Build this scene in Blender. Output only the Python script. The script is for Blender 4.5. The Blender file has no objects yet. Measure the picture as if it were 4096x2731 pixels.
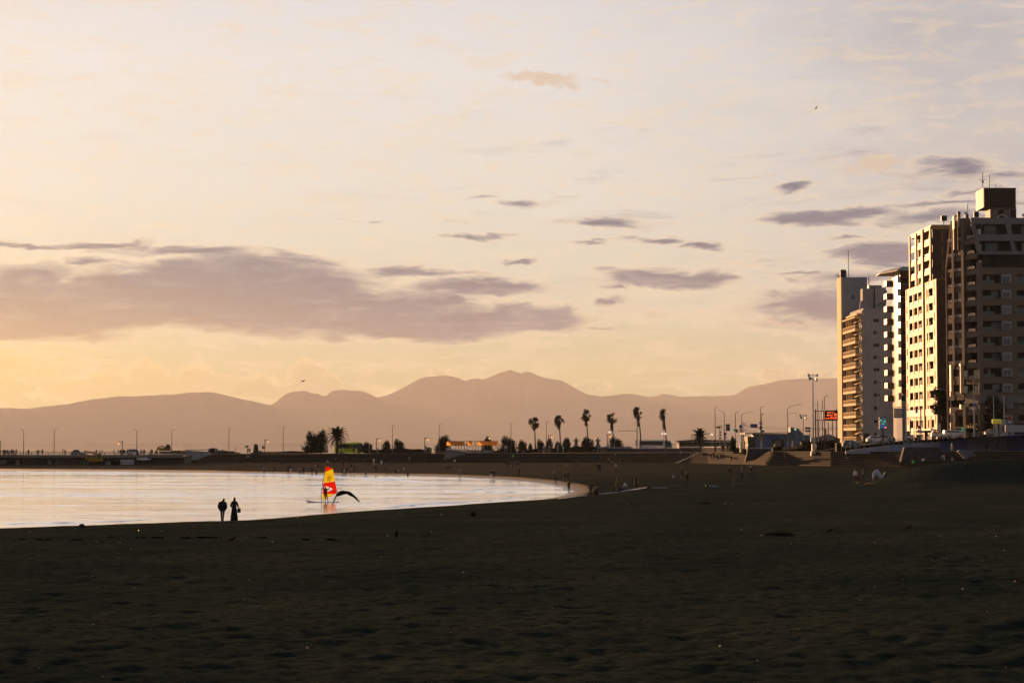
import bpy, bmesh, math, random
from mathutils import Vector, Matrix
from mathutils.noise import noise as pnoise

SC = bpy.context.scene
COL = SC.collection
R = math.radians

# ---------------------------------------------------------------- camera
FPX, CU, CV, YH, CAMZ = 7964.4, 2048.0, 1365.5, 1768.0, 6.5
PITCH = math.atan((YH - CV) / FPX)
cd = bpy.data.cameras.new('camera'); cam = bpy.data.objects.new('camera', cd); COL.objects.link(cam)
cam.location = (0, 0, CAMZ); cam.rotation_euler = (R(90) + PITCH, 0, 0)
cd.lens = 70; cd.sensor_width = 36; cd.clip_start = 0.5; cd.clip_end = 120000
SC.camera = cam
SC.view_settings.view_transform = 'Standard'; SC.view_settings.look = 'None'
SC.view_settings.gamma = 1; SC.view_settings.exposure = 1.5
SC.view_settings.use_curve_mapping = False
SC.render.engine = 'CYCLES'
cy = SC.cycles
cy.use_denoising = True; cy.max_bounces = 6; cy.diffuse_bounces = 2; cy.glossy_bounces = 3
cy.transmission_bounces = 4; cy.transparent_max_bounces = 12; cy.volume_bounces = 0
cy.caustics_reflective = False; cy.caustics_refractive = False

SUN_AZ, SUN_EL = -22.0, 6.5       # degrees; azimuth from the view axis (+Y), positive to the right

def ray(u, v):
    zc = (CV - v) / FPX
    return Vector(((u - CU) / FPX, math.cos(PITCH) - zc * math.sin(PITCH), math.sin(PITCH) + zc * math.cos(PITCH)))
def at(u, v, Y):
    d = ray(u, v); return Vector((0, 0, CAMZ)) + d * (Y / d.y)
def gp(u, v, z=0.0):
    d = ray(u, v); return Vector((0, 0, CAMZ)) + d * ((z - CAMZ) / d.z)
def dirdeg(u, v):
    d = ray(u, v); return math.degrees(math.atan2(d.x, d.y)), math.degrees(math.atan2(d.z, math.hypot(d.x, d.y)))

# ---------------------------------------------------------------- node helper
class NT:
    def __init__(s, tree): s.t = tree; s.n = tree.nodes; s.l = tree.links
    def new(s, typ, **kw):
        nd = s.n.new(typ)
        for k, v in kw.items(): setattr(nd, k, v)
        return nd
    def put(s, sock, val):
        if hasattr(val, 'is_output') or isinstance(val, bpy.types.NodeSocket): s.l.new(val, sock)
        elif val is not None: sock.default_value = val
    def math(s, op, a, b=None, c=None, clamp=False):
        nd = s.new('ShaderNodeMath', operation=op, use_clamp=clamp)
        s.put(nd.inputs[0], a)
        if b is not None: s.put(nd.inputs[1], b)
        if c is not None: s.put(nd.inputs[2], c)
        return nd.outputs[0]
    def vmath(s, op, a, b=None, scale=None):
        nd = s.new('ShaderNodeVectorMath', operation=op)
        s.put(nd.inputs[0], a)
        if b is not None: s.put(nd.inputs[1], b)
        if scale is not None: s.put(nd.inputs['Scale'], scale)
        return nd.outputs[0]
    def comb(s, x, y, z=0.0):
        nd = s.new('ShaderNodeCombineXYZ'); s.put(nd.inputs[0], x); s.put(nd.inputs[1], y); s.put(nd.inputs[2], z); return nd.outputs[0]
    def noise(s, vec, scale, detail=4, rough=.5, dist=0.0, col=False):
        nd = s.new('ShaderNodeTexNoise'); s.put(nd.inputs['Vector'], vec)
        nd.inputs['Scale'].default_value = scale; nd.inputs['Detail'].default_value = detail
        nd.inputs['Roughness'].default_value = rough; nd.inputs['Distortion'].default_value = dist
        return nd.outputs['Color' if col else 'Fac']
    def ramp(s, fac, stops, interp='LINEAR'):
        nd = s.new('ShaderNodeValToRGB'); s.put(nd.inputs[0], fac); cr = nd.color_ramp; cr.interpolation = interp
        while len(cr.elements) < len(stops): cr.elements.new(.5)
        for e, (p, c) in zip(cr.elements, stops):
            e.position = p; e.color = (c[0], c[1], c[2], 1) if not isinstance(c, (int, float)) else (c, c, c, 1)
        return nd.outputs[0]
    def mix(s, f, a, b, mode='MIX'):
        nd = s.new('ShaderNodeMix', data_type='RGBA', blend_type=mode)
        s.put(nd.inputs[0], f)
        for k, v in ((6, a), (7, b)):
            if isinstance(v, (tuple, list)): v = (*v[:3], 1)
            s.put(nd.inputs[k], v)
        return nd.outputs[2]
    def maprange(s, v, a, b, c=0.0, d=1.0, smooth=True):
        nd = s.new('ShaderNodeMapRange', interpolation_type='SMOOTHSTEP' if smooth else 'LINEAR')
        s.put(nd.inputs[0], v)
        for i, q in enumerate((a, b, c, d)): nd.inputs[i + 1].default_value = q
        return nd.outputs[0]

def lin(r, g, b):
    f = lambda c: (c / 255 / 12.92) if c <= 10 else ((c / 255 + .055) / 1.055) ** 2.4
    return (f(r), f(g), f(b))
EXPO = 2 ** 1.5
def sky(r, g, b):          # scene radiance that shows as this sRGB value at the chosen exposure
    return tuple(c / EXPO for c in lin(r, g, b))

# ---------------------------------------------------------------- sun
sd = bpy.data.lights.new('sun', 'SUN'); sd.energy = 5.0; sd.angle = R(.5); sd.color = (1, .51, .23)
sun = bpy.data.objects.new('sun', sd); COL.objects.link(sun)
sdir = Vector((math.sin(R(SUN_AZ)) * math.cos(R(SUN_EL)), math.cos(R(SUN_AZ)) * math.cos(R(SUN_EL)), math.sin(R(SUN_EL))))
sun.rotation_euler = (-sdir).to_track_quat('-Z', 'Y').to_euler(); sun.location = (-200, 600, 200)

# ---------------------------------------------------------------- sky
W = bpy.data.worlds.new('World'); SC.world = W; W.use_nodes = True
wt = NT(W.node_tree); W.node_tree.nodes.clear()
nish = wt.new('ShaderNodeTexSky', sky_type='NISHITA'); nish.sun_disc = False
nish.sun_elevation = R(SUN_EL); nish.sun_rotation = R(SUN_AZ); nish.dust_density = 2.0; nish.ozone_density = 1.5
bg1 = wt.new('ShaderNodeBackground'); wt.l.new(nish.outputs[0], bg1.inputs[0]); bg1.inputs[1].default_value = 0.05
tc = wt.new('ShaderNodeTexCoord')
sep = wt.new('ShaderNodeSeparateXYZ'); wt.l.new(tc.outputs['Generated'], sep.inputs[0])
X, Y, Z = sep.outputs
az = wt.math('MULTIPLY', wt.math('ARCTAN2', X, Y), 57.29578)
hl = wt.math('SQRT', wt.math('ADD', wt.math('MULTIPLY', X, X), wt.math('MULTIPLY', Y, Y)))
el = wt.math('MULTIPLY', wt.math('ARCTAN2', Z, hl), 57.29578)
P0 = wt.comb(az, el)
# veil of high thin cloud: colour by elevation
elp = wt.math('DIVIDE', wt.math('MAXIMUM', el, 0.0), 90.0)
grad = wt.ramp(elp, [(0.0, sky(150, 152, 112)), (.022, sky(166, 174, 124)), (.045, sky(202, 202, 182)), (.08, sky(218, 217, 210)),
                     (.12, sky(225, 223, 222)), (.165, sky(213, 213, 222)), (.26, sky(186, 188, 204)), (.45, sky(84, 94, 122)), (1.0, sky(48, 60, 88))])
# angle from the sun
sv = wt.comb(*[float(c) for c in sdir]) if False else None
dot = wt.new('ShaderNodeVectorMath', operation='DOT_PRODUCT'); wt.l.new(tc.outputs['Generated'], dot.inputs[0]); dot.inputs[1].default_value = sdir
ang = wt.math('MULTIPLY', wt.math('ARCCOSINE', wt.math('MINIMUM', dot.outputs['Value'], 1.0)), 57.29578)
# away from the sunset side the dusk sky is dim and blue-grey
back = wt.maprange(ang, 33, 78)
dusk = wt.ramp(elp, [(0.0, sky(52, 54, 66)), (.1, sky(60, 64, 80)), (.3, sky(52, 60, 82)), (1.0, sky(40, 50, 76))])
veil = wt.mix(back, grad, dusk)
# slightly cooler and dimmer to the right of the picture, from big soft streaks
wn = wt.noise(wt.comb(wt.math('MULTIPLY', az, .5), wt.math('MULTIPLY', el, 1.3)), .22, 5, .55, .6)
cool = wt.math('MULTIPLY', wt.maprange(wt.math('ADD', wt.math('MULTIPLY', az, 1.0), wt.math('MULTIPLY', el, .45)), 4.0, 19.0), wt.maprange(wn, .25, .75, .45, 1.0))
veil = wt.mix(wt.math('MULTIPLY', cool, .75), veil, sky(158, 160, 170), 'MIX')
veil = wt.mix(wt.maprange(wt.noise(wt.comb(wt.math('MULTIPLY', az, .35), wt.math('MULTIPLY', el, 1.0)), .9, 6, .6, .4), .3, .8, 0.0, .09), veil, sky(236, 230, 222))
# warm glow round the sun, hugging the horizon
gv = wt.new('ShaderNodeMapping', vector_type='TEXTURE'); wt.l.new(P0, gv.inputs[0])
gv.inputs['Location'].default_value = (SUN_AZ - .5, 2.2, 0); gv.inputs['Scale'].default_value = (15, 4.2, 1)
gg = wt.new('ShaderNodeTexGradient', gradient_type='SPHERICAL'); wt.l.new(gv.outputs[0], gg.inputs[0])
glow = wt.math('POWER', gg.outputs[1], 1.3)
veil = wt.mix(wt.math('MULTIPLY', glow, .95), veil, sky(232, 212, 58))

def cloud_field(Pw, lst, tilt=0.0):
    acc = None
    for (cx, cy_, rx, ry, a) in lst:      # ellipse in the sky: centre direction and angular half-axes
        c = dirdeg(cx * 1.7415, cy_ * 1.7415)
        k = 1.7415 / FPX * 57.29578
        mp = wt.new('ShaderNodeMapping', vector_type='TEXTURE'); wt.l.new(Pw, mp.inputs[0])
        mp.inputs['Location'].default_value = (c[0], c[1], 0); mp.inputs['Scale'].default_value = (rx * k, ry * k, 1)
        g = wt.new('ShaderNodeTexGradient', gradient_type='SPHERICAL'); wt.l.new(mp.outputs[0], g.inputs[0])
        gval = g.outputs[1] if a == 1 else wt.math('MULTIPLY', g.outputs[1], a)
        acc = gval if acc is None else wt.math('MAXIMUM', acc, gval)
    return acc
stretch = wt.comb(wt.math('MULTIPLY', az, .38), wt.math('MULTIPLY', el, 1.25))
wc = wt.noise(stretch, .9, 9, .66, .5, col=True)
wv = wt.vmath('MULTIPLY', wt.vmath('SUBTRACT', wc, (.5, .5, .5)), (3.6, 1.0, 0))
Pw = wt.vmath('ADD', P0, wv)
dark = [(150,700,480,80,1.5),(380,655,330,68,1.4),(560,660,430,82,1.5),(700,712,560,74,1.6),(960,745,420,46,1.5),(1200,730,190,44,1.3),
        (60,640,160,60,1.2),(100,752,300,42,1.1),(1250,752,120,30,1.0),(60,565,150,11,.9),(230,566,170,13,1),(450,585,290,19,1),(600,606,260,30,1.1),(180,600,90,10,.7),
        (960,626,170,14,1),(1165,664,150,22,1.1),(1070,660,240,30,1),(1165,605,75,11,.9),(1100,543,105,12,.8),(1020,690,60,26,1.3),(1060,515,60,6,.5),
        (1390,514,120,17,1.1),(1600,563,80,13,1.1),(1490,553,110,11,.8),(1360,563,60,8,.7),(1545,640,205,28,1.25),(1645,628,90,18,1.0),(1400,658,70,13,.8),(1400,688,45,17,.8),
        (1210,468,100,10,.75),(1330,455,45,4,.5),(1100,457,75,5,.5),(840,503,45,5,.55),(760,510,40,4,.45),(650,498,90,8,.28),
        (1815,432,90,19,.85),(1880,497,175,27,1.15),(2000,487,140,19,1.1),(2200,468,220,12,.9),(2190,382,110,28,1.0),(2310,402,80,18,.9),
        (1840,628,60,10,.8),(1890,700,260,50,.95),(1960,640,200,26,.8),(1780,735,140,22,.7),(2040,585,150,34,1.25),(2150,505,200,26,.8),(2250,440,160,12,.7),(1500,725,260,20,.3),(1950,740,240,40,.5),(1930,548,70,8,.6),
        (1100,816,180,5,.35),(860,832,200,6,.3),(1370,757,50,7,.5)]
fd = cloud_field(Pw, dark)
nf = wt.noise(wt.comb(wt.math('MULTIPLY', az, .42), wt.math('MULTIPLY', el, 1.7)), 1.7, 11, .68, .9)
fd2 = wt.math('ADD', fd, wt.math('MULTIPLY', wt.math('SUBTRACT', nf, .5), 1.15))
amask = wt.math('MULTIPLY', wt.maprange(fd2, .08, .78), wt.maprange(fd, .0, .16))
inner = wt.noise(wt.comb(wt.math('MULTIPLY', az, .32), wt.math('MULTIPLY', el, 1.7)), 1.3, 10, .66, 1.2)
ccol = wt.ramp(inner, [(.36, sky(0, 56, 106)), (.5, sky(4, 76, 122)), (.64, sky(122, 126, 142))])
lo = wt.maprange(el, 2.4, 5.2, 1.0, 0.0)       # undersides near the sunset take its colour
lo = wt.math('MULTIPLY', lo, wt.maprange(az, -14, 1, .75, .0))
ccol = wt.mix(lo, ccol, sky(128, 112, 100))
ccol = wt.mix(wt.maprange(az, -2, 12, 0, .25), ccol, sky(128, 122, 136))
# lit fringes: the veil is brighter just outside dense cloud
fringe = wt.math('MULTIPLY', wt.maprange(fd2, -.05, .2), wt.math('SUBTRACT', 1.0, amask))
veil = wt.mix(wt.math('MULTIPLY', fringe, .55), veil, sky(232, 212, 182))
skyc = wt.mix(wt.math('MULTIPLY', amask, .93), veil, ccol)
# thin streaks of high cloud across the right half
stn_ = wt.noise(wt.comb(wt.math('MULTIPLY', az, .16), wt.math('ADD', wt.math('MULTIPLY', el, 1.15), wt.math('MULTIPLY', az, -.05))), 1.6, 11, .68, .8)
stm = wt.math('MULTIPLY', wt.maprange(stn_, .52, .74), wt.math('MULTIPLY', wt.maprange(az, -6, 8, .15, .7), wt.maprange(el, 2.0, 5.0, .2, 1.0)))
stm = wt.math('MULTIPLY', stm, wt.maprange(el, 7.0, 13.0, 1.0, .12))
skyc = wt.mix(stm, skyc, sky(140, 138, 150))
# pink and cream soft clouds
wv2 = wt.vmath('MULTIPLY', wt.vmath('SUBTRACT', wt.noise(P0, 2.2, 7, .6, .2, col=True), (.5, .5, .5)), (.9, .8, 0))
Pw2 = wt.vmath('ADD', P0, wv2)
pink = [(1240,178,120,20,1.2),(1310,195,50,16,.9),(1385,190,45,12,.6),(1850,253,45,6,.6),(2020,378,95,24,1.0),(1960,392,60,14,.6),(1450,705,120,12,.6),(1800,745,170,14,.7)]
fp = cloud_field(Pw2, pink)
skyc = wt.mix(wt.math('MULTIPLY', wt.maprange(wt.math('ADD', fp, wt.math('MULTIPLY', wt.math('SUBTRACT', nf, .5), .6)), .1, .7), .75), skyc, sky(212, 188, 164))
# low heaped clouds above the mountains: fine-edged, a bit darker than the glow behind, bright rims
wv3 = wt.vmath('MULTIPLY', wt.vmath('SUBTRACT', wt.noise(P0, 5.5, 8, .62, .1, col=True), (.5, .5, .5)), (.75, .75, 0))
Pw3 = wt.vmath('ADD', P0, wv3)
heap = [(20,838,32,22,1.2),(108,856,34,12,1),(195,892,90,26,1.2),(250,880,60,30,1.1),(335,865,48,42,1.3),(380,885,60,30,1.2),(450,872,55,36,1.3),(520,884,70,26,1.1),(590,890,60,32,1),(705,865,48,44,1.3),
        (735,885,60,30,1.2),(790,893,40,20,1),(1010,855,30,14,.8),(1360,885,50,14,.8),(1790,862,60,20,.8),(1880,865,60,14,.7),(660,900,300,22,.8),(300,905,260,22,.9)]
fh = cloud_field(Pw3, heap)
hm = wt.maprange(fh, .08, .16)
hcol = wt.mix(wt.maprange(az, -14, -2), sky(212, 182, 96), sky(160, 150, 116))
rim = wt.math('MULTIPLY', wt.maprange(fh, .04, .14), wt.maprange(fh, .14, .34, 1.0, 0.0))
skyc = wt.mix(wt.math('MULTIPLY', hm, .5), skyc, hcol)
skyc = wt.mix(wt.math('MULTIPLY', rim, .7), skyc, sky(240, 215, 160))
# below the horizon the world is never seen from above the sea; keep it dull
skyc = wt.mix(wt.maprange(el, -2.0, -.3, 1.0, 0.0), skyc, sky(120, 108, 104))
bg2 = wt.new('ShaderNodeBackground'); wt.l.new(skyc, bg2.inputs[0]); bg2.inputs[1].default_value = 1.0
mx = wt.new('ShaderNodeMixShader'); mx.inputs[0].default_value = .96
wt.l.new(bg1.outputs[0], mx.inputs[1]); wt.l.new(bg2.outputs[0], mx.inputs[2])
wo = wt.new('ShaderNodeOutputWorld'); wt.l.new(mx.outputs[0], wo.inputs[0])
W.cycles.sampling_method = 'MANUAL'; W.cycles.sample_map_resolution = 1024

# ---------------------------------------------------------------- materials
MATS = {}
def mat(name, col, rough=.7, metal=0.0, var=0.0, scale=3.0, bump=0.0, bscale=12.0, spec=.22, emit=None, estr=0.0, alpha=1.0, coord='Object'):
    """principled surface with noise-varied colour and fine relief"""
    if name in MATS: return MATS[name]
    m = bpy.data.materials.new(name); m.use_nodes = True; MATS[name] = m
    t = NT(m.node_tree); p = t.n['Principled BSDF']
    p.inputs['Roughness'].default_value = rough; p.inputs['Metallic'].default_value = metal
    p.inputs['Specular IOR Level'].default_value = spec
    c = t.new('ShaderNodeTexCoord').outputs[coord]
    v = var if var else .12
    nz = t.noise(c, scale, 6, .6)
    c2 = t.ramp(nz, [(.25, tuple(x * (1 - v) for x in col)), (.75, tuple(min(1, x * (1 + v)) for x in col))])
    t.l.new(c2, p.inputs['Base Color'])
    if bump:
        b = t.new('ShaderNodeBump'); b.inputs['Strength'].default_value = bump; b.inputs['Distance'].default_value = .02
        t.l.new(t.noise(c, bscale, 5, .6), b.inputs['Height']); t.l.new(b.outputs[0], p.inputs['Normal'])
    if emit:
        p.inputs['Emission Color'].default_value = (*emit, 1); p.inputs['Emission Strength'].default_value = estr
    if alpha < 1: p.inputs['Alpha'].default_value = alpha
    return m

# ---------------------------------------------------------------- mesh builder
class MB:
    def __init__(s): s.v = []; s.f = []; s.mi = []
    def add(s, vs, fs, m=0):
        o = len(s.v); s.v += [tuple(x) for x in vs]; s.f += [tuple(i + o for i in f) for f in fs]; s.mi += [m] * len(fs); return s
    def box(s, a, b, m=0, rot=None, piv=None):
        x0, y0, z0 = a; x1, y1, z1 = b
        vs = [Vector(p) for p in ((x0,y0,z0),(x1,y0,z0),(x1,y1,z0),(x0,y1,z0),(x0,y0,z1),(x1,y0,z1),(x1,y1,z1),(x0,y1,z1))]
        if rot is not None:
            pv = Vector(piv) if piv is not None else Vector(((x0+x1)/2, (y0+y1)/2, (z0+z1)/2))
            vs = [rot @ (q - pv) + pv for q in vs]
        return s.add(vs, ((0,3,2,1),(4,5,6,7),(0,1,5,4),(1,2,6,5),(2,3,7,6),(3,0,4,7)), m)
    def cbox(s, c, d, m=0, rot=None):
        return s.box([c[i] - d[i] / 2 for i in range(3)], [c[i] + d[i] / 2 for i in range(3)], m, rot)
    def tube(s, pts, r, n=6, m=0, cap=True):
        pts = [Vector(p) for p in pts]; rs = r if isinstance(r, (list, tuple)) else [r] * len(pts)
        o = len(s.v); N = len(pts)
        for i, p in enumerate(pts):
            t = (pts[min(i+1, N-1)] - pts[max(i-1, 0)]).normalized()
            a = Vector((0, 0, 1)) if abs(t.z) < .9 else Vector((0, 1, 0))
            x = t.cross(a).normalized(); y = t.cross(x)
            for k in range(n):
                an = 2 * math.pi * k / n; s.v.append(tuple(p + (x * math.cos(an) + y * math.sin(an)) * rs[i]))
        for i in range(N - 1):
            for k in range(n):
                k2 = (k + 1) % n; s.f.append((o+i*n+k, o+i*n+k2, o+(i+1)*n+k2, o+(i+1)*n+k)); s.mi.append(m)
        if cap:
            s.f.append(tuple(o + k for k in range(n))[::-1]); s.mi.append(m)
            s.f.append(tuple(o + (N-1)*n + k for k in range(n))); s.mi.append(m)
        return s
    def lathe(s, c, prof, n=16, m=0):
        o = len(s.v); c = Vector(c)
        for (r, z) in prof:
            for k in range(n):
                an = 2 * math.pi * k / n; s.v.append((c.x + r*math.cos(an), c.y + r*math.sin(an), c.z + z))
        for i in range(len(prof) - 1):
            for k in range(n):
                k2 = (k+1) % n; s.f.append((o+i*n+k, o+i*n+k2, o+(i+1)*n+k2, o+(i+1)*n+k)); s.mi.append(m)
        s.f.append(tuple(o + k for k in range(n))[::-1]); s.mi.append(m)
        s.f.append(tuple(o + (len(prof)-1)*n + k for k in range(n))); s.mi.append(m)
        return s
    def prism(s, poly, off, m=0):
        """poly: 3D points of one face; off: extrusion vector"""
        n = len(poly); off = Vector(off); A = [Vector(p) for p in poly]; B = [p + off for p in A]
        return s.add(A + B, [tuple(range(n))[::-1], tuple(range(n, 2*n))] + [(i, (i+1) % n, n + (i+1) % n, n + i) for i in range(n)], m)
    def ball(s, c, r, n=10, m=0, sc=(1, 1, 1)):
        pr = []
        k = max(4, n // 2)
        o = len(s.v)
        for i in range(k + 1):
            ph = math.pi * i / k
            for j in range(n):
                th = 2*math.pi*j/n
                s.v.append((c[0] + r*sc[0]*math.sin(ph)*math.cos(th), c[1] + r*sc[1]*math.sin(ph)*math.sin(th), c[2] - r*sc[2]*math.cos(ph)))
        for i in range(k):
            for j in range(n):
                j2 = (j+1) % n; s.f.append((o+i*n+j, o+i*n+j2, o+(i+1)*n+j2, o+(i+1)*n+j)); s.mi.append(m)
        return s
    def mesh(s, name, mats, smooth=False):
        me = bpy.data.meshes.new(name); me.from_pydata(s.v, [], s.f)
        for m in (mats if isinstance(mats, (list, tuple)) else [mats]): me.materials.append(m)
        if any(s.mi): me.polygons.foreach_set('material_index', s.mi)
        if smooth: me.polygons.foreach_set('use_smooth', [True] * len(me.polygons))
        me.validate(); me.update(); return me
    def build(s, name, mats, parent=None, smooth=False, loc=None):
        o = bpy.data.objects.new(name, s.mesh(name, mats, smooth)); COL.objects.link(o)
        if parent is not None: o.parent = parent
        if loc is not None: o.location = loc
        return o

def tag(o, label=None, cat=None, group=None, kind=None):
    if label: o['label'] = label
    if cat: o['category'] = cat
    if group: o['group'] = group
    if kind: o['kind'] = kind
    return o
def empty(name, loc, rz=0.0, label=None, cat=None, group=None):
    o = bpy.data.objects.new(name, None); COL.objects.link(o); o.empty_display_size = .3
    o.location = loc; o.rotation_euler = (0, 0, rz); return tag(o, label, cat, group)
def kids(o): return [c for c in bpy.data.objects if c.parent == o]
KID = {}
def copy_tree(o, parent=None):
    if o.name not in KID: KID[o.name] = kids(o)
    c = o.copy(); COL.objects.link(c); c.parent = parent
    for ch in KID[o.name]: copy_tree(ch, c)
    return c
def put(o, loc, rz=None, s=None, label=None, group=None):
    o.location = loc
    if rz is not None: o.rotation_euler.z = rz
    if s is not None: o.scale = (s, s, s) if isinstance(s, (int, float)) else s
    if label: o['label'] = label
    if group: o['group'] = group
    return o
def lerp_tab(tab, x):
    if x <= tab[0][0]: return tab[0][1]
    for (a, va), (b, vb) in zip(tab, tab[1:]):
        if x <= b: return va + (vb - va) * (x - a) / (b - a)
    return tab[-1][1]
def sstep(a, b, x):
    t = max(0, min(1, (x - a) / (b - a))); return t * t * (3 - 2 * t)
# ================================================================ terrain
WL_NEAR = [(-900,2150),(-400,2133),(0,2120),(400,2105),(890,2088),(1300,2055),(1700,2030),(1900,2015),(2100,2003),(2200,1992),(2250,1980)]
WL_FAR = [(2268,1968),(2240,1950),(2180,1936),(2000,1918),(1800,1908),(1500,1901),(1250,1897),(1000,1893),(600,1887),(300,1884),(0,1882),(-400,1880),(-900,1880)]
WL = [gp(u, v, 0.0).xy for u, v in WL_NEAR + WL_FAR]
def catmull(pts, k=6):
    out = []
    for i in range(len(pts) - 1):
        p0 = pts[max(0, i-1)]; p1 = pts[i]; p2 = pts[i+1]; p3 = pts[min(len(pts)-1, i+2)]
        for j in range(k):
            t = j / k
            out.append(.5 * ((2*p1) + (p2-p0)*t + (2*p0-5*p1+4*p2-p3)*t*t + (3*p1-p0-3*p2+p3)*t**3))
    return out + [pts[-1]]
WL = catmull(WL, 5)
import numpy as np
WLA = np.array([(p.x, p.y) for p in WL])
def water_sd(x, y):
    """signed distance to the bay (numpy arrays), negative inside the water"""
    A = WLA[:-1]; B = WLA[1:]; D = B - A
    best = np.full(x.shape, 1e9); inside = np.zeros(x.shape, bool)
    for a, d in zip(A, D):
        t = np.clip(((x-a[0])*d[0] + (y-a[1])*d[1]) / (d @ d), 0, 1)
        best = np.minimum(best, np.hypot(x-a[0]-t*d[0], y-a[1]-t*d[1]))
    PA = np.vstack([WLA, [[-1500, WLA[-1][1]], [-1500, WLA[0][1]]]])
    for a, b in zip(PA, np.roll(PA, -1, 0)):
        cnd = (a[1] > y) != (b[1] > y)
        with np.errstate(divide='ignore', invalid='ignore'):
            xi = (b[0]-a[0]) * (y-a[1]) / (b[1]-a[1] + 1e-12) + a[0]
        inside ^= cnd & (x < xi)
    return np.where(inside, -best, best)
AFAR = ([-2000, 0, 1700, 2300, 2800, 3100, 3600, 4100, 6000], [.6, .6, .8, 1.1, 1.55, 1.75, 2.05, 2.3, 2.3])
YFT = [(-2500, 500), (0, 520), (600, 540), (900, 556), (1700, 560), (2300, 520), (2800, 460), (3100, 415), (3300, 390), (3600, 365), (4096, 340), (5200, 300)]
ZTT = [(-2500, 3.2), (700, 3.25), (1700, 3.3), (2300, 3.66), (2800, 4.1), (3100, 4.5), (3600, 4.75), (4096, 4.9), (5200, 5.0)]
def sand_z(x, y):
    x = np.asarray(x, float); y = np.asarray(y, float)
    d = water_sd(x, y); u = x / np.maximum(y, 1) * FPX + CU
    af = np.interp(u, *AFAR); t = np.clip((y - 240) / 150, 0, 1); t = t*t*(3-2*t)
    A = 1.9 * (1-t) + af * t
    z = A * (1 - np.exp(-np.maximum(d, 0) / 32)) + np.where(d < 0, np.maximum(d * .05, -1.5), 0)
    z = z + np.where(d > 0, .10 * (1 - np.exp(-np.maximum(d, 0) / 1.2)), 0)
    # mound of heaped sand on the right
    ud = np.interp(x / 235 * FPX + CU, [3440, 3500, 3560, 3620, 3700, 3800, 3900, 4100, 5200], [0, .12, .9, 1.65, 2.25, 2.62, 2.75, 2.9, 3.0])
    z = z + ud * np.exp(-((y - 236) / 11.0) ** 2)
    # second low rise, bottom right
    z = z + .5 * np.exp(-((x - 13.5) / 6) ** 2 - ((y - 47) / 6) ** 2)
    # back of the sand falls off to the river under the bridge at the left
    yf = np.interp(u, [a for a, b in YFT], [b for a, b in YFT])
    fall = np.clip((y - yf - 12) / 25, 0, 1); z = z - fall * 2.2
    return z
def sz(x, y): return float(sand_z(np.array([x]), np.array([y]))[0])
def foot(u, v, y0=30, y1=575):
    """point of the sand seen at pixel (u, v)"""
    Ys = np.linspace(y0, y1, 1200); d = ray(u, v)
    xs = d.x / d.y * Ys; zr = CAMZ + d.z / d.y * Ys; zz = sand_z(xs, Ys)
    i = np.argmax(zr <= zz)
    if zr[i] > zz[i]: i = len(Ys) - 1
    return Vector((xs[i], Ys[i], zz[i]))

# sand sheet: rows get closer together towards the camera
def make_sand():
    rows = []; y = 14.0
    while y < 620: rows.append(y); y += max(.16, y * .0042) if y < 300 else max(1.2, y*.004)
    rows = np.array(rows)
    NC = 300
    vs = []; 
    s = np.linspace(-1, 1, NC)
    XX = np.outer(rows * .36 + 12, s) ; YY = np.repeat(rows[:, None], NC, 1)
    ZZ = sand_z(XX.ravel(), YY.ravel()).reshape(XX.shape)
    dd = water_sd(XX.ravel(), YY.ravel()).reshape(XX.shape)
    vs = np.stack([XX, YY, ZZ], -1)
    amp = np.clip(dd / 12, 0, 1)
    for i in range(vs.shape[0]):
        yy = rows[i]
        for j in range(NC):
            x = vs[i, j, 0]; a = amp[i, j]
            if a <= 0: continue
            n = pnoise((x*.045, yy*.03, 0)) * .10
            if yy < 260:
                n += pnoise((x*.35, yy*.22, 3)) * .07
                q = pnoise((x*1.3, yy*.9, 7)); n += q * .05 * (1 if yy < 140 else .5)
                if yy < 110:
                    n += pnoise((x*3.3, yy*2.2, 11)) * .028
                    q = pnoise((x*1.9 + 5, yy*1.1, 21))
                    if q > .22: n -= (q - .22) * .16
            vs[i, j, 2] += n * a
    M, N = XX.shape
    idx = np.arange(M*N).reshape(M, N)
    fs = np.stack([idx[:-1, :-1], idx[:-1, 1:], idx[1:, 1:], idx[1:, :-1]], -1).reshape(-1, 4)
    me = bpy.data.meshes.new('beach_sand'); me.from_pydata(vs.reshape(-1, 3).tolist(), [], fs.tolist())
    me.polygons.foreach_set('use_smooth', [True] * len(me.polygons)); me.update()
    return me
sm = bpy.data.materials.new('dark_beach_sand'); sm.use_nodes = True
t = NT(sm.node_tree); p = t.n['Principled BSDF']
oc = t.new('ShaderNodeTexCoord').outputs['Object']
n1 = t.noise(oc, .12, 5, .6); n2 = t.noise(oc, 2.6, 9, .72); n3 = t.noise(oc, 14, 4, .6)
c1 = t.ramp(n1, [(.3, (.015, .023, .021)), (.7, (.034, .043, .033))])
c2 = t.mix(t.maprange(n2, .42, .62, 0, .75), c1, (.007, .010, .010))
c3 = t.mix(t.maprange(n3, .55, .8, 0, .4), c2, (.034, .036, .030))
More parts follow.
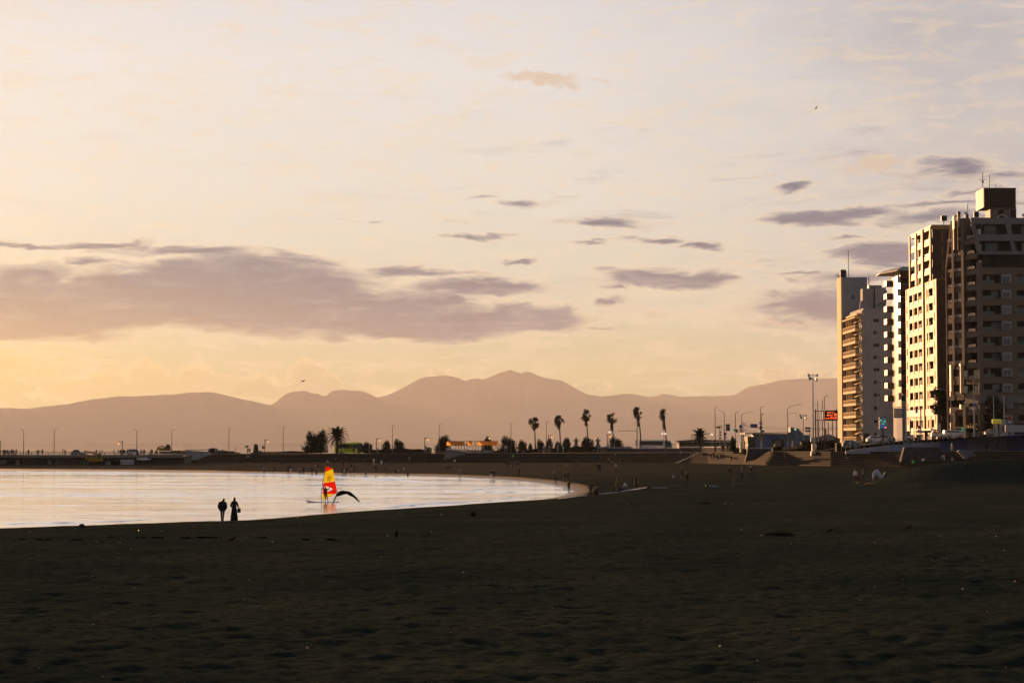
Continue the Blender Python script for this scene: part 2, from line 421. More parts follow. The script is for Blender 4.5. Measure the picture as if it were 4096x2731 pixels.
# wet sand: by height above the water; the far side of the bay has finer, paler sand
sp = t.new('ShaderNodeSeparateXYZ'); t.l.new(oc, sp.inputs[0])
c3 = t.mix(t.math('MULTIPLY', t.maprange(sp.outputs[1], 270, 410), t.maprange(sp.outputs[0], 60, -10, .25, 1.0)), c3, t.ramp(n1, [(.3, (.040, .037, .029)), (.7, (.068, .060, .046))]))
wet = t.maprange(t.math('ADD', sp.outputs[2], t.math('MULTIPLY', t.math('SUBTRACT', n2, .5), .12)), .02, .30, 1.0, 0.0)
c4 = t.mix(t.math('MULTIPLY', wet, .7), c3, (.020, .016, .012))
t.l.new(c4, p.inputs['Base Color'])
t.l.new(t.maprange(wet, 0, 1, .92, .34, smooth=False), p.inputs['Roughness'])
t.l.new(t.math('MULTIPLY', wet, .5), p.inputs['Specular IOR Level'])
bp = t.new('ShaderNodeBump'); bp.inputs['Strength'].default_value = .9; bp.inputs['Distance'].default_value = .12
hh = t.math('ADD', t.math('MULTIPLY', n2, 1.0), t.math('MULTIPLY', n3, .22))
t.l.new(t.math('MULTIPLY', hh, t.maprange(wet, 0, 1, 1.0, .02)), bp.inputs['Height']); t.l.new(bp.outputs[0], p.inputs['Normal'])
me = make_sand(); me.materials.append(sm)
sand = bpy.data.objects.new('beach_sand', me); COL.objects.link(sand)
tag(sand, 'dark grey beach sand sweeping round the small bay', kind='structure')

# ---- water of the bay: real ripples on a fine sheet
def water_mat(name, amp, deep=(.03, .04, .045), rough=.06, far=False):
    m = bpy.data.materials.new(name); m.use_nodes = True
    t = NT(m.node_tree); p = t.n['Principled BSDF']
    p.inputs['Base Color'].default_value = (*deep, 1); p.inputs['Roughness'].default_value = rough
    p.inputs['IOR'].default_value = 1.33
    if not far: p.inputs['Metallic'].default_value = .75; p.inputs['Base Color'].default_value = (.80, .88, 1.0, 1); p.inputs['Specular IOR Level'].default_value = 1.0
    oc = t.new('ShaderNodeTexCoord').outputs['Object']
    mp = t.new('ShaderNodeMapping'); t.l.new(oc, mp.inputs[0]); mp.inputs['Scale'].default_value = (.22, 1, 1)
    b = t.new('ShaderNodeBump'); b.inputs['Strength'].default_value = 1.0; b.inputs['Distance'].default_value = amp
    if far:
        t.l.new(t.noise(mp.outputs[0], .05, 3, .5), b.inputs['Height'])
    else:
        patch = t.maprange(t.noise(t.new('ShaderNodeTexCoord').outputs['Object'], .022, 4, .6), .35, .65, .35, 1.3)
        h = t.math('ADD', t.math('MULTIPLY', t.noise(mp.outputs[0], .75, 5, .6), 1.0), t.math('MULTIPLY', t.noise(mp.outputs[0], 3.5, 3, .6), .16))
        t.l.new(t.math('MULTIPLY', h, patch), b.inputs['Height'])
    t.l.new(b.outputs[0], p.inputs['Normal'])
    return m
def strip_grid(name, rows, width, zf, mat_, smooth=True, nc=40):
    vs = []; fs = []
    for y in rows:
        for j in range(nc):
            x = width(y) * (2 * j / (nc - 1) - 1); vs.append((x, y, zf(x, y)))
    for i in range(len(rows) - 1):
        for j in range(nc - 1): fs.append((i*nc+j, i*nc+j+1, (i+1)*nc+j+1, (i+1)*nc+j))
    me = bpy.data.meshes.new(name); me.from_pydata(vs, [], fs); me.materials.append(mat_)
    me.polygons.foreach_set('use_smooth', [smooth] * len(fs)); me.update()
    o = bpy.data.objects.new(name, me); COL.objects.link(o); return o
BREAK = [ (1000,1901),(1250,1908),(1500,1917),(1700,1930),(1850,1948)]   # a small breaking wave line near the far shore
BRK = catmull([gp(u, v, 0).xy for u, v in BREAK], 4)
rows = []; y = 110.0
while y < 470: rows.append(y); y += .30 if y < 300 else .6
def wz(x, y):
    g = .30 + 2.4 * max(0, pnoise((x*.008 + y*.01, y*.055, 31)) + .12)
    w = (pnoise((x*.05, y*.30, 5)) * .08 + pnoise((x*.22, y*.8, 9)) * .07) * g
    return w
def wwidth(y): return y * .36
water = strip_grid('water', rows, wwidth, wz, water_mat('bay_water', .10), nc=170)
tag(water, 'pale rippled water of the bay reflecting the evening sky', kind='structure')
# small breaking ripples near the shores, real low ridges of water
foam = mat('wet_foam', (.55, .55, .57), rough=.35, var=.3, scale=2.0)
wavem = water_mat('wave_water', .05, rough=.12)
def wave_ridge(pts, h, w, name='wave'):
    P = catmull([gp(u, v, 0).xy for u, v in pts], 8); mb = MB(); vs = []; n = len(P)
    for i, q in enumerate(P):
        t_ = i / (n-1); k = math.sin(math.pi * min(1, max(0, t_))) ** .5 * (0.75 + .5 * pnoise((q.x*.4, q.y*.2, 2)))
        dn = Vector((0, -1)); wj = w * (1 + .5 * pnoise((q.x*.9, 1, 4)))
        for a, b in ((-1.0, -.02), (-.5, .5), (-.1, 1.0), (.12, .9), (.3, .2), (1.0, -.02)):
            vs.append((q.x, q.y + wj*a, max(-.02, h*b*k) + .02 * pnoise((q.x*3, a*5, 1))*k))
    fs = [(i*6+j, (i+1)*6+j, (i+1)*6+j+1, i*6+j+1) for i in range(n-1) for j in range(5)]
    mb.add(vs, fs); o = mb.build(name, [wavem], smooth=True); tag(o, kind='stuff', cat='wave', label='low ripple of a breaking wave'); return o
wv_ = [wave_ridge([(700,1893),(1000,1897),(1250,1904),(1500,1916),(1640,1923),(1735,1934)], .28, .8),
       wave_ridge([(150,1889),(420,1892),(700,1893)], .12, .6),
       wave_ridge([(1880,1957),(1990,1952),(2060,1946),(2120,1946)], .15, .5),
       wave_ridge([(1820,1966),(1900,1965),(2020,1969),(2140,1963)], .13, .5),
       wave_ridge([(1500,2035),(1700,2016),(1850,2009),(1925,1998)], .16, .5),
       wave_ridge([(1920,2004),(2000,1997),(2080,1989),(2160,1975)], .12, .4),
       wave_ridge([(0,2098),(120,2092),(260,2091),(420,2086),(600,2076)], .12, .5)]
for w_, lb in zip(wv_, ('long breaking ripple along the far shore right of the sail','faint ripple near the far shore at the left','ripple line behind the curved tip of the bay','second ripple line washing towards the curved tip','ripple hugging the near shore right of the flying bird','thin wash edge beside the curved tip of the bay','low ripple near the sand at the lower left')):
    w_['label'] = lb
# open sea behind the promenade, calm and far
rows = [585, 900, 1400, 2200, 3600, 6000, 10000, 16000, 26000, 40000]
sea = strip_grid('sea', rows, lambda y: y*.6 + 300, lambda x, y: -.05, water_mat('open_sea', .006, rough=.03, far=True), nc=8)
tag(sea, 'calm open sea beyond the promenade', kind='structure')

# ---- mountains
RIDGE = [(-300,945),(-150,940),(0,936),(60,938),(150,928),(210,917),(270,910),(330,908),(400,905),(440,900),(490,900),(520,907),(560,916),(600,925),(640,934),(700,945),(800,950),(1000,955),(1300,960),(1700,950),(2400,945),(2700,950)]
RIDGE2 = [(-300,960),(400,950),(560,930),(620,929),(635,922),(655,905),(672,899),(685,897),(700,897),(710,900),(720,903),(730,902),(740,908),(750,909),(760,898),(772,895),(790,894),(805,896),(820,896),(832,898),(845,902),(865,912),(900,930),(1100,950),(1400,960),(2700,965)]
RIDGE3 = [(-300,990),(500,960),(800,925),(865,912),(890,907),(905,900),(920,893),(935,885),(950,877),(962,870),(975,866),(1000,863),(1015,862),(1035,862),(1055,868),(1070,874),(1082,870),(1090,869),(1100,868),(1110,871),(1130,863),(1150,854),(1162,851),(1170,849),(1185,852),(1197,857),(1207,853),(1222,855),(1235,862),(1260,868),(1290,873),(1310,884),(1330,896),(1345,903),(1380,910),(1410,907),(1435,903),(1460,905),(1490,911),(1505,909),(1522,903),(1540,906),(1565,911),(1600,909),(1650,909),(1690,905),(1710,893),(1725,887),(1760,880),(1790,873),(1830,869),(1880,868),(1925,867),(2000,872),(2100,880),(2300,900),(2700,930)]
mm = bpy.data.materials.new('forested_mountain'); mm.use_nodes = True
t = NT(mm.node_tree); p = t.n['Principled BSDF']; p.inputs['Roughness'].default_value = .95; p.inputs['Specular IOR Level'].default_value = 0
oc = t.new('ShaderNodeTexCoord').outputs['Object']
t.l.new(t.ramp(t.noise(oc, .0012, 8, .6), [(.3, (.035, .045, .03)), (.7, (.07, .075, .05))]), p.inputs['Base Color'])
def mountains(name, prof, D, label, seed):
    us = [ -500 + i * 8 for i in range(660)]
    tab = [(a*1.7415, b*1.7415) for a, b in prof]
    vs = []; fs = []; NR = 14; n = len(us)
    for r_ in range(NR):
        k = r_ / (NR - 1)              # 0 = foot towards us, .8 = crest, 1 = back
        for i, u in enumerate(us):
            v = lerp_tab(tab, u) + pnoise((u*.03, seed, 0)) * 2.2 + pnoise((u*.11, seed, 2)) * 1.0
            top = at(u, v, D)
            if k <= .85:
                q = k / .85; Y_ = D - (1-q) * D * .10; h = top.z * (q ** 1.15)
                sp_ = pnoise((u*.012 + q*1.3, q*2.5, seed)) * .10 + pnoise((u*.035, q*5, seed+3)) * .03
                h *= 1 + sp_ * (1 - q) * 2 * (q > 0)
            else: Y_ = D + (k-.85) / .15 * D * .04; h = top.z * (1 - (k-.85)/.15 * .6)
            vs.append((top.x / D * Y_, Y_, max(h, -1)))
    for r_ in range(NR-1):
        for i in range(n-1): fs.append((r_*n+i, r_*n+i+1, (r_+1)*n+i+1, (r_+1)*n+i))
    me = bpy.data.meshes.new(name); me.from_pydata(vs, [], fs); me.materials.append(mm)
    me.polygons.foreach_set('use_smooth', [True]*len(fs)); me.update()
    o = bpy.data.objects.new(name, me); COL.objects.link(o); tag(o, label, kind='structure'); return o
mountains('hills', RIDGE, 33500, 'low hazy range of hills running to the left edge', 1.3)
mountains('hills', RIDGE2, 35500, 'small twin-humped peaks in the middle distance', 4.1)
mountains('mountains', RIDGE3, 37500, 'tall hazy double-peaked mountain range on the horizon', 8.7)

# ---- haze: one closed box of even air
hz = MB().box((-26000, -60, -3.0), (26000, 39500, 1480)).build('haze', [])
hm_ = bpy.data.materials.new('evening_haze'); hm_.use_nodes = True; hm_.node_tree.nodes.clear()
t = NT(hm_.node_tree); pv = t.new('ShaderNodeVolumePrincipled'); out = t.new('ShaderNodeOutputMaterial')
pv.inputs['Color'].default_value = (.84, .89, 1.0, 1); pv.inputs['Density'].default_value = 1.85e-5; pv.inputs['Anisotropy'].default_value = .08
t.l.new(pv.outputs[0], out.inputs['Volume']); hz.data.materials.append(hm_)
tag(hz, 'pale evening haze over the bay and mountains', kind='stuff')
# ================================================================ seawall steps, promenade, land
def yft(u): return lerp_tab(YFT, u)
def ztt(u): return lerp_tab(ZTT, u)
def xat(u, Y): return (u - CU) / FPX * Y
LANDZ = [(600, 2.85), (2250, 2.8), (2600, 3.6), (3100, 4.3), (3300, 4.9), (3450, 6.0), (3600, 6.8), (3850, 7.3), (4100, 7.8), (5200, 8.2)]
def landz(u): return lerp_tab(LANDZ, u)
concrete = mat('weathered_concrete', (.036, .029, .021), spec=.05, rough=.9, var=.35, scale=.8, bump=.4, bscale=6)
concrete_lt = mat('pale_concrete', (.42, .41, .38), spec=.05, rough=.85, var=.2, scale=.7, bump=.3, bscale=6)
conc_edge = mat('worn_step_edge', (.11, .10, .085), spec=.05, rough=.85, var=.3, scale=1.5)
asphalt = mat('asphalt', (.05, .05, .05), rough=.95, var=.3, scale=2.0, bump=.3, bscale=20, spec=.2)
paving = mat('promenade_paving', (.08, .075, .065), rough=.9, var=.25, scale=1.2, spec=.05)
stone_dk = mat('dark_stone_facing', (.06, .06, .065), spec=.05, rough=.9, var=.45, scale=1.2, bump=.8, bscale=3)

US = [590 + i * 70 for i in range(54)]
NS = 7; DEP = 9.0
steps = empty('seawall_steps', (0, 0, 0)); steps['kind'] = 'structure'; steps['label'] = 'long stepped concrete seawall between sand and promenade'
for k in range(NS):
    mb = MB(); vs = []
    for u in US:
        Y0 = yft(u); z0 = float(sand_z(np.array([xat(u, Y0)]), np.array([Y0]))[0]) - .15; zt = ztt(u)
        h0 = z0 + (zt - z0) * k / NS; h1 = z0 + (zt - z0) * (k+1) / NS
        ya = Y0 + DEP * k / NS; yb = Y0 + DEP * (k+1) / NS + .02
        j = random.Random(int(u) + k).uniform(-.02, .02)
        for (yy, zz) in ((ya, h0 - .2), (ya, h1 + j - .10), (ya - .05, h1 + j - .09), (ya - .05, h1 + j), (yb, h1 + j)): vs.append((xat(u, yy), yy, zz))
    n = len(US); fs = [(i*5+j, (i+1)*5+j, (i+1)*5+j+1, i*5+j+1) for i in range(n-1) for j in range(4)]
    mb.add(vs, fs)
    mb.mi = [1 if (q % 4) in (1, 2) else 0 for q in range(len(fs))]
    mb.build('step', [concrete, conc_edge], steps)
# promenade paving with kerb, then lower road, then ground of the town
def strip_u(name, ulist, ya, yb, za, zb, m, label, parent=None):
    vs = []; fs = []; nr = 4
    for u in ulist:
        for j in range(nr):
            t_ = j / (nr-1); Yv = ya(u) + (yb(u) - ya(u)) * t_; vs.append((xat(u, Yv), Yv, za(u) + (zb(u) - za(u)) * t_))
    n = len(ulist)
    for i in range(n-1):
        for j in range(nr-1): fs.append((i*nr+j, (i+1)*nr+j, (i+1)*nr+j+1, i*nr+j+1))
    o = MB().add(vs, fs).build(name, [m], parent); 
    if parent is None: tag(o, label, kind='structure')
    return o
strip_u('promenade', US, lambda u: yft(u) + DEP - .02, lambda u: yft(u) + 20, lambda u: ztt(u) + .004, lambda u: ztt(u), paving, 'flat concrete promenade along the top of the seawall steps')
UL = [745 + i * 75 for i in range(56)]
strip_u('road', UL, lambda u: yft(u) + 19.5, lambda u: yft(u) + 60, lambda u: min(landz(u), ztt(u) - .1) if u < 3250 else landz(u), lambda u: landz(u), asphalt, 'coastal road behind the promenade')
strip_u('ground', UL, lambda u: yft(u) + 59, lambda u: 830 if u < 3200 else 900, lambda u: landz(u) - .004, lambda u: landz(u) if u > 2900 else landz(u) - 1.0, mat('dry_verge', (.07, .07, .05), rough=1, var=.3, scale=.3, spec=.1), 'flat ground of the town behind the coastal road')
# small stair of paler blocks crossing the big steps
st = empty('stair_flight', (0, 0, 0)); st['kind'] = 'structure'; st['label'] = 'narrow pale stair crossing the big steps'
for i in range(14):
    q = i / 13; u = 2702 + q * 100; Y0 = yft(u); zz = 1.5 + (ztt(u) - 1.5) * q; yy = Y0 + DEP * q
    MB().box((xat(u, yy) - .35, yy - .7, zz - .35), (xat(u, yy) + .35, yy + .1, zz + .06)).build('stair_tread', [concrete_lt], st)

# projecting walls that slope down to the sand (seen nearly side-on)
def groyne(name, poly, Yc, thick, m, label, cap=None):
    """poly: pixels of its side outline; built as a thick wall with its own coping"""
    pts = [at(u, v, Yc) for u, v in poly]
    rt = empty(name, pts[-1].copy(), 0, label, 'sea wall')
    off = rt.location
    o = MB().prism([q - off for q in pts], (0, thick, 0)).build('wall_body', [m], rt)
    if cap:
        a, b = at(*cap[0], Yc) - off, at(*cap[1], Yc) - off
        mb = MB(); h = cap[2]
        mb.prism([a + Vector((-.15, -.12, 0)), b + Vector((.15, -.12, 0)), b + Vector((.15, -.12, h)), a + Vector((-.15, -.12, h))], (0, thick + .24, 0))
        mb.build('coping', [concrete_lt], rt)
    return rt
wallm = mat('blue_grey_wall', (.24, .26, .29), rough=.8, var=.22, scale=.5, bump=.4, bscale=3)
speck = mat('speckled_stone', (.20, .20, .215), rough=.8, var=.5, scale=2.2, bump=.6, bscale=4)
groyne('sea_wall', [(742,1801),(835,1806),(838,1818),(812,1828),(790,1839),(731,1839)], 549, 1.6, wallm, 'pale blue-grey sloped sea wall beside the blue tarpaulin', ((742,1801),(835,1800),.25))
groyne('sea_wall', [(1784,1799),(1864,1804),(1866,1813),(1828,1827),(1800,1838),(1774,1838)], 557, 1.6, speck, 'speckled stone wall jutting from the steps below the arched shelter', ((1784,1800),(1872,1801),.3))
groyne('sea_wall', [(2992,1793),(3080,1795),(3078,1803),(3050,1818),(3020,1840),(2981,1847),(2984,1830),(2990,1812)], 425, 1.6, stone_dk, 'curved stone wall on the sunlit part of the steps', ((2992,1794),(3082,1794),.18))
groyne('sea_wall', [(3618,1788),(3762,1788),(3768,1800),(3765,1828),(3740,1846),(3604,1846),(3608,1825),(3614,1805)], 358, 1.6, stone_dk, 'big dark stone wall with a rail on top in front of the blue ramp', None)
def railing(name, pts, h, posts, m, label, rails=2, parent=None, r=.035, post_r=.045, cat='railing'):
    rt = empty(name, pts[0], 0, label, cat); off = rt.location.copy()
    P = [Vector(q) - off for q in pts]
    L = [0]
    for a, b in zip(P, P[1:]): L.append(L[-1] + (b - a).length)
    def pos(d):
        for i in range(len(P)-1):
            if d <= L[i+1] + 1e-6: return P[i].lerp(P[i+1], (d - L[i]) / max(1e-6, L[i+1] - L[i]))
        return P[-1]
    for k in range(rails):
        hh = h * (1 - k / max(1, rails) * .9)
        MB().tube([q + Vector((0, 0, hh)) for q in P], r if k else r * 1.3, 6).build('rail', [m], rt)
    pm = MB().tube([(0, 0, 0), (0, 0, h)], post_r, 6).mesh('post', [m])
    for i in range(posts):
        o = bpy.data.objects.new('post', pm); COL.objects.link(o); o.parent = rt; o.location = pos(L[-1] * i / (posts - 1))
    return rt
steel = mat('galvanised_steel', (.34, .35, .36), rough=.45, metal=.7, var=.15)
steel_dk = mat('dark_painted_steel', (.05, .045, .04), rough=.55, var=.2)
steel_br = mat('brown_painted_steel', (.12, .07, .045), rough=.5, var=.2)
railing('railing', [at(3622, 1788, 358.6), at(3756, 1788, 358.6)], .72, 5, steel, 'low steel rail on top of the big dark stone wall', rails=2)

# blue ramp wall rising to the right, with its long railing
ramp_top = [(3382,1803),(3440,1792),(3560,1781),(3700,1771),(3850,1757),(3985,1742),(4028,1738),(4028,1738),(4500,1728)]
RY = lambda u: 384 - (u - 3380) * .012
rblue = mat('blue_painted_wall', (.15, .21, .42), rough=.75, var=.25, scale=.25, bump=.2)
rgrey = mat('grey_blue_wall', (.28, .31, .38), rough=.8, var=.25, scale=.3, bump=.2)
rw = empty('ramp_wall', at(3382, 1803, 384), 0, 'long blue painted retaining wall of the ramp below the towers', 'wall')
off = rw.location.copy()
segs = [(3382,3560,rgrey),(3560,3750,mat('slate_blue_wall', (.20, .25, .37), rough=.8, var=.2, scale=.3)),(3750,3868,rblue),(3868,4028,rgrey),(4030,4500,rblue)]
for a, b, m_ in segs:
    va, vb = lerp_tab(ramp_top, a), lerp_tab(ramp_top, b)
    qa, qb = at(a, va, RY(a)) - off, at(b, vb, RY(b)) - off
    za = 4.3 - off.z
    MB().prism([(qa.x, qa.y, za), (qb.x, qb.y, za), qb, qa], (0, .5, 0)).build('wall_panel', [m_], rw)
MB().prism([at(4022,1700,379.6) - off, at(4500,1692,379.6) - off, at(4500,1728,379.6) - off, at(4022,1728,379.6) - off], (0, .5, 0)).build('wall_panel', [mat('pale_lilac_wall', (.34,.34,.38), rough=.8)], rw)
MB().prism([at(4082,1740,376) - off, at(4088,1740,376) - off, at(4088,1795,376) - off, at(4082,1795,376) - off], (0, .3, 0)).build('drain_pipe', [concrete_lt], rw)
railing('railing', [at(u, v, RY(u) + .25) for u, v in ramp_top[:7]], 1.02, 34, steel, 'long steel railing climbing along the top of the blue ramp wall', rails=2)
# embankment behind the ramp wall
vs = []; fs = []
UR = [3385 + i * 60 for i in range(20)]
for u in UR:
    for (dy, dz) in ((.5, -.1), (16, -.1)):
        Yv = RY(u) + dy; q = at(u, lerp_tab(ramp_top, u), RY(u)); vs.append((xat(u, Yv), Yv, q.z + dz))
for i in range(len(UR)-1): fs.append((2*i, 2*i+2, 2*i+3, 2*i+1))
tag(MB().add(vs, fs).build('ramp_road', [asphalt]), 'road surface of the ramp behind the blue wall', kind='structure')

# ================================================================ bridge at the left
br = empty('road_bridge', (xat(300, 520), 520, 0), 0, 'long low concrete road bridge with pale railing at the far left', 'bridge')
off = br.location.copy()
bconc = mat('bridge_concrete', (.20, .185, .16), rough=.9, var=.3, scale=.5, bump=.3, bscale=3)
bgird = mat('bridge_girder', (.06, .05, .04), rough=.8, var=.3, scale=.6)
xl, xr = xat(-900, 520), xat(735, 520)
def B3(x0, x1, y0, y1, z0, z1, nm, m): return MB().box((x0 - off.x, y0 - off.y, z0), (x1 - off.x, y1 - off.y, z1)).build(nm, [m], br)
B3(xl, xr, 520, 534, 2.66, 2.95, 'deck', asphalt)
B3(xl, xr, 519.6, 520.0, 2.50, 3.13, 'parapet_beam', bconc)
B3(xl, xr, 533.9, 534.3, 2.50, 3.13, 'parapet_beam', bconc)
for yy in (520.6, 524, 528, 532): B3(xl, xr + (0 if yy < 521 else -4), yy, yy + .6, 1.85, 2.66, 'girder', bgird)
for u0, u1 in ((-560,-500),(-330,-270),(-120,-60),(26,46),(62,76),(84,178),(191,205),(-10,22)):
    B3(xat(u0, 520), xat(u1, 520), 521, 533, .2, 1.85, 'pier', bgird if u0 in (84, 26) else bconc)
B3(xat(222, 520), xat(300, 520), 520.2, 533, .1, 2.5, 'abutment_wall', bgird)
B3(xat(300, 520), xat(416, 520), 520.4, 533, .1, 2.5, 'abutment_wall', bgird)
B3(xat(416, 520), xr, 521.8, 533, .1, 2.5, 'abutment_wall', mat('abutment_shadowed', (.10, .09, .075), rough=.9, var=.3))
# bridge railings: top rail, lower rails, and the posts one by one
nx = 74
rw_ = empty('railing', (xat(300, 520), 519.8, 3.13), 0, 'pale metal railing along the near side of the bridge', 'railing'); ro = rw_.location.copy()
for hh, rr in ((.68, .06), (.42, .03), (.16, .03)): MB().tube([(xl - ro.x, 0, hh), (xr - ro.x, 0, hh)], rr, 6).build('rail', [steel], rw_)
pm = MB().box((-.09, -.05, 0), (.09, .05, .66)).mesh('post', [bconc])
for i in range(nx):
    o = bpy.data.objects.new('post', pm); COL.objects.link(o); o.parent = rw_; o.location = ((xl + (xr - xl) * i / (nx-1)) - ro.x, 0, 0)
rw2 = empty('railing', (xat(300, 520), 534.1, 3.13), 0, 'far-side railing of the bridge seen through the near one', 'railing')
for hh, rr in ((.85, .05), (.45, .03)): MB().tube([(xl*1.03 - ro.x, 0, hh), (xr - ro.x, 0, hh)], rr, 6).build('rail', [steel_dk], rw2)
# heaps of dark spoil under the bridge
for (u, v, w, h, lb) in ((30,1862,46,9,'dark earth heap under the bridge at the left edge'),(92,1862,26,10,'dark earth heap in front of the bridge pier'),(210,1862,24,9,'dark earth heap beside the abutment wall')):
    q = at(u, v, 516); mb = MB(); n = 14; k = 520 / FPX; vs = [(0, 0, h*k)]; 
    for ring in range(1, 5):
        for j in range(n):
            a = 2*math.pi*j/n; rr = ring/4; vs.append((math.cos(a)*rr*w*k, math.sin(a)*rr*2.0, h*k*(1-rr)**1.1 + pnoise((math.cos(a)*2, ring, u)) * .06 - .05))
    fs = [(0, 1+j, 1+(j+1)%n) for j in range(n)] + [(1+(r_-1)*n+j, 1+r_*n+j, 1+r_*n+(j+1)%n, 1+(r_-1)*n+(j+1)%n) for r_ in range(1, 4) for j in range(n)]
    o = mb.add(vs, fs).build('earth_heap', [mat('dark_spoil', (.03, .024, .018), rough=1, var=.3, spec=0)], smooth=True); o.location = (q.x, q.y, sz(q.x, q.y) - .02); tag(o, lb, 'earth heap')
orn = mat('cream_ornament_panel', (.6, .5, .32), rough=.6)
# ================================================================ people
def cloth(name, c): return mat('cloth_' + name, c, rough=.9, var=.18, scale=9, spec=.2)
CL = {k: cloth(k, c) for k, c in dict(black=(.012,.012,.014), dark=(.025,.025,.03), navy=(.02,.03,.06), grey=(.16,.17,.18), white=(.62,.62,.62), cream=(.5,.45,.34), beige=(.24,.20,.14),
      blue=(.08,.17,.42), lilac=(.30,.30,.42), red=(.22,.03,.02), brown=(.035,.022,.016), green=(.10,.85,.12), lime=(.35,.75,.04), pink=(.45,.2,.25), olive=(.10,.11,.06), denim=(.05,.08,.14), ltblue=(.38,.48,.6), tan=(.16,.11,.05)).items()}
SKIN = mat('skin', (.42, .25, .17), rough=.6, var=.08); HAIR = mat('dark_hair', (.012, .01, .009), rough=.6, var=.2); SHOE = mat('shoe_leather', (.03, .028, .026), rough=.6)
BASEJ = dict(pel=(0,0,.94), spi=(0,0,1.14), che=(0,.01,1.33), nec=(0,.01,1.47), hea=(0,0,1.58), top=(0,.0,1.66),
  shL=(-.17,.01,1.38), elL=(-.23,.02,1.11), wrL=(-.24,-.05,.86), haL=(-.24,-.08,.76),
  shR=(.17,.01,1.38), elR=(.23,.02,1.11), wrR=(.24,-.05,.86), haR=(.24,-.08,.76),
  hiL=(-.09,0,.88), knL=(-.10,-.01,.49), anL=(-.10,.02,.08), toL=(-.11,-.13,.035),
  hiR=(.09,0,.88), knR=(.10,-.01,.49), anR=(.10,.02,.08), toR=(.11,-.13,.035))
BONES = [('pel','spi',1),('spi','che',1),('che','nec',1),('nec','hea',0),('hea','top',3),('che','shL',1),('shL','elL',1),('elL','wrL',1),('wrL','haL',0),
  ('che','shR',1),('shR','elR',1),('elR','wrR',1),('wrR','haR',0),('pel','hiL',2),('hiL','knL',2),('knL','anL',2),('anL','toL',4),('pel','hiR',2),('hiR','knR',2),('knR','anR',2),('anR','toR',4)]
RAD = dict(pel=(.15,.11), spi=(.135,.10), che=(.165,.11), nec=(.055,.055), hea=(.088,.10), top=(.065,.07), sh=(.072,.065), el=(.05,.05), wr=(.034,.036), ha=(.036,.022), hi=(.095,.095), kn=(.064,.066), an=(.046,.05), to=(.038,.03))
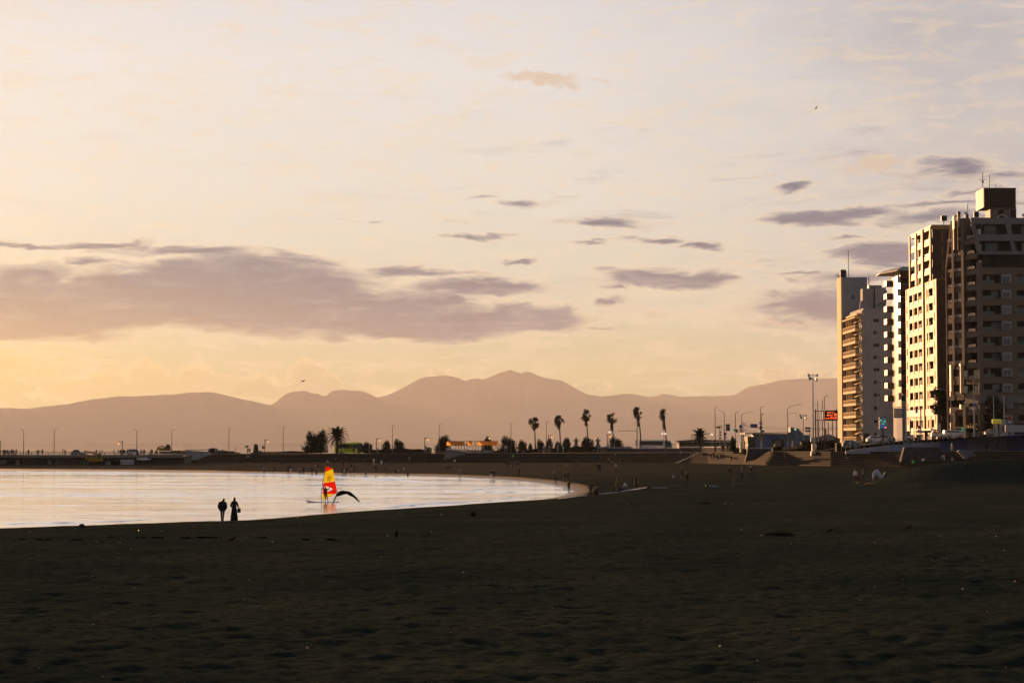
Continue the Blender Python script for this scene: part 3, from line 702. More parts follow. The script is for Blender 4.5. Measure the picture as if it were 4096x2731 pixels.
POSE = {
 'stand': {},
 'relaxed': dict(elL=(-.25,.05,1.12), haR=(.22,-.1,.74), knR=(.13,-.05,.49), anR=(.15,-.02,.08), toR=(.18,-.17,.035)),
 'walk': dict(knL=(-.09,-.17,.52), anL=(-.09,-.22,.1), toL=(-.09,-.37,.07), knR=(.09,.10,.50), anR=(.09,.32,.16), toR=(.09,.22,.05), elL=(-.22,.12,1.13), wrL=(-.22,.02,.9), haL=(-.22,-.04,.82), elR=(.22,-.10,1.12), wrR=(.2,-.27,.95), haR=(.19,-.34,.9)),
 'walkx': dict(knL=(-.18,-.03,.50), anL=(-.30,0,.09), toL=(-.42,-.06,.05), knR=(.12,.02,.50), anR=(.26,.03,.12), toR=(.18,-.02,.035)),
 'phone': dict(elL=(-.24,-.03,1.12), wrL=(-.1,-.22,1.22), haL=(-.04,-.26,1.28), elR=(.24,-.03,1.12), wrR=(.1,-.22,1.22), haR=(.04,-.26,1.28), hea=(0,-.03,1.575), top=(0,-.03,1.66)),
 'photo': dict(elL=(-.27,-.12,1.3), wrL=(-.12,-.3,1.5), haL=(-.06,-.35,1.56), elR=(.27,-.12,1.3), wrR=(.12,-.3,1.5), haR=(.06,-.35,1.56)),
 'point': dict(elL=(-.40,-.05,1.36), wrL=(-.62,-.12,1.42), haL=(-.72,-.14,1.43)),
 'wave': dict(elR=(.40,-.02,1.3), wrR=(.5,-.08,1.5), haR=(.52,-.1,1.6)),
 'bend': dict(spi=(0,-.18,1.05), che=(0,-.38,1.02), nec=(0,-.5,.96), hea=(0,-.58,.9), top=(0,-.63,.85), shL=(-.17,-.4,.98), shR=(.17,-.4,.98), elL=(-.2,-.42,.72), wrL=(-.17,-.45,.5), haL=(-.15,-.47,.4), elR=(.2,-.42,.72), wrR=(.17,-.45,.5), haR=(.15,-.47,.4)),
 'crouch': dict(pel=(0,.12,.33), spi=(0,.02,.52), che=(0,-.1,.70), nec=(0,-.15,.83), hea=(0,-.19,.93), top=(0,-.2,1.0), shL=(-.17,-.1,.74), shR=(.17,-.1,.74), elL=(-.22,-.27,.52), wrL=(-.12,-.42,.4), haL=(-.08,-.48,.34), elR=(.22,-.27,.52), wrR=(.12,-.42,.4), haR=(.08,-.48,.34),
      hiL=(-.1,.1,.30), hiR=(.1,.1,.30), knL=(-.17,-.3,.46), knR=(.17,-.3,.46), anL=(-.13,-.08,.09), anR=(.13,-.08,.09), toL=(-.14,-.25,.035), toR=(.14,-.25,.035)),
 'sit': dict(pel=(0,.1,.12), spi=(0,.12,.33), che=(0,.06,.52), nec=(0,.02,.66), hea=(0,-.02,.77), top=(0,-.02,.85), shL=(-.17,.06,.57), shR=(.17,.06,.57), elL=(-.24,-.12,.4), wrL=(-.12,-.32,.42), haL=(-.05,-.38,.42), elR=(.24,-.12,.4), wrR=(.12,-.32,.42), haR=(.05,-.38,.42),
      hiL=(-.1,.06,.11), hiR=(.1,.06,.11), knL=(-.12,-.32,.45), knR=(.12,-.32,.45), anL=(-.12,-.42,.07), anR=(.12,-.42,.07), toL=(-.13,-.58,.035), toR=(.13,-.58,.035)),
 'seat': dict(pel=(0,.1,.12), spi=(0,.12,.33), che=(0,.08,.52), nec=(0,.05,.66), hea=(0,.0,.77), top=(0,.0,.85), shL=(-.17,.08,.57), shR=(.17,.08,.57), elL=(-.22,.0,.32), wrL=(-.14,-.2,.24), haL=(-.1,-.28,.2), elR=(.22,.0,.32), wrR=(.14,-.2,.24), haR=(.1,-.28,.2),
      hiL=(-.1,.06,.11), hiR=(.1,.06,.11), knL=(-.12,-.34,.13), knR=(.12,-.34,.13), anL=(-.12,-.42,-.28), anR=(.12,-.42,-.28), toL=(-.13,-.56,-.33), toR=(.13,-.56,-.33)),
}
def figure(name, ov, rad=None, fingers=False, scale=1.0, sub=1):
    J = {k: Vector(v) for k, v in BASEJ.items()}; J.update({k: Vector(v) for k, v in ov.items()})
    bm = bmesh.new(); sk = bm.verts.layers.skin.verify(); V = {}
    def radius(k):
        if rad and k in rad: return rad[k]
        return RAD.get(k, RAD.get(k[:2]))
    for k, c in J.items():
        v = bm.verts.new(c); V[k] = v; v[sk].radius = radius(k)
    V['pel'][sk].use_root = True
    bones = [(a, b, m) for a, b, m in BONES]
    for a, b, m in bones: bm.edges.new((V[a], V[b]))
    if fingers:
        for s in 'LR':
            w, h = J['wr'+s], J['ha'+s]; d = (h - w).normalized(); side = d.cross(Vector((0, 1, 0)));
            side = side.normalized() if side.length > .1 else Vector((1, 0, 0))
            cur = d.cross(side)
            for i, (q, ln) in enumerate(((-.028,.062),(-.009,.075),(.010,.07),(.028,.055))):
                a = h + side * q + d * .02; b = a + d * ln * .55 + cur * .01; c = b + d * ln * .35 + cur * .03
                prev = V['ha'+s]
                for kk, pt in enumerate((a, b, c)):
                    v = bm.verts.new(pt); v[sk].radius = (.0095 - kk*.001,) * 2; bm.edges.new((prev, v)); prev = v
            a = w.lerp(h, .45) - side * .035; b = a - side * .022 + d * .03; c = b + d * .025
            prev = V['ha'+s]
            for kk, pt in enumerate((a, b, c)):
                v = bm.verts.new(pt); v[sk].radius = (.011 - kk*.001,) * 2; bm.edges.new((prev, v)); prev = v
    me = bpy.data.meshes.new(name + '_rig'); bm.to_mesh(me); bm.free()
    o = bpy.data.objects.new(name, me); COL.objects.link(o)
    md = o.modifiers.new('skin', 'SKIN'); md.use_smooth_shade = True
    if sub: ms = o.modifiers.new('sub', 'SUBSURF'); ms.levels = sub; ms.render_levels = sub
    dg = bpy.context.evaluated_depsgraph_get(); ev = o.evaluated_get(dg)
    me2 = bpy.data.meshes.new_from_object(ev); me2.name = name
    bpy.data.objects.remove(o)
    for m in (SKIN, CL['dark'], CL['dark'], HAIR, SHOE):
        me2.materials.append(m)
    segs = [(J[a], J[b], m, a) for a, b, m in bones]
    for p_ in me2.polygons:
        c = p_.center; best = 1e9; mi = 1
        for a, b, m, nm in segs:
            d = b - a; t_ = max(0, min(1, (c - a).dot(d) / d.length_squared)); q = (c - a - d * t_).length
            if nm in ('pel', 'spi', 'che') and m == 1: q *= .8
            if q < best: best = q; mi = m
        if mi == 0 or mi == 3:                      # face in front, hair round the sides, back and top of the head
            hd = J['hea']; r = c - hd
            if (c - hd).length < .16 and best < .16 and (J['haL'] - c).length > .12 and (J['haR'] - c).length > .12:
                f = Vector((0, -1, 0)); mi = 3 if (r.z > .035 or r.y > -.015) and r.z > -.07 else 0
        p_.material_index = mi; p_.use_smooth = True
    # nose and ears, small bumps joined to the same figure
    return me2
FIG = {}
def fig(pose, variant=''):
    if pose not in FIG: FIG[pose] = figure('body_' + pose, POSE[pose])
    return FIG[pose]
HAIRCAP = None
def hair_mesh(long_=False):
    mb = MB(); mb.ball((0, .012, .01), .112, 10, 0, (.92, 1.0, 1.02))
    if long_: mb.tube([(0, .07, .02), (0, .10, -.12), (0, .10, -.26), (0, .09, -.34)], [.09, .10, .085, .04], 8)
    return mb.mesh('hair', [HAIR], True)
HM = {False: hair_mesh(False), True: hair_mesh(True)}
def skirt_mesh(z0, z1, r0, r1):
    return MB().lathe((0, 0, 0), [(r0, z0), (r0*1.05, z0 - .1), ((r0+r1)/2, (z0+z1)/2), (r1, z1)], 14).mesh('skirt', [CL['dark']], True)
SKM = {'skirt': skirt_mesh(1.0, .45, .15, .27), 'dress': skirt_mesh(1.0, .22, .16, .3), 'coat': skirt_mesh(1.05, .55, .175, .23)}
NPEOPLE = 0
def person(loc, pose='stand', top='dark', bot='black', face=0.0, h=None, label='', group=None, extra=None, hair=False, hairm=None, hat=None, backpack=None, tilt=0.0):
    """h: stature in metres; face: heading in degrees, 0 looks towards the camera"""
    o = bpy.data.objects.new('person', fig(pose)); COL.objects.link(o)
    s = (h or 1.66) / 1.73
    o.location = loc; o.rotation_euler = (0, R(tilt), R(face)); o.scale = (s, s, s)
    for i, m in ((1, CL[top]), (2, CL[bot])):
        o.material_slots[i].link = 'OBJECT'; o.material_slots[i].material = m
    tag(o, label, 'person', group)
    J = dict(BASEJ); J.update(POSE[pose])
    hp = J['hea']
    ho = bpy.data.objects.new('hair', HM[hair]); COL.objects.link(ho); ho.parent = o; ho.location = (hp[0], hp[1] + .012, hp[2] + .03)
    if hairm: ho.material_slots[0].link = 'OBJECT'; ho.material_slots[0].material = CL[hairm]
    if extra:
        k = bpy.data.objects.new({'skirt': 'skirt', 'dress': 'skirt', 'coat': 'coat_skirt'}[extra], SKM[extra]); COL.objects.link(k); k.parent = o
        k.material_slots[0].link = 'OBJECT'; k.material_slots[0].material = CL[bot if extra != 'coat' else top]
    if backpack:
        c = J['che']; bpk = MB().cbox((c[0], c[1] + .17, c[2] - .12), (.28, .16, .42)).build('backpack', [CL[backpack]], o)
    return o
def bp_(u, v, **k):          # a person standing on the sand where pixel (u, v) meets it
    q = foot(u, v); return person(q + Vector((0, 0, .01)), **k)
def ap_(u, v, Y, **k): return person(at(u, v, Y), **k)

G1 = 'people along the far waterline'; G2 = 'people standing about on the beach'; G3 = 'people sitting on the seawall steps'
for a in [
 (1125,1859,'walk','dark','black',60,1.65,'left one of a dark pair walking side by side near the steps'),
 (1132,1859,'walkx','black','dark',-70,1.65,'right one of a dark pair walking side by side near the steps'),
 (1056,1896,'stand','grey','denim',180,1.72,'person in a grey top with bare shins, leftmost walker at the water edge'),
 (1092,1892,'bend','black','black',90,1.6,'dark figure bent right over at the waterline, second from the left'),
 (1152,1891,'stand','dark','dark',10,1.45,'front person of a trio at the waterline between the bent figure and the couple'),
 (1158,1886,'phone','brown','dark',0,1.7,'tall one behind in a waterline trio, holding a phone'),
 (1163,1889,'relaxed','dark','white',0,1.5,'person with a white skirt in a waterline trio'),
 (1198,1899,'relaxed','grey','dark',180,1.6,'person in a pale grey top standing with feet in the water, back turned'),
 (1205,1895,'stand','olive','dark',0,1.35,'small dark child between two adults at the water edge'),
 (1214,1899,'stand','black','dark',180,1.66,'person in a long dark coat with a white bag at the waterline'),
 (1248,1898,'point','dark','black',10,1.62,'dark figure reaching an arm out to the left at the water edge'),
 (1264,1897,'crouch','dark','black',70,1.5,'dark figure crouching by the water next to the one reaching out'),
 (1270,1869,'crouch','red','black',60,1.8,'person in a dark red top kneeling up the beach left of the sail tip'),
 (1265,1868,'crouch','white','grey',-60,1.2,'small child in white beside the kneeling red-topped person'),
 (1310,1865,'walk','ltblue','black',170,1.66,'person in a pale blue shirt just above the tip of the sail'),
 (1306,1852,'stand','dark','dark',0,1.5,'faint dark figure on the lowest step above the sail'),
 (1343,1852,'walkx','grey','black',180,1.66,'person in a pale grey shirt walking along the foot of the steps'),
 (1365,1866,'stand','black','black',0,1.66,'left one of two dark figures standing close right of the sail top'),
 (1373,1866,'relaxed','dark','black',180,1.66,'right one of two dark figures standing close right of the sail top'),
 (1370,1900,'photo','black','black',160,1.7,'tall dark figure with both arms raised at the waterline right of the sail'),
 (1378,1900,'stand','white','grey',10,1.35,'child in white between two dark adults at the waterline'),
 (1384,1900,'stand','dark','black',0,1.6,'dark figure right of the child in white at the waterline'),
 (1403,1881,'point','brown','dark',0,1.6,'person gesturing with an arm behind a small child, right of the sail'),
 (1404,1894,'stand','pink','black',90,1.1,'small child in a dusty pink top standing near the water'),
 (1417,1887,'relaxed','black','black',-50,1.62,'dark broad figure facing the child in pink'),
 (1454,1851,'stand','olive','dark',0,1.5,'person in an olive top at the foot of the steps'),
 (1461,1864,'walkx','black','dark',30,1.7,'dark figure with long stride passing the foot of the steps'),
 (1478,1864,'relaxed','black','black',180,1.7,'dark figure standing legs apart left of the one in white'),
 (1495,1858,'stand','white','cream',180,1.7,'person all in white by the foot of the steps'),
 (1526,1857,'stand','dark','white',0,1.66,'person with a dark top and long white skirt near the steps'),
 (1503,1890,'stand','black','black',180,1.66,'lone dark hooded figure half way down the far beach'),
 (1463,1901,'crouch','grey','black',180,1.6,'figure crouching at the waterline with a white patch on the back'),
 (1545,1897,'stand','black','dark',90,1.35,'thin dark child near the waterline right of the hooded figure'),
 (1583,1892,'sit','dark','black',60,1.55,'dark one of a pair sitting together on the far sand'),
 (1593,1891,'sit','cream','beige',0,1.5,'cream-clothed one of a pair sitting together on the far sand'),
 (1615,1884,'stand','dark','white',-60,1.6,'person in white trousers lit orange at the waist'),
 (1630,1907,'crouch','dark','red',40,1.6,'figure crouching at the far waterline beside the long ripple'),
 (1637,1848,'stand','white','beige',-70,1.66,'person in a white top pushing a pram on the lowest step'),
 (1819,1861,'phone','white','black',0,1.66,'person in a white top and dark trousers below the speckled wall'),
 (1811,1863,'crouch','tan','denim',60,1.4,'tan-topped figure crouching beside the white-topped person'),
 (1839,1906,'stand','beige','grey',180,1.66,'person in a beige shirt alone at the waterline, centre'),
 (1965,1916,'relaxed','black','white',180,1.66,'person in a dark jacket and white trousers at the waterline'),
 (1975,1915,'walk','dark','dark',170,1.66,'dark figure next to the one in white trousers'),
 (2027,1874,'stand','black','black',180,1.7,'leftmost of five dark figures bunched on the open sand'),
 (2036,1874,'relaxed','dark','black',0,1.7,'second from the left of five dark figures bunched on the open sand'),
 (2048,1879,'walk','dark','dark',20,1.7,'middle one of five dark figures, stepping forward'),
 (2063,1873,'phone','brown','black',0,1.55,'fourth of five dark figures, reddish top'),
 (2072,1874,'stand','navy','black',180,1.7,'rightmost of five dark figures bunched on the open sand'),
 (2076,1905,'stand','black','black',180,1.66,'lone slim dark figure in front of the bunch of five'),
 (2305,1869,'walk','black','black',60,1.66,'dark adult walking with a small child in a white cap'),
 (2320,1867,'stand','dark','dark',0,.95,'small child in a white cap on the sand'),
 (2390,1888,'stand','black','black',180,1.66,'left one of a dark couple standing close on the right-hand beach'),
 (2399,1888,'relaxed','dark','black',180,1.72,'right one of a dark couple standing close, with pale shoes'),
 (2464,1886,'stand','lilac','black',180,1.66,'person in a lilac-grey jacket seen from behind'),
 (2404,1857,'phone','dark','black',0,1.66,'dark figure with a brightly lit face near the steps'),
 (2434,1856,'phone','grey','dark',60,1.6,'person in grey with a small light by the face near the steps'),
 (2449,1857,'sit','black','black',0,1.6,'dark figure sitting on the sand between two standing groups'),
 (2462,1843,'stand','black','black',0,1.7,'dark figure in a pale cap on the lower steps'),
 (2483,1864,'walkx','dark','black',0,1.66,'left one of a striding dark pair behind the lilac jacket'),
 (2492,1865,'stand','black','black',180,1.72,'right one of a dark pair behind the lilac jacket'),
 (2218,1913,'stand','beige','black',180,1.66,'person in a beige shirt walking away above the tip of the bay'),
 (2223,1938,'walk','black','black',80,1.25,'small dark child running on the wet sand at the tip of the bay'),
 (2258,1930,'stand','dark','denim',180,1.62,'left one of a close couple by the tip of the bay'),
 (2271,1929,'relaxed','black','black',180,1.72,'right one of a close couple by the tip of the bay'),
 (2276,1972,'point','black','dark',180,1.6,'dark slim figure reaching out on the wet sand next to the tip of the bay'),
 (2362,1985,'walkx','dark','black',20,1.66,'dark figure leaning over the windsurf gear with one leg out'),
 (2382,1984,'crouch','black','black',70,1.7,'dark figure crouching at the end of the long windsurf gear'),
 (2470,1968,'stand','tan','black',170,1.66,'tall figure with one sunlit side beside the windsurf boards'),
 (2497,1956,'crouch','white','grey',60,1.6,'person in a pale striped shirt squatting over the gear'),
 (2544,1953,'stand','brown','brown',180,1.66,'figure in a long brown coat at the right end of the gear'),
 (2694,1911,'crouch','blue','white',0,1.25,'child in a bright blue top squatting on the dark sand'),
 (2727,1910,'phone','dark','black',0,1.66,'dark adult holding something near the blue child'),
 (2748,1935,'phone','black','black',20,1.66,'nearer dark adult standing right of the blue child'),
 (2918,1912,'point','black','black',170,1.66,'dark figure with an arm out beside the camera tripod'),
 (2968,1911,'stand','grey','black',60,1.66,'person in grey with one sunlit edge and white shoes'),
 (3004,1908,'walk','black','black',60,1.66,'dark figure in a pale cap walking right of the tripod group'),
 (3421,1928,'relaxed','white','black',180,1.66,'person in a white shirt and dark trousers left of the white wing sails'),
 (3453,1928,'stand','brown','black',180,1.6,'person with a pale satchel between the white shirt and the wing sails'),
]:
    u, v, pose, top, bot, fc, h, lb = a
    kw = {}
    if 'coat' in lb: kw['extra'] = 'coat' if 'dark coat' in lb else 'dress'
    if 'white skirt' in lb: kw['extra'] = 'dress' if 'long' in lb else 'skirt'
    if 'white cap' in lb and 'adult' not in lb or 'pale cap' in lb: kw['hairm'] = 'white'
    if 'satchel' in lb: kw['backpack'] = 'grey'
    q = foot(u, v)
    if v < 1856 and u < 2500: q = at(u, v, yft(u) + .8); q.z += .02
    person(q + Vector((0, 0, .01)), pose, top, bot, fc, h, lb, G1 if v > 1880 and u < 2100 else G2, **kw)
# on the steps and the promenade
for a in [
 (2053,1826,'seat','lime','black',0,1.66,3,'person in a neon yellow-green top sitting high on the dark steps'),
 (2275,1813,'seat','black','black',20,1.66,6,'first dark figure sitting on the top step, in front of the white car'),
 (2345,1813,'seat','dark','dark',0,1.66,6,'second dark figure sitting on the top step, below the right stone lantern'),
 (2414,1814,'seat','navy','black',0,1.66,6,'third figure sitting on the top step, below the pine'),
 (2581,1812,'seat','dark','black',-20,1.66,6,'dark figure on the top step below the white coach'),
 (2651,1812,'seat','black','black',10,1.66,6,'dark figure on the top step below the front of the white coach'),
 (2661,1812,'seat','grey','black',-10,1.6,6,'grey-topped companion sitting beside the dark figure below the coach front'),
 (2722,1812,'seat','dark','white',0,1.6,6,'figure with white socks on the top step left of the low building'),
 (2767,1811,'seat','black','black',0,1.66,6,'dark figure on the top step below the low building'),
 (2812,1818,'seat','black','black',0,1.66,4,'left one of the crowd on the sunlit steps'),
 (2822,1816,'seat','dark','dark',30,1.66,4,'second of the crowd on the sunlit steps, leaning right'),
 (2843,1824,'seat','brown','black',0,1.66,3,'lower sitter of the crowd on the sunlit steps'),
 (2869,1824,'seat','olive','black',0,1.66,3,'olive-topped sitter of the crowd on the sunlit steps'),
 (2882,1825,'seat','black','black',0,1.66,3,'dark sitter at the right of the crowd on the sunlit steps'),
 (2891,1824,'seat','dark','black',0,1.6,3,'last sitter at the right of the crowd on the sunlit steps'),
 (2924,1837,'seat','dark','black',0,1.66,2,'lone sitter on the lower sunlit steps, left of the curved wall'),
 (3137,1830,'seat','olive','denim',60,1.66,3,'sitter on the sunlit steps right of the curved wall, upper one'),
 (3133,1856,'seat','black','black',20,1.7,1,'dark sitter on the lowest sunlit step'),
 (3387,1832,'seat','black','grey',0,1.66,3,'dark sitter with a pale shoe on the shaded steps below the ramp'),
]:
    u, v, pose, top, bot, fc, h, k, lb = a
    Y0 = yft(u) + DEP * k / NS + .35; z0 = sz(xat(u, yft(u)), yft(u)) - .15; hz_ = z0 + (ztt(u) - z0) * (k + 1 if k < 6 else 7) / NS
    person(Vector((xat(u, Y0), Y0, hz_ + .02)), pose, top, bot, fc, h, lb, G3)
for a in [
 (2854,1838,'stand','black','black',180,1.75,12,'tall dark figure standing in the middle of the crowd on the sunlit steps'),
]:
    u, v, pose, top, bot, fc, h, k, lb = a
    Y0 = yft(u) + DEP * 2 / NS + .5; z0 = sz(xat(u, yft(u)), yft(u)) - .15; person(Vector((xat(u, Y0), Y0, z0 + (ztt(u) - z0) * 3 / NS + .02)), pose, top, bot, fc, h, lb, G3)
GP = 'people on the promenade above the steps'
for u, dy, pose, top, bot, fc, h, lb in [
 (993,10,'stand','dark','black',0,1.6,'left one of two small figures left of the dark stone pillar'),
 (1001,10,'stand','black','black',0,1.6,'right one of two small figures left of the dark stone pillar'),
 (1416,9.6,'stand','black','black',180,1.75,'dark figure standing in front of the yellow-green bus'),
 (2069,9.8,'stand','navy','white',180,1.7,'person with white trousers on the promenade between two pines'),
 (2423,11,'stand','black','black',0,1.7,'dark figure on the promenade left of the pine with lamps'),
 (2410,12,'relaxed','dark','black',0,1.6,'shorter figure beside the dark one on the promenade'),
 (2514,10.2,'walk','dark','brown',90,1.7,'figure walking past the white coach rear'),
 (2803,10,'stand','black','black',0,1.7,'dark figure on the promenade at the foot of the round date palm'),
 (2814,11,'stand','white','black',0,1.5,'person in white on the promenade right of the round date palm'),
 (2860,10,'relaxed','black','black',180,1.72,'dark figure on the promenade below the tall thin lamp'),
 (2888,10.6,'stand','dark','black',0,1.7,'left one of three figures on the promenade by the signal posts'),
 (2894,11.4,'stand','black','black',0,1.7,'middle one of three figures on the promenade by the signal posts'),
 (2907,10.6,'relaxed','black','dark',0,1.7,'right one of three figures on the promenade by the signal posts'),
 (3263,10.5,'stand','ltblue','grey',90,1.66,'person in pale blue behind the loudspeaker mast base')]:
    Yp = yft(u) + dy; person(Vector((xat(u, Yp), Yp, ztt(u) + .02)), pose, top, bot, fc, h, lb, GP)
# people and heads along the bridge railing: counted from the left edge
BP = [(0,1.6),(4,1.7),(15,1.55),(19,1.6),(24,1.65),(27,1.5),(33,1.6),(36,1.55),(42,1.45),(48,1.78),(52,1.62),(58,1.62),(66,1.6),(70,1.7),(116,1.58),(119,1.62),(151,1.55),(157,1.62),(172,1.72),(254,1.74),(263,1.6),
      (388,1.66),(402,1.55),(410,1.64),(458,1.6),(475,1.7),(483,1.6),(487,1.62),(494,1.66),(498,1.64),(502,1.6),(512,1.68),(553,1.6),(565,1.62),(569,1.58),(574,1.64),(580,1.6),(605,1.55),(608,1.68),(612,1.64)]
ORD = ['first','second','third','fourth','fifth','sixth','seventh','eighth','ninth','tenth','eleventh','twelfth','thirteenth','fourteenth','fifteenth','sixteenth','seventeenth','eighteenth','nineteenth','twentieth']
ORD += ['twenty-' + w for w in ORD[:9]] + ['thirtieth'] + ['thirty-' + w for w in ORD[:9]] + ['fortieth']
rnd = random.Random(5)
for i, (u, h) in enumerate(BP):
    Yp = 521.2 + rnd.uniform(-.3, 1.2)
    person(Vector((xat(u, Yp), Yp, 2.96)), rnd.choice(['stand','relaxed','phone','photo']), rnd.choice(['black','dark','navy','brown']), 'black', rnd.choice([0,180,90,-60]), h + .04,
           ORD[i] + ' silhouetted person from the left end of the bridge railing', 'people silhouetted along the bridge')
GR = 'people in the shade below the ramp'
for u, v, Y_, pose, top, bot, fc, h, lb in [
 (3653,1858,352,'sit','green','black',0,1.7,'person in a bright green top sitting in front of the big dark wall'),
 (3691,1852,352,'crouch','white','black',30,1.7,'small figure with a white stripe right of the green-topped sitter'),
 (3777,1842,352,'bend','white','white',-80,1.6,'person in white bending over above the sand mound'),
 (3808,1842,352,'sit','grey','white',0,1.5,'pale figure sitting right of the one bending in white'),
 (3877,1846,350,'sit','black','black',0,1.7,'dark figure sitting in front of the pale slanted wall'),
 (3903,1846,350,'stand','black','black',0,1.1,'dark small figure at the right end of the pale slanted wall'),
 (3947,1806,360,'stand','black','black',180,1.6,'dark figure standing against the blue wall'),
 (3962,1816,356,'sit','black','black',0,1.7,'dark figure sitting below the one against the blue wall'),
 (3985,1802,362,'walk','dark','brown',70,1.8,'taller figure walking along the foot of the blue wall')]:
    ap_(u, v, Y_, pose=pose, top=top, bot=bot, face=fc, h=h, label=lb, group=GR)
for u, v, pose, top, bot, fc, h, lb in [
 (3555,1768,'phone','tan','brown',0,1.8,'sunlit person in tan clothes on the ramp behind the railing'),
 (3574,1766,'stand','black','black',0,1.7,'dark figure right of the sunlit one on the ramp'),
 (3632,1762,'relaxed','black','black',0,1.7,'dark figure between the tower door and the white motorbike'),
 (3676,1760,'stand','navy','black',0,1.7,'dark figure under the red round sign on the ramp')]:
    Yp = 388; z = at(u, lerp_tab(ramp_top, u), RY(u)).z - .08; person(Vector((xat(u, Yp), Yp, z)), pose, top, bot, fc, h, lb, 'people on the ramp by the railing')

# ---- the couple at the near water edge
POSE['bowed'] = dict(nec=(.02,-.02,1.47), hea=(-.075,-.03,1.565), top=(-.11,-.03,1.635), shL=(-.20,.01,1.39), shR=(.21,.01,1.375), elL=(-.27,.05,1.13), wrL=(-.235,-.03,.94), haL=(-.18,-.06,.88), elR=(.285,.05,1.12), wrR=(.24,-.03,.94), haR=(.18,-.06,.88),
    knL=(-.055,-.01,.49), knR=(.075,0,.49), anL=(-.03,.02,.08), anR=(.06,.02,.08), toL=(-.03,.14,.035), toR=(.06,.14,.035))
def flipface(p): return p
q = foot(890, 2087) ; 
man = person(q + Vector((0, 0, -.04)), 'stand', 'black', 'black', 180, 1.74, 'man in a dark jacket, head bowed and hands in pockets, at the near water edge')
man.data = figure('body_bowed', {k: ((v[0], v[1], v[2])) for k, v in POSE['bowed'].items()}, dict(pel=(.17,.13), spi=(.21,.15), che=(.235,.15), sh=(.1,.09), shL=(.095,.09), shR=(.095,.09), elL=(.078,.075), elR=(.078,.075), wrL=(.06,.055), wrR=(.06,.055), nec=(.075,.075)), fingers=False, sub=2)
for i in (1, 2): man.material_slots[i].link = 'OBJECT'; man.material_slots[i].material = CL['black']
for c in kids(man):
    c.location = (-.075, -.02, 1.585); c.scale = (.95, .95, .95)
man.rotation_euler.z = R(180); man.scale = (1, 1, 1)
jk = MB().lathe((.005, 0, 0), [(.19, .80), (.225, .84), (.245, .93), (.24, 1.05), (.24,1.2), (.2,1.33)], 18).build('jacket_hem', [CL['black']], man, True); jk.scale = (1, .72, 1)
cl_ = MB().lathe((.01, .0, 0), [(.10, 1.40), (.085, 1.46), (.08, 1.50)], 14).build('collar', [CL['black']], man, True)
# head bowed to the left as seen from behind: mirror since he faces away
man.scale = (-1, 1, 1) if False else (1, 1, 1)
POSE['bag'] = dict(elR=(-.0,0,0)) if False else {}
q = foot(937, 2083)
wom = person(q + Vector((0, 0, -.02)), 'stand', 'black', 'black', 180, 1.70, 'woman with long hair in a long dark dress and coat at the near water edge', hair=True)
ovw = dict(shL=(-.165,.01,1.36), elL=(-.245,-.03,1.12), wrL=(-.27,-.12,1.01), haL=(-.29,-.17,.975), shR=(.165,.01,1.36), elR=(.25,.03,1.10), wrR=(.16,-.12,1.0), haR=(.1,-.17,.98))
wom.data = figure('body_dress', ovw, dict(pel=(.17,.14), spi=(.155,.12), che=(.17,.125), shL=(.085,.08), shR=(.085,.08), elL=(.07,.07), elR=(.08,.08), wrL=(.045,.045), wrR=(.05,.05)), fingers=True, sub=2)
for i in (1, 2): wom.material_slots[i].link = 'OBJECT'; wom.material_slots[i].material = CL['black']
wom.scale = (1, 1, 1)
MB().lathe((0.01, 0, 0), [(.165, 1.06), (.185, .93), (.20, .75), (.235, .5), (.27, .25), (.275, .06)], 20).build('long_skirt', [CL['black']], wom, True)
bagm = mat('black_bag_leather', (.012, .011, .011), rough=.5)
bg_ = empty('handbag', wom.location + Vector((.30, .18, 0)), R(20), 'square dark tote bag hanging from the hand of the woman', 'bag')
MB().box((-.12, -.05, .62), (.13, .05, .92)).build('bag_body', [bagm], bg_)
MB().tube([(-.05, 0, .92), (-.045, 0, .985), (0, 0, 1.01), (.045, 0, .985), (.05, 0, .92)], .008, 6).build('handle', [bagm], bg_)
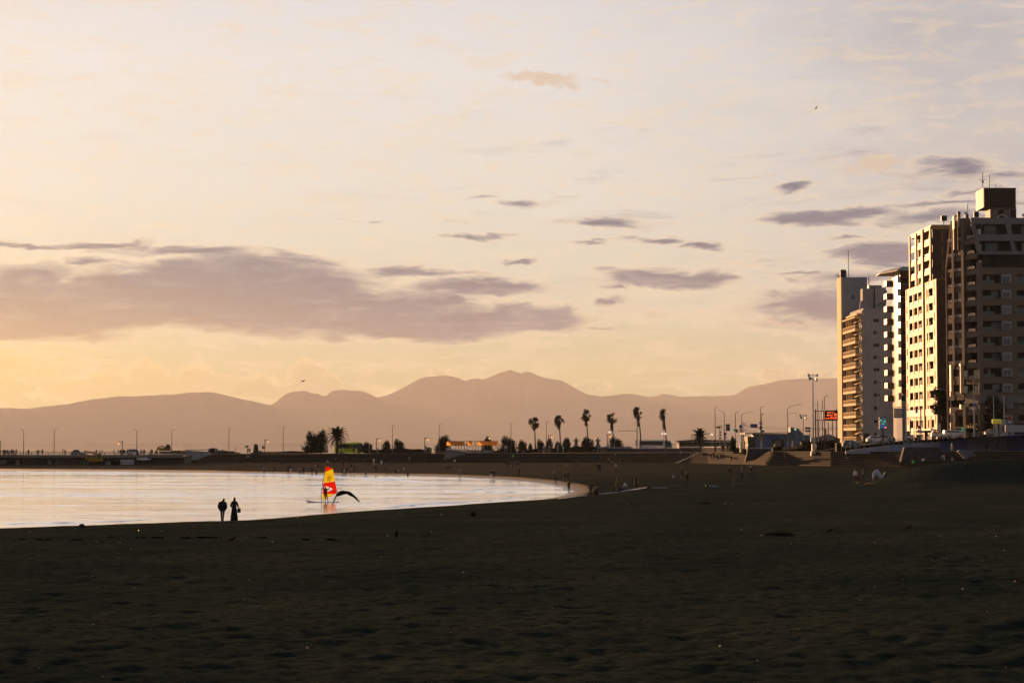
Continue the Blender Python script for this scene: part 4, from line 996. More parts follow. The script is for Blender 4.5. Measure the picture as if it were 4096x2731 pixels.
# ================================================================ trees and hedges
leafm = mat('dark_pine_needles', (.020, .026, .012), rough=.9, var=.4, scale=1.5, spec=.15)
frondm = mat('palm_leaf', (.022, .028, .012), rough=.75, var=.35, scale=2, spec=.2)
deadm = mat('dead_palm_leaf', (.05, .038, .02), rough=.9, var=.3, scale=2, spec=.1)
barkm = mat('rough_bark', (.045, .032, .022), rough=.95, var=.3, scale=3, bump=.6, bscale=10)
hedgem = mat('clipped_hedge', (.020, .024, .012), rough=.95, var=.4, scale=2, spec=.1)
def crown_mesh(name, w, h, seed, lobes=9, n=2600, leaf=.19, m=None, spikes=True, flat=.75):
    """crown made of many small needle tufts gathered on uneven clumps"""
    rn = random.Random(seed); mb = MB(); C = []
    for i in range(lobes):
        a = rn.uniform(0, 2*math.pi); rr = rn.uniform(.15, .62); zz = rn.uniform(.12, .9)
        C.append((math.cos(a)*w*.5*rr*(1.25 - .5*zz), math.sin(a)*w*.4*rr, h*zz, rn.uniform(.16, .30) * w * (1.1 - .35*zz)))
    C.append((0, 0, h*.45, w*.32)); C += [(-w*.25, 0, h*.16, w*.17), (w*.22, 0, h*.14, w*.18), (0, 0, h*.12, w*.2)]
    for i in range(n):
        c = C[rn.randrange(len(C))]
        d = Vector((rn.gauss(0,1), rn.gauss(0,1), rn.gauss(0,1) * flat)).normalized() * c[3] * rn.uniform(.55, 1.12) ** .7
        p_ = Vector((c[0]+d.x, c[1]+d.y, max(.02, c[2]+d.z)))
        up = Vector((d.x*.6, d.y*.6, abs(d.z) + c[3]*.7)).normalized() if spikes else Vector((rn.gauss(0,1), rn.gauss(0,1), rn.gauss(0,1))).normalized()
        s = leaf * rn.uniform(.6, 1.5); sd_ = up.cross(Vector((rn.gauss(0,1), rn.gauss(0,1), .2))).normalized() * s * .42
        mb.add([p_ - sd_, p_ + sd_, p_ + up*s*1.5 + sd_*.15, p_ + up*s*1.5 - sd_*.15], [(0, 1, 2, 3)])
    for c in C: mb.ball(c[:3], c[3] * .5, 8, 0, (1, 1, .8))
    return mb.mesh(name, [m or leafm])
PINE = [crown_mesh('crown', 5.2, 3.6, 3), crown_mesh('crown', 5.6, 3.1, 17, 11), crown_mesh('crown', 4.6, 3.8, 29, 8), crown_mesh('crown', 6.0, 3.3, 44, 12)]
def trunk_mesh(h, r, lean=0, limbs=4, seed=1):
    rn = random.Random(seed); mb = MB(); mb.tube([(0,0,-.3),(lean*.3,0,h*.4),(lean,0,h)], [r*1.25, r, r*.55], 7)
    for i in range(limbs):
        a = rn.uniform(0, 6.28); z = h * rn.uniform(.4, .8)
        mb.tube([(lean*z/h, 0, z), (lean + math.cos(a)*h*.35, math.sin(a)*h*.3, z + h*.35)], [r*.5, r*.2], 5)
    return mb.mesh('trunk', [barkm])
TRK = [trunk_mesh(1.9, .13, .2, 4, 2), trunk_mesh(1.7, .12, -.25, 4, 5)]
def gz_at(u, Y):            # height of land or promenade there
    d = Y - yft(u) - DEP
    return ztt(u) if d < 11.5 else (landz(u) if u > 3250 else min(landz(u), ztt(u) - .1))
def pine(u0, u1, vtop, Y, k, label, vbot=1811, zb=None, name='pine_tree', grp='low wind-shaped pines along the promenade'):
    """crown spans u0..u1 and reaches vtop at distance Y"""
    kk = Y / FPX; zb = gz_at((u0+u1)/2, Y) if zb is None else zb; x = xat((u0+u1)/2, Y)
    ztop = 6.5 + (1768 - vtop) * kk; H = ztop - zb; wd = (u1 - u0) * kk
    r = empty(name, (x, Y, zb), 0, label, 'tree', grp)
    base = [5.2*1.0, 5.6, 4.6, 6.0][k % 4]; bh = [3.6, 3.1, 3.8, 3.3][k % 4] * 1.12
    c = bpy.data.objects.new('crown', PINE[k % 4]); COL.objects.link(c); c.parent = r
    ch = H * .93; c.location = (0, 0, H - ch); c.scale = (wd / base * 1.06, wd / base * 1.0, ch / bh); c.rotation_euler.z = 0
    t_ = bpy.data.objects.new('trunk', TRK[k % 2]); COL.objects.link(t_); t_.parent = r; s_ = H * .5 / 1.8; t_.scale = (s_, s_, s_)
    return r
for a in [(1218,1292,1731,590,1,'broad spreading pine left of the yellow-green bus, tallest of the clump'),(1256,1318,1726,594,3,'rounded pine crown between the spreading pine and the date palm'),
          (1450,1496,1760,580,2,'bushy pine directly right of the yellow-green bus'),(1527,1572,1761,582,0,'low pine left of the two paired beside the tall lamp'),(1572,1621,1759,584,1,'low pine right of the two paired beside the tall lamp'),
          (1741,1812,1746,585,3,'dark pine behind the left end of the arched shelter'),(1926,1980,1747,592,0,'pine behind the right end of the arched shelter'),
          (1998,2068,1749,582,1,'large pine just right of the arched shelter'),(2071,2112,1751,584,2,'pine with a double top between the large pine and the first fan palm'),(2110,2134,1772,580,0,'small bush-like pine at the foot of the first fan palm'),
          (2144,2180,1760,583,1,'pine left of the slim lamp post, second fan palm side'),(2178,2216,1757,588,3,'pine under the orange lamp between first and second fan palms'),(2218,2250,1757,590,2,'pine around the base of the second fan palm'),
          (2244,2292,1749,584,0,'pine left of the first stone lantern'),(2324,2382,1738,586,2,'tall pine between the two stone lanterns'),(2432,2494,1751,584,1,'wide pine right of the second stone lantern')]:
    u0, u1, vt, Y_, k, lb = a; pine(u0, u1, vt, Y_, k, lb)
for a in [(2920,2945,1735,430,2,'dark conifer behind the green traffic signal'),(3200,3290,1766,428,1,'dark tree clump behind the electronic board'),(3300,3350,1762,432,3,'dark tree between the poles and the white tower')]:
    u0, u1, vt, Y_, k, lb = a; pine(u0, u1, vt, Y_, k, lb, zb=4.4, grp='trees behind the signs and poles', name='tree')
# big broadleaf trees in front of the towers
BL = crown_mesh('crown', 6, 6, 71, 14, 3800, .2, leafm, False, 1.0)
def broad(u0, u1, v0, v1, Y, zb, label):
    kk = Y / FPX; r = empty('broadleaf_tree', (xat((u0+u1)/2, Y), Y, zb), 0, label, 'tree', 'street trees by the towers'); ztop = 6.5 + (1768-v0)*kk; zlo = 6.5 + (1768-v1)*kk
    c = bpy.data.objects.new('crown', BL); COL.objects.link(c); c.parent = r; c.location = (0, 0, zlo - zb); c.scale = ((u1-u0)*kk/6.2, (u1-u0)*kk/7, (ztop-zlo)/6.4)
    t_ = bpy.data.objects.new('trunk', TRK[0]); COL.objects.link(t_); t_.parent = r; s_ = (zlo - zb + 1.5) / 1.9; t_.scale = (s_*.7, s_*.7, s_)
broad(3716, 3812, 1535, 1655, 408, 7.3, 'dark street tree against the foot of the stepped beige tower')
broad(3760, 3822, 1600, 1720, 410, 7.3, 'second dark street tree just right of the first by the beige tower')
broad(3925, 4030, 1565, 1740, 389, 7.6, 'dark rounded tree in front of the brown tower')
# hedges and shrub masses
def hedge(u0, u1, v, Y, depth, zb, label, lump=.25, name='hedge'):
    rn = random.Random(int(u0)); mb = MB(); x0, x1 = xat(u0, Y), xat(u1, Y); kk = Y / FPX
    n = max(3, int((x1 - x0) / 1.0)); 
    tops = []
    for i in range(n + 1):
        x = x0 + (x1-x0)*i/n; vt = v if not isinstance(v, list) else lerp_tab(v, u0 + (u1-u0)*i/n)
        tops.append((x, 6.5 + (1768 - vt) * kk + rn.uniform(-.5, .5) * lump))
    for (xa, za), (xb, zb2) in zip(tops, tops[1:]):
        mb.add([(xa,0,zb),(xb,0,zb),(xb,0,zb2-.12),(xa,0,za-.12),(xa,depth,zb),(xb,depth,zb),(xb,depth,zb2-.12),(xa,depth,za-.12)], [(0,1,2,3),(3,2,6,7),(5,4,7,6),(0,3,7,4),(1,5,6,2)])
        for q in range(int(90 * (xb - xa))):
            x = rn.uniform(xa, xb); t_ = (x - xa) / (xb - xa); zt = za + (zb2 - za)*t_
            if rn.random() < .65: p_ = Vector((x, rn.uniform(0, depth), zt - .12 + rn.uniform(-.05, .1)))
            else: p_ = Vector((x, -.02, rn.uniform(zb, zt)))
            d = Vector((rn.gauss(0,1), rn.gauss(0,1)-.3, abs(rn.gauss(0,1)))).normalized(); s = rn.uniform(.08, .2); sd_ = d.cross(Vector((0, 1, .3))).normalized() * s * .5
            mb.add([p_-sd_, p_+sd_, p_+d*s*1.2], [(0,1,2)])
    o = mb.build(name, [hedgem]); o.location = (0, Y, 0); tag(o, label, 'hedge', 'hedges behind the promenade'); return o
hedge(684, 742, 1803, 572, 1.5, 2.9, 'low brown hedge behind the excavator, left of the pale sea wall')
hedge(834, 868, [(834,1794),(850,1790),(868,1797)], 575, 2.0, 2.8, 'dark bush just right of the pale blue-grey sea wall')
hedge(868, 960, [(868,1800),(900,1802),(940,1806),(960,1811)], 574, 2.0, 2.8, 'brown hedge between the two white notice boards and the signpost')
hedge(1005, 1235, [(1005,1810),(1010,1808),(1100,1807),(1150,1804),(1218,1806)], 576, 2.0, 2.8, 'long low hedge around the dark stone pillar')
hedge(1488, 1725, [(1488,1797),(1550,1797),(1620,1794),(1700,1798),(1725,1804)], 577, 2.0, 2.8, 'clipped hedge between the bus and the arched shelter')
hedge(1970, 2110, 1801, 578, 2.0, 2.8, 'clipped hedge right of the arched shelter')
hedge(2110, 2300, [(2110,1800),(2150,1794),(2300,1788)], 581, 2.0, 2.8, 'dark hedge behind the parked black car')
hedge(2290, 2440, 1787, 583, 2.0, 2.8, 'tall dark hedge under the stone lanterns')
hedge(3090, 3220, [(3090,1788),(3140,1786),(3205,1787),(3220,1792)], 432, 2.5, 4.2, 'low dark hedge left of the loudspeaker mast')
hedge(3205, 3350, [(3205,1768),(3240,1766),(3258,1768),(3290,1766),(3350,1768)], 436, 3, 4.3, 'big dark shrub mass left of the white tower', .6)
hedge(3345, 3400, [(3345,1772),(3380,1776),(3400,1790)], 398, 2, 4.3, 'shrubs under the green sign at the foot of the white tower', .5)
hedge(2935, 2985, [(2935,1788),(2985,1796)], 440, 2, 4.0, 'dark planting behind the steps left of the curved wall', .5)
# fan palms: bare stem, ball of fronds, skirt of dead leaves blown to the left
def fan_leaf(n=11, L=1.0, m=None):
    mb = MB(); mb.tube([(0,0,0), (0, 0, L*.45)], [.03, .02], 4)
    for i in range(n):
        a = (i/(n-1) - .5) * 2.5; d = Vector((math.sin(a), 0, math.cos(a))); o_ = Vector((0,0,L*.42)); sd_ = Vector((math.cos(a), 0, -math.sin(a))) * .055 * L
        t1_ = o_ + d*L*.62; tip = t1_ + d*L*.12 + Vector((0, -.12*L, -.10*L))
        mb.add([o_ - sd_*.5, o_ + sd_*.5, t1_ + sd_, t1_ - sd_], [(0,1,2,3)]); mb.add([t1_ - sd_, t1_ + sd_, tip], [(0,1,2)])
    return mb.mesh('frond', [m or frondm])
FL = [fan_leaf(11, 1.5), fan_leaf(9, 1.7)]; FD = fan_leaf(7, 1.0, deadm)
def fan_palm(u, vb, vt, Y, zb, lean, label, seed, wind=.5, skirt=1.0):
    kk = Y / FPX; H = 6.5 + (1768 - vt) * kk - zb; r = empty('fan_palm', (xat(u, Y), Y, zb), 0, label, 'palm tree', 'tall fan palms along the promenade')
    Ht = H - 1.75
    MB().tube([(0,0,-.2), (lean*.4, 0, Ht*.5), (lean, 0, Ht)], [.22, .17, .15], 8).build('trunk', [barkm], r)
    rn = random.Random(seed)
    for i in range(28):
        o = bpy.data.objects.new('frond', FL[i % 2]); COL.objects.link(o); o.parent = r
        a = rn.uniform(0, 6.283); up = 1 - 2*((i + .5)/28)**.95
        d = Vector((math.cos(a) * .8, math.sin(a), 0)) * math.sqrt(max(0.05, 1 - up*up)) + Vector((-wind * (.6 + .4*rn.random()), 0, up * 1.15 + .1))
        d.normalize(); o.rotation_euler = d.to_track_quat('Z', 'Y').to_euler(); o.location = (lean, 0, Ht - .1 + up * .15); s_ = rn.uniform(.5, 1.2); o.scale = (s_,)*3
        o.rotation_euler = (d.to_track_quat('Z', 'Y') @ Matrix.Rotation(rn.uniform(-1.5, 1.5), 3, 'Z').to_quaternion()).to_euler()
    for i in range(int(15 * skirt)):
        o = bpy.data.objects.new('dead_frond', FD); COL.objects.link(o); o.parent = r; a = rn.uniform(0, 6.283)
        d = Vector((math.cos(a)*.30 - wind*.55, math.sin(a)*.3, -1)).normalized(); o.rotation_euler = d.to_track_quat('Z', 'Y').to_euler()
        z_ = Ht - .3 - 1.5 * skirt * i / 15; o.location = (lean * z_ / Ht - (.1 if i > 8 else 0), 0, z_); o.scale = (.9, .9, 1.05)
for i, a in enumerate([(2142,1788,1663,588,2.8,-.35,'first fan palm from the left, shortest'),(2243,1760,1655,590,2.8,-.5,'second fan palm from the left, beside a pine base'),(2353,1740,1635,588,2.8,-.6,'third fan palm from the left, rising from a pine between the stone lanterns'),
        (2455,1748,1648,590,2.9,-.55,'fourth fan palm from the left, by the globe lamp'),(2566,1760,1625,592,3.2,-1.0,'fifth fan palm, behind the rear of the white coach, tallest stem'),(2667,1760,1631,592,3.4,-.9,'sixth fan palm at the coach front, crown blown hard to the left')]):
    u, vb, vt, Y_, zb, ln, lb = a; fan_palm(u, vb, vt, Y_, zb, ln, lb, 40 + i, .25 + .11 * i, 1.0 + .12 * i)
# date palms with arching feather fronds
def feather(L, m):
    mb = MB(); P = []
    for i in range(9):
        t_ = i/8; P.append(Vector((0, L * (t_ - .10*t_*t_), L * (.30*t_ - .62*t_*t_))))
    mb.tube(P, [.05*(1-.8*i/8) for i in range(9)], 4)
    for i in range(1, 40):
        t_ = i / 40 * 8; j = min(7, int(t_)); p_ = P[j].lerp(P[j+1], t_ - j); ll = L * .25 * math.sin(math.pi * (.12 + .82 * i/40)) ** .6
        for s_ in (-1, 1):
            d = Vector((s_ * .8, .5, -.22)).normalized(); mb.add([p_ + Vector((0, .05, 0)), p_ - Vector((0, .05, 0)), p_ + d * ll], [(0, 1, 2)])
    return mb.mesh('frond', [m])
def date_palm(u, vc, span, Y, zb, label, seed, nf=64, par=None):
    kk = Y / FPX; hc = 6.5 + (1768 - vc) * kk - zb; Lf = span * kk * .5
    me_ = feather(Lf * 1.08, frondm); r = empty('date_palm', (xat(u, Y), Y, zb), 0, label, 'palm tree', 'squat date palms')
    MB().tube([(0,0,-.2), (0,0,hc*.5), (0,0,hc)], [.42, .36, .42], 10).build('trunk', [barkm], r)
    rn = random.Random(seed)
    for i in range(nf):
        o = bpy.data.objects.new('frond', me_); COL.objects.link(o); o.parent = r; o.location = (0, 0, hc)
        q = i / nf; o.rotation_euler = (R(78 - 118 * q + rn.uniform(-8, 8)), rn.uniform(-.15, .15), i * 2.39996); s_ = rn.uniform(.85, 1.08) * (1 - .1*q); o.scale = (s_,)*3
date_palm(1350, 1748, 100, 583, 2.8, 'date palm with spreading arched fronds behind the yellow-green bus', 3)
date_palm(2797, 1748, 84, 500, 3.9, 'round-headed date palm in front of the low building', 9, 52)

# ================================================================ street lamps
lampglow = mat('warm_lamp_glass', (.9, .6, .3), rough=.4, emit=(1, .45, .12), estr=.4)
lampwhite = mat('white_lamp_glass', (.9, .9, .9), rough=.4, emit=(1, .92, .8), estr=.28)
greenlit = mat('green_signal_lens', (.05, .6, .4), rough=.3, emit=(.02, 1, .5), estr=.5)
amberlit = mat('amber_signal_lens', (.5, .25, .1), rough=.3, emit=(1, .5, .2), estr=.10)
def pole_z(u, Y): return gz_at(u, Y)
def tall_lamp(u, vt, Y, dirn, label, m=None, zb=None, col=None):
    kk = Y / FPX; zb = gz_at(u, Y) if zb is None else zb; H = 6.5 + (1768-vt)*kk - zb; m = m or steel_br
    r = empty('street_lamp', (xat(u, Y), Y, zb), 0, label, 'street lamp', 'tall slim street lamps')
    MB().tube([(0,0,0),(0,0,H*.5),(0,0,H-.1)], [.10, .085, .065], 8).build('pole', [m], r)
    MB().tube([(0,0,H-.1),(dirn*.25,0,H+.02)], .04, 6).cbox((dirn*.5, 0, H + .07), (.62, .24, .09), 0, Matrix.Rotation(-dirn*.12, 3, 'Y')).build('lamp_head', [m], r)
    return r
for i, a in enumerate([(97,1720,523,-1,'tall slim lamp on the bridge, first from the left'),(219,1719,523,1,'tall slim lamp on the bridge carrying two small round signs'),(549,1720,523,-1,'tall slim lamp on the bridge behind the white van'),(689,1720,562,1,'tall slim lamp just right of the yellow excavator'),
      (917,1711,566,1,'tall slim lamp between the notice boards and the signpost'),(1134,1708,566,1,'tall slim lamp between the orange lamp and the first pines'),(1366,1707,566,1,'tall slim lamp in front of the date palm and the bus'),(1570,1702,566,1,'tall slim lamp between the two low pines'),
      (1757,1696,566,1,'tall slim lamp left of the arched shelter'),(2044,1690,560,1,'tall slim lamp at the large pine right of the shelter'),(2185,1687,560,1,'tall slim lamp between the first and second fan palms'),(2860,1630,470,1,'tall slim lamp left of the no-entry sign, right of the date palm'),
      (2941,1650,460,1,'tall slim lamp behind the green signal, right of the roundabout sign'),(3041,1629,440,1,'tall slim lamp carrying two round red-rimmed signs'),(3297,1585,425,1,'tall slim lamp in front of the electronic board')]):
    u, vt, Y_, dr, lb = a; tall_lamp(u, vt, Y_, dr, lb, zb=2.96 if Y_ == 523 else None)
def orange_lamp(u, v, Y, dirn, label, zb=None):
    kk = Y / FPX; zb = gz_at(u, Y) if zb is None else zb; H = 6.5 + (1768-v)*kk - zb
    r = empty('street_lamp', (xat(u, Y), Y, zb), 0, label, 'street lamp', 'short promenade lamps with a hanging orange lantern')
    MB().tube([(0,0,0),(0,0,H)], .10, 8).box((-.14,-.12,H-.12),(.14,.12,H+.12)).build('pole', [steel_dk], r)
    MB().tube([(0,0,H-.02),(dirn*1.15,0,H-.02)], .07, 6).build('arm', [steel_dk], r)
    lt = MB().lathe((dirn*.95, 0, H-.85), [(.06,0),(.17,.1),(.2,.4),(.14,.62)], 10).build('lantern', [lampglow], r, True)
    MB().lathe((dirn*.95, 0, H-.25), [(.2,0),(.1,.12),(.05,.2)], 8).build('lantern_cap', [steel_dk], lt)
for a in [(4,1765,523,-1,'short lamp with orange lantern at the very left of the bridge',2.96),(491,1766,523,-1,'short bridge lamp with lit lantern left of the white van',2.96),(1061,1759,568,1,'short lamp with orange lantern right of the dark stone pillar',None),(1506,1754,570,1,'short lamp with orange lantern between the bush right of the bus and the low pines',None),
          (1699,1751,568,1,'short lamp with orange lantern left of the arched shelter',None),(1946,1746,586,1,'short lamp with orange lantern over the right end of the shelter',None),(2194,1741,572,1,'short lamp with orange lantern between the first two fan palms',None),(2428,1738,572,1,'short lamp with orange lantern left of the fourth fan palm',None)]:
    orange_lamp(*a[:4], a[4], a[5])
def globe_lamp(u, v, Y, n, label):
    kk = Y / FPX; zb = gz_at(u, Y); H = 6.5 + (1768-v)*kk - zb; r = empty('street_lamp', (xat(u, Y), Y, zb), 0, label, 'street lamp', 'white globe lamps')
    MB().tube([(0,0,0),(0,0,H-.45 if n > 1 else H-.2)], .07, 8).build('pole', [steel], r)
    xs_ = [0] if n == 1 else [-.42, .42]
    if n > 1: MB().tube([(-.42,0,H-.3),(-.42,0,H-.5),(.42,0,H-.5),(.42,0,H-.3)], .05, 6).build('arm', [steel], r)
    for x_ in xs_: MB().ball((x_, 0, H), .27, 12).build('globe', [lampwhite], r, True)
globe_lamp(2437, 1728, 578, 1, 'globe lamp with a bird on it by the fourth fan palm'); globe_lamp(2655, 1735, 575, 2, 'lamp with two white globes above the coach front'); globe_lamp(2847, 1738, 520, 1, 'single white globe lamp right of the round date palm')
def curved_lamp(u, v, Y, du, dv, label, zb=None, second=None, m=None):
    kk = Y / FPX; zb = gz_at(u, Y) if zb is None else zb; H = 6.5 + (1768-v)*kk - zb; m = m or steel; r = empty('street_lamp', (xat(u, Y), Y, zb), 0, label, 'street lamp', 'curved-arm highway lamps')
    MB().tube([(0,0,0),(0,0,H*.5),(0,0,H)], [.13,.11,.08], 8).build('pole', [m], r)
    for (hh, a, b) in [(H, du, dv)] + ([second] if second else []):
        a *= kk; b *= kk; P = [(a*t_, 0, hh + b * (1 - (1-t_)**2)) for t_ in (0,.2,.4,.6,.8,1)]
        MB().tube(P, [.07,.06,.055,.05,.045,.045], 6).build('arm', [m], r)
        MB().cbox((a*1.06, 0, hh + b), (abs(a)*.28 + .25, .28, .1)).build('lamp_head', [m], r)
curved_lamp(2897, 1651, 480, -24, 10, 'curved-arm lamp pointing left above the no-parking sign'); curved_lamp(2966, 1659, 460, 38, 12, 'curved-arm lamp pointing right behind the blue direction sign')
k_ = 452 / FPX; curved_lamp(3150, 1632, 452, 42, 13, 'double curved-arm lamp between the blue building and the loudspeakers', None, (6.5 + (1768-1660)*k_ - 4.4, 28, 9))
k_ = 392 / FPX; curved_lamp(3512, 1569, 392, 46, 13, 'double curved-arm lamp in front of the white tower', 6.3, (6.5 + (1768-1662)*k_ - 6.3, 62, 15)); curved_lamp(3803, 1568, 388, -44, 12, 'curved-arm lamp pointing left before the stepped beige tower', 7.4)
curved_lamp(3622, 1582, 440, -8, 4, 'small lamp arm seen against the stepped tower left edge', 6.6)
for (u, v, Y_, lb, m_) in ((3894,1518,386,'sunlit plain pole carrying the blue arrow sign','p'),(3974,1580,386,'pale pole left of the yellow parking sign','q'),(4015,1580,386,'sunlit pole right of the yellow parking sign','p'),(3270,1600,440,'thin white pole behind the electronic board','q'),(3289,1600,440,'second thin white pole right behind the electronic board','q'),(3345,1635,440,'dark pole with wires at the foot of the white tower','d'),(3329,1640,438,'slim pole left of the white tower','q'),(3312,1690,438,'slim grey pole carrying a round blue sign','q'),(3274,1680,445,'grey pole among the wires','q')):
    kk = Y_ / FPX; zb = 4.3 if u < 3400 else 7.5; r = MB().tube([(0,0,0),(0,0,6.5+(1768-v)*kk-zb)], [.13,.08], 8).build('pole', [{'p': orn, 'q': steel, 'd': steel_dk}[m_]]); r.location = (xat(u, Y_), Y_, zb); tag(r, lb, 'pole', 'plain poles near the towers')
# ================================================================ the towers on the right
white_tw = mat('sunlit_white_wall', (.60, .47, .28), spec=.06, rough=.8, var=.10, scale=.35, bump=.15, bscale=2, coord='Object')  # white tower wall with the golden sunlight put into its colour
white_sh = mat('shaded_white_wall', (.26, .275, .295), spec=.12, rough=.85, var=.16, scale=.25, bump=.15, bscale=2)  # the same white wall, its shade put into a darker, cooler colour
glass = mat('dark_window_glass', (.02, .024, .028), rough=.12, var=.1, spec=.8)
glass_w = mat('curtained_window', (.20, .21, .21), rough=.35, var=.2, scale=.6)
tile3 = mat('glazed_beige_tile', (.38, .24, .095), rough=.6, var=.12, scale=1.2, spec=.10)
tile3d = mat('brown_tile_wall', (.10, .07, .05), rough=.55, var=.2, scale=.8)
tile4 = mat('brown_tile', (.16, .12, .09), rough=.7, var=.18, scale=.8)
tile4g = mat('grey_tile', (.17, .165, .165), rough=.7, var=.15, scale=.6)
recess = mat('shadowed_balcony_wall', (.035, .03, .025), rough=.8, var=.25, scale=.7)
rail_w = mat('cream_metal_rail', (.55, .5, .42), rough=.5, var=.08)
rail_g = mat('grey_green_panel', (.12, .15, .14), rough=.6, var=.25, scale=3)
frame_w = mat('white_window_frame', (.26, .29, .28), rough=.5, var=.1)
roofm = mat('roof_metal_grey', (.22, .23, .25), rough=.6, var=.15)
dkm = mat('dark_louvre_metal', (.045, .04, .035), rough=.6, var=.15)
def bpart(rt, nm, a, b, m, rot=None): return MB().box(a, b, 0, rot).build(nm, [m], rt)
MESHC = {}
def shared(rt, nm, key, make, loc):
    """a repeated piece: one mesh, many objects"""
    if key not in MESHC: MESHC[key] = make()
    o = bpy.data.objects.new(nm, MESHC[key]); COL.objects.link(o); o.parent = rt; o.location = loc; return o

# ---------- tower 1: slim white block with balconies on its sunlit side
k = 475 / FPX
X1 = xat(3450, 475); t1 = empty('apartment_tower', (X1, 475, 0), R(.5), 'white apartment tower with nine sunlit balconies and a tall end slab, farthest left', 'apartment tower', None)
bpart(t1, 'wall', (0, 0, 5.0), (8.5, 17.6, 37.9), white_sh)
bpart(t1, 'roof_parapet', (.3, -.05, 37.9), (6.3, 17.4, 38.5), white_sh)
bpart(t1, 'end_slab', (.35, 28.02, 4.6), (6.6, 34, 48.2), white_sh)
bpart(t1, 'sunlit_slab_face', (-.05, 28, 4.6), (.34, 34.1, 48.25), white_tw)  # thin facing added so the slab's sunward side carries the sunlit tone
bpart(t1, 'recess_strip', (.9, 17.6, 5.0), (3.0, 28, 38.0), recess)
for q in range(-1, 9):
    zb = 9.36 + 2.965 * q
    def mk():
        mb = MB(); mb.box((-1.6, .2, 0), (0, 17.2, .16)); mb.box((-1.6, .2, .16), (-1.5, 17.2, .55)); mb.box((-1.6, .2, .16), (-.02, .32, .55)); return mb.mesh('balcony', [white_tw])
    b = shared(t1, 'balcony', 'b1', mk, (0, 0, zb))
    def mkr():
        mb = MB(); mb.box((-1.6, .2, 1.32), (-1.5, 17.2, 1.42)); mb.box((-1.6, .2, 1.32), (-.02, .3, 1.42))
        for y_ in range(30): mb.box((-1.58, .3 + y_ * .56, .55), (-1.54, .42 + y_ * .56, 1.32))
        for x_ in range(4): mb.box((-1.3 + x_*.33, .24, .55), (-1.24 + x_*.33, .28, 1.32))
        for y_ in (.25, 5.9, 11.5, 17.05): mb.box((-1.62, y_, .5), (-1.5, y_ + .16, 1.42))
        return mb.mesh('balustrade', [white_tw])
    shared(b, 'balustrade', 'r1', mkr, (0, 0, 0))
    def mkd(): return MB().box((-1.35, -.08, 0), (0, .08, 2.78)).mesh('partition', [white_tw])
    for y_ in (7.2, 10.6, 14.0): shared(b, 'partition', 'd1', mkd, (0, y_, .16))
    def mkw(): return MB().box((-.04, -1.3, 0), (0, 1.3, 2.1)).mesh('window', [glass])
    for y_ in (3.2, 5.6, 8.9, 12.3, 15.6): shared(b, 'window', 'w1', mkw, (0, y_, .2))
    def mka():
        mb = MB(); mb.prism([(-.05, .3, 2.6), (-1.3, .3, 2.15), (-1.3, .3, 2.0), (-.05, .3, 2.3)], (0, 3.6, 0)); mb.box((-.45, -.2, 1.5), (-.05, .15, 2.78)); return mb.mesh('awning', [white_tw])
    shared(b, 'awning', 'a1', mka, (0, 0, 0))
bpart(t1, 'roof_slab', (-1.7, .1, 36.2), (.0, 17.4, 36.5), white_tw)
bpart(t1, 'roof_slab', (-1.2, -.1, 36.9), (.6, 15, 37.3), white_tw)
bpart(t1, 'door_recess', (.2, -.03, 5.2), (1.6, .02, 8.6), recess)
for i, v in enumerate((1274, 1323, 1373, 1422, 1471, 1521, 1572, 1625, 1678, 1730)):
    zt = 6.5 + (1768 - v) * k
    w = shared(t1, 'window', 'w1f', lambda: MB().box((0, -.05, -.85), (1.45, 0, 0)).mesh('window', [frame_w]), (2.68, 0, zt))
    shared(w, 'pane', 'w1p', lambda: MB().box((.05, -.02, -.8), (.69, 0, -.05)).mesh('pane', [glass]), (0, -.05, 0))
    shared(w, 'pane', 'w1q' + str(i % 2), (lambda: MB().box((.74, -.02, -.8), (1.4, 0, -.05)).mesh('pane', [glass_w])) if i % 2 else (lambda: MB().box((.74, -.02, -.8), (1.4, 0, -.05)).mesh('pane', [glass])), (0, -.05, 0))
    shared(t1, 'vent', 'v1', lambda: MB().cbox((0, -.06, 0), (.26, .14, .3)).mesh('vent', [roofm]), (5.45, 0, zt - .3))
bpart(t1, 'window', (2.6, 27.9, 42.6), (3.3, 28.05, 43.7), glass)
for x_ in (.02, 6.7): MB().tube([(x_, -.08, 6), (x_, -.08, 36.5)], .06, 6).build('drain_pipe', [white_sh], t1)
bpart(t1, 'roof_cabin', (.8, 3, 38.5), (3.6, 6, 43.4), white_sh); bpart(t1, 'roof_cabin', (3.7, 2.5, 38.5), (6.3, 6, 43.6), white_sh)
bpart(t1, 'roof_cabin', (2.3, 3, 43.5), (5.4, 5, 44.2), roofm)
MB().prism([(.0, 2.9, 38.5), (1.8, 2.9, 38.5), (1.3, 2.9, 40.6), (.3, 2.9, 40.4)], (0, .5, 0)).build('stair_cover', [white_sh], t1)
MB().tube([(3.6, 2.6, 38.5), (3.6, 2.6, 43)], .14, 6).build('roof_pipe', [dkm], t1)
MB().tube([(4.3, 2.3, 39.3), (5.0, 2.3, 39.8), (6.2, 2.3, 39.6), (6.4, 2.3, 43)], .12, 6).build('roof_pipe', [dkm], t1)
MB().lathe((1.1, 31, 48.2), [(.75, 0), (.8, .2), (.8, 1.9), (.6, 2.15)], 12).build('water_tank', [dkm], t1, True)
MB().tube([(.1, 32, 48.2), (.1, 32, 48.9), (-.6, 32, 49.1)], .12, 6).build('roof_spout', [dkm], t1)
MB().tube([(2.6, 32, 48.2), (2.6, 32, 55.5)], .07, 6).build('antenna', [steel_dk], t1)
MB().tube([(2.4, 3.4, 43.2), (2.4, 3.4, 46.3)], .11, 6).build('antenna', [steel_dk], t1)

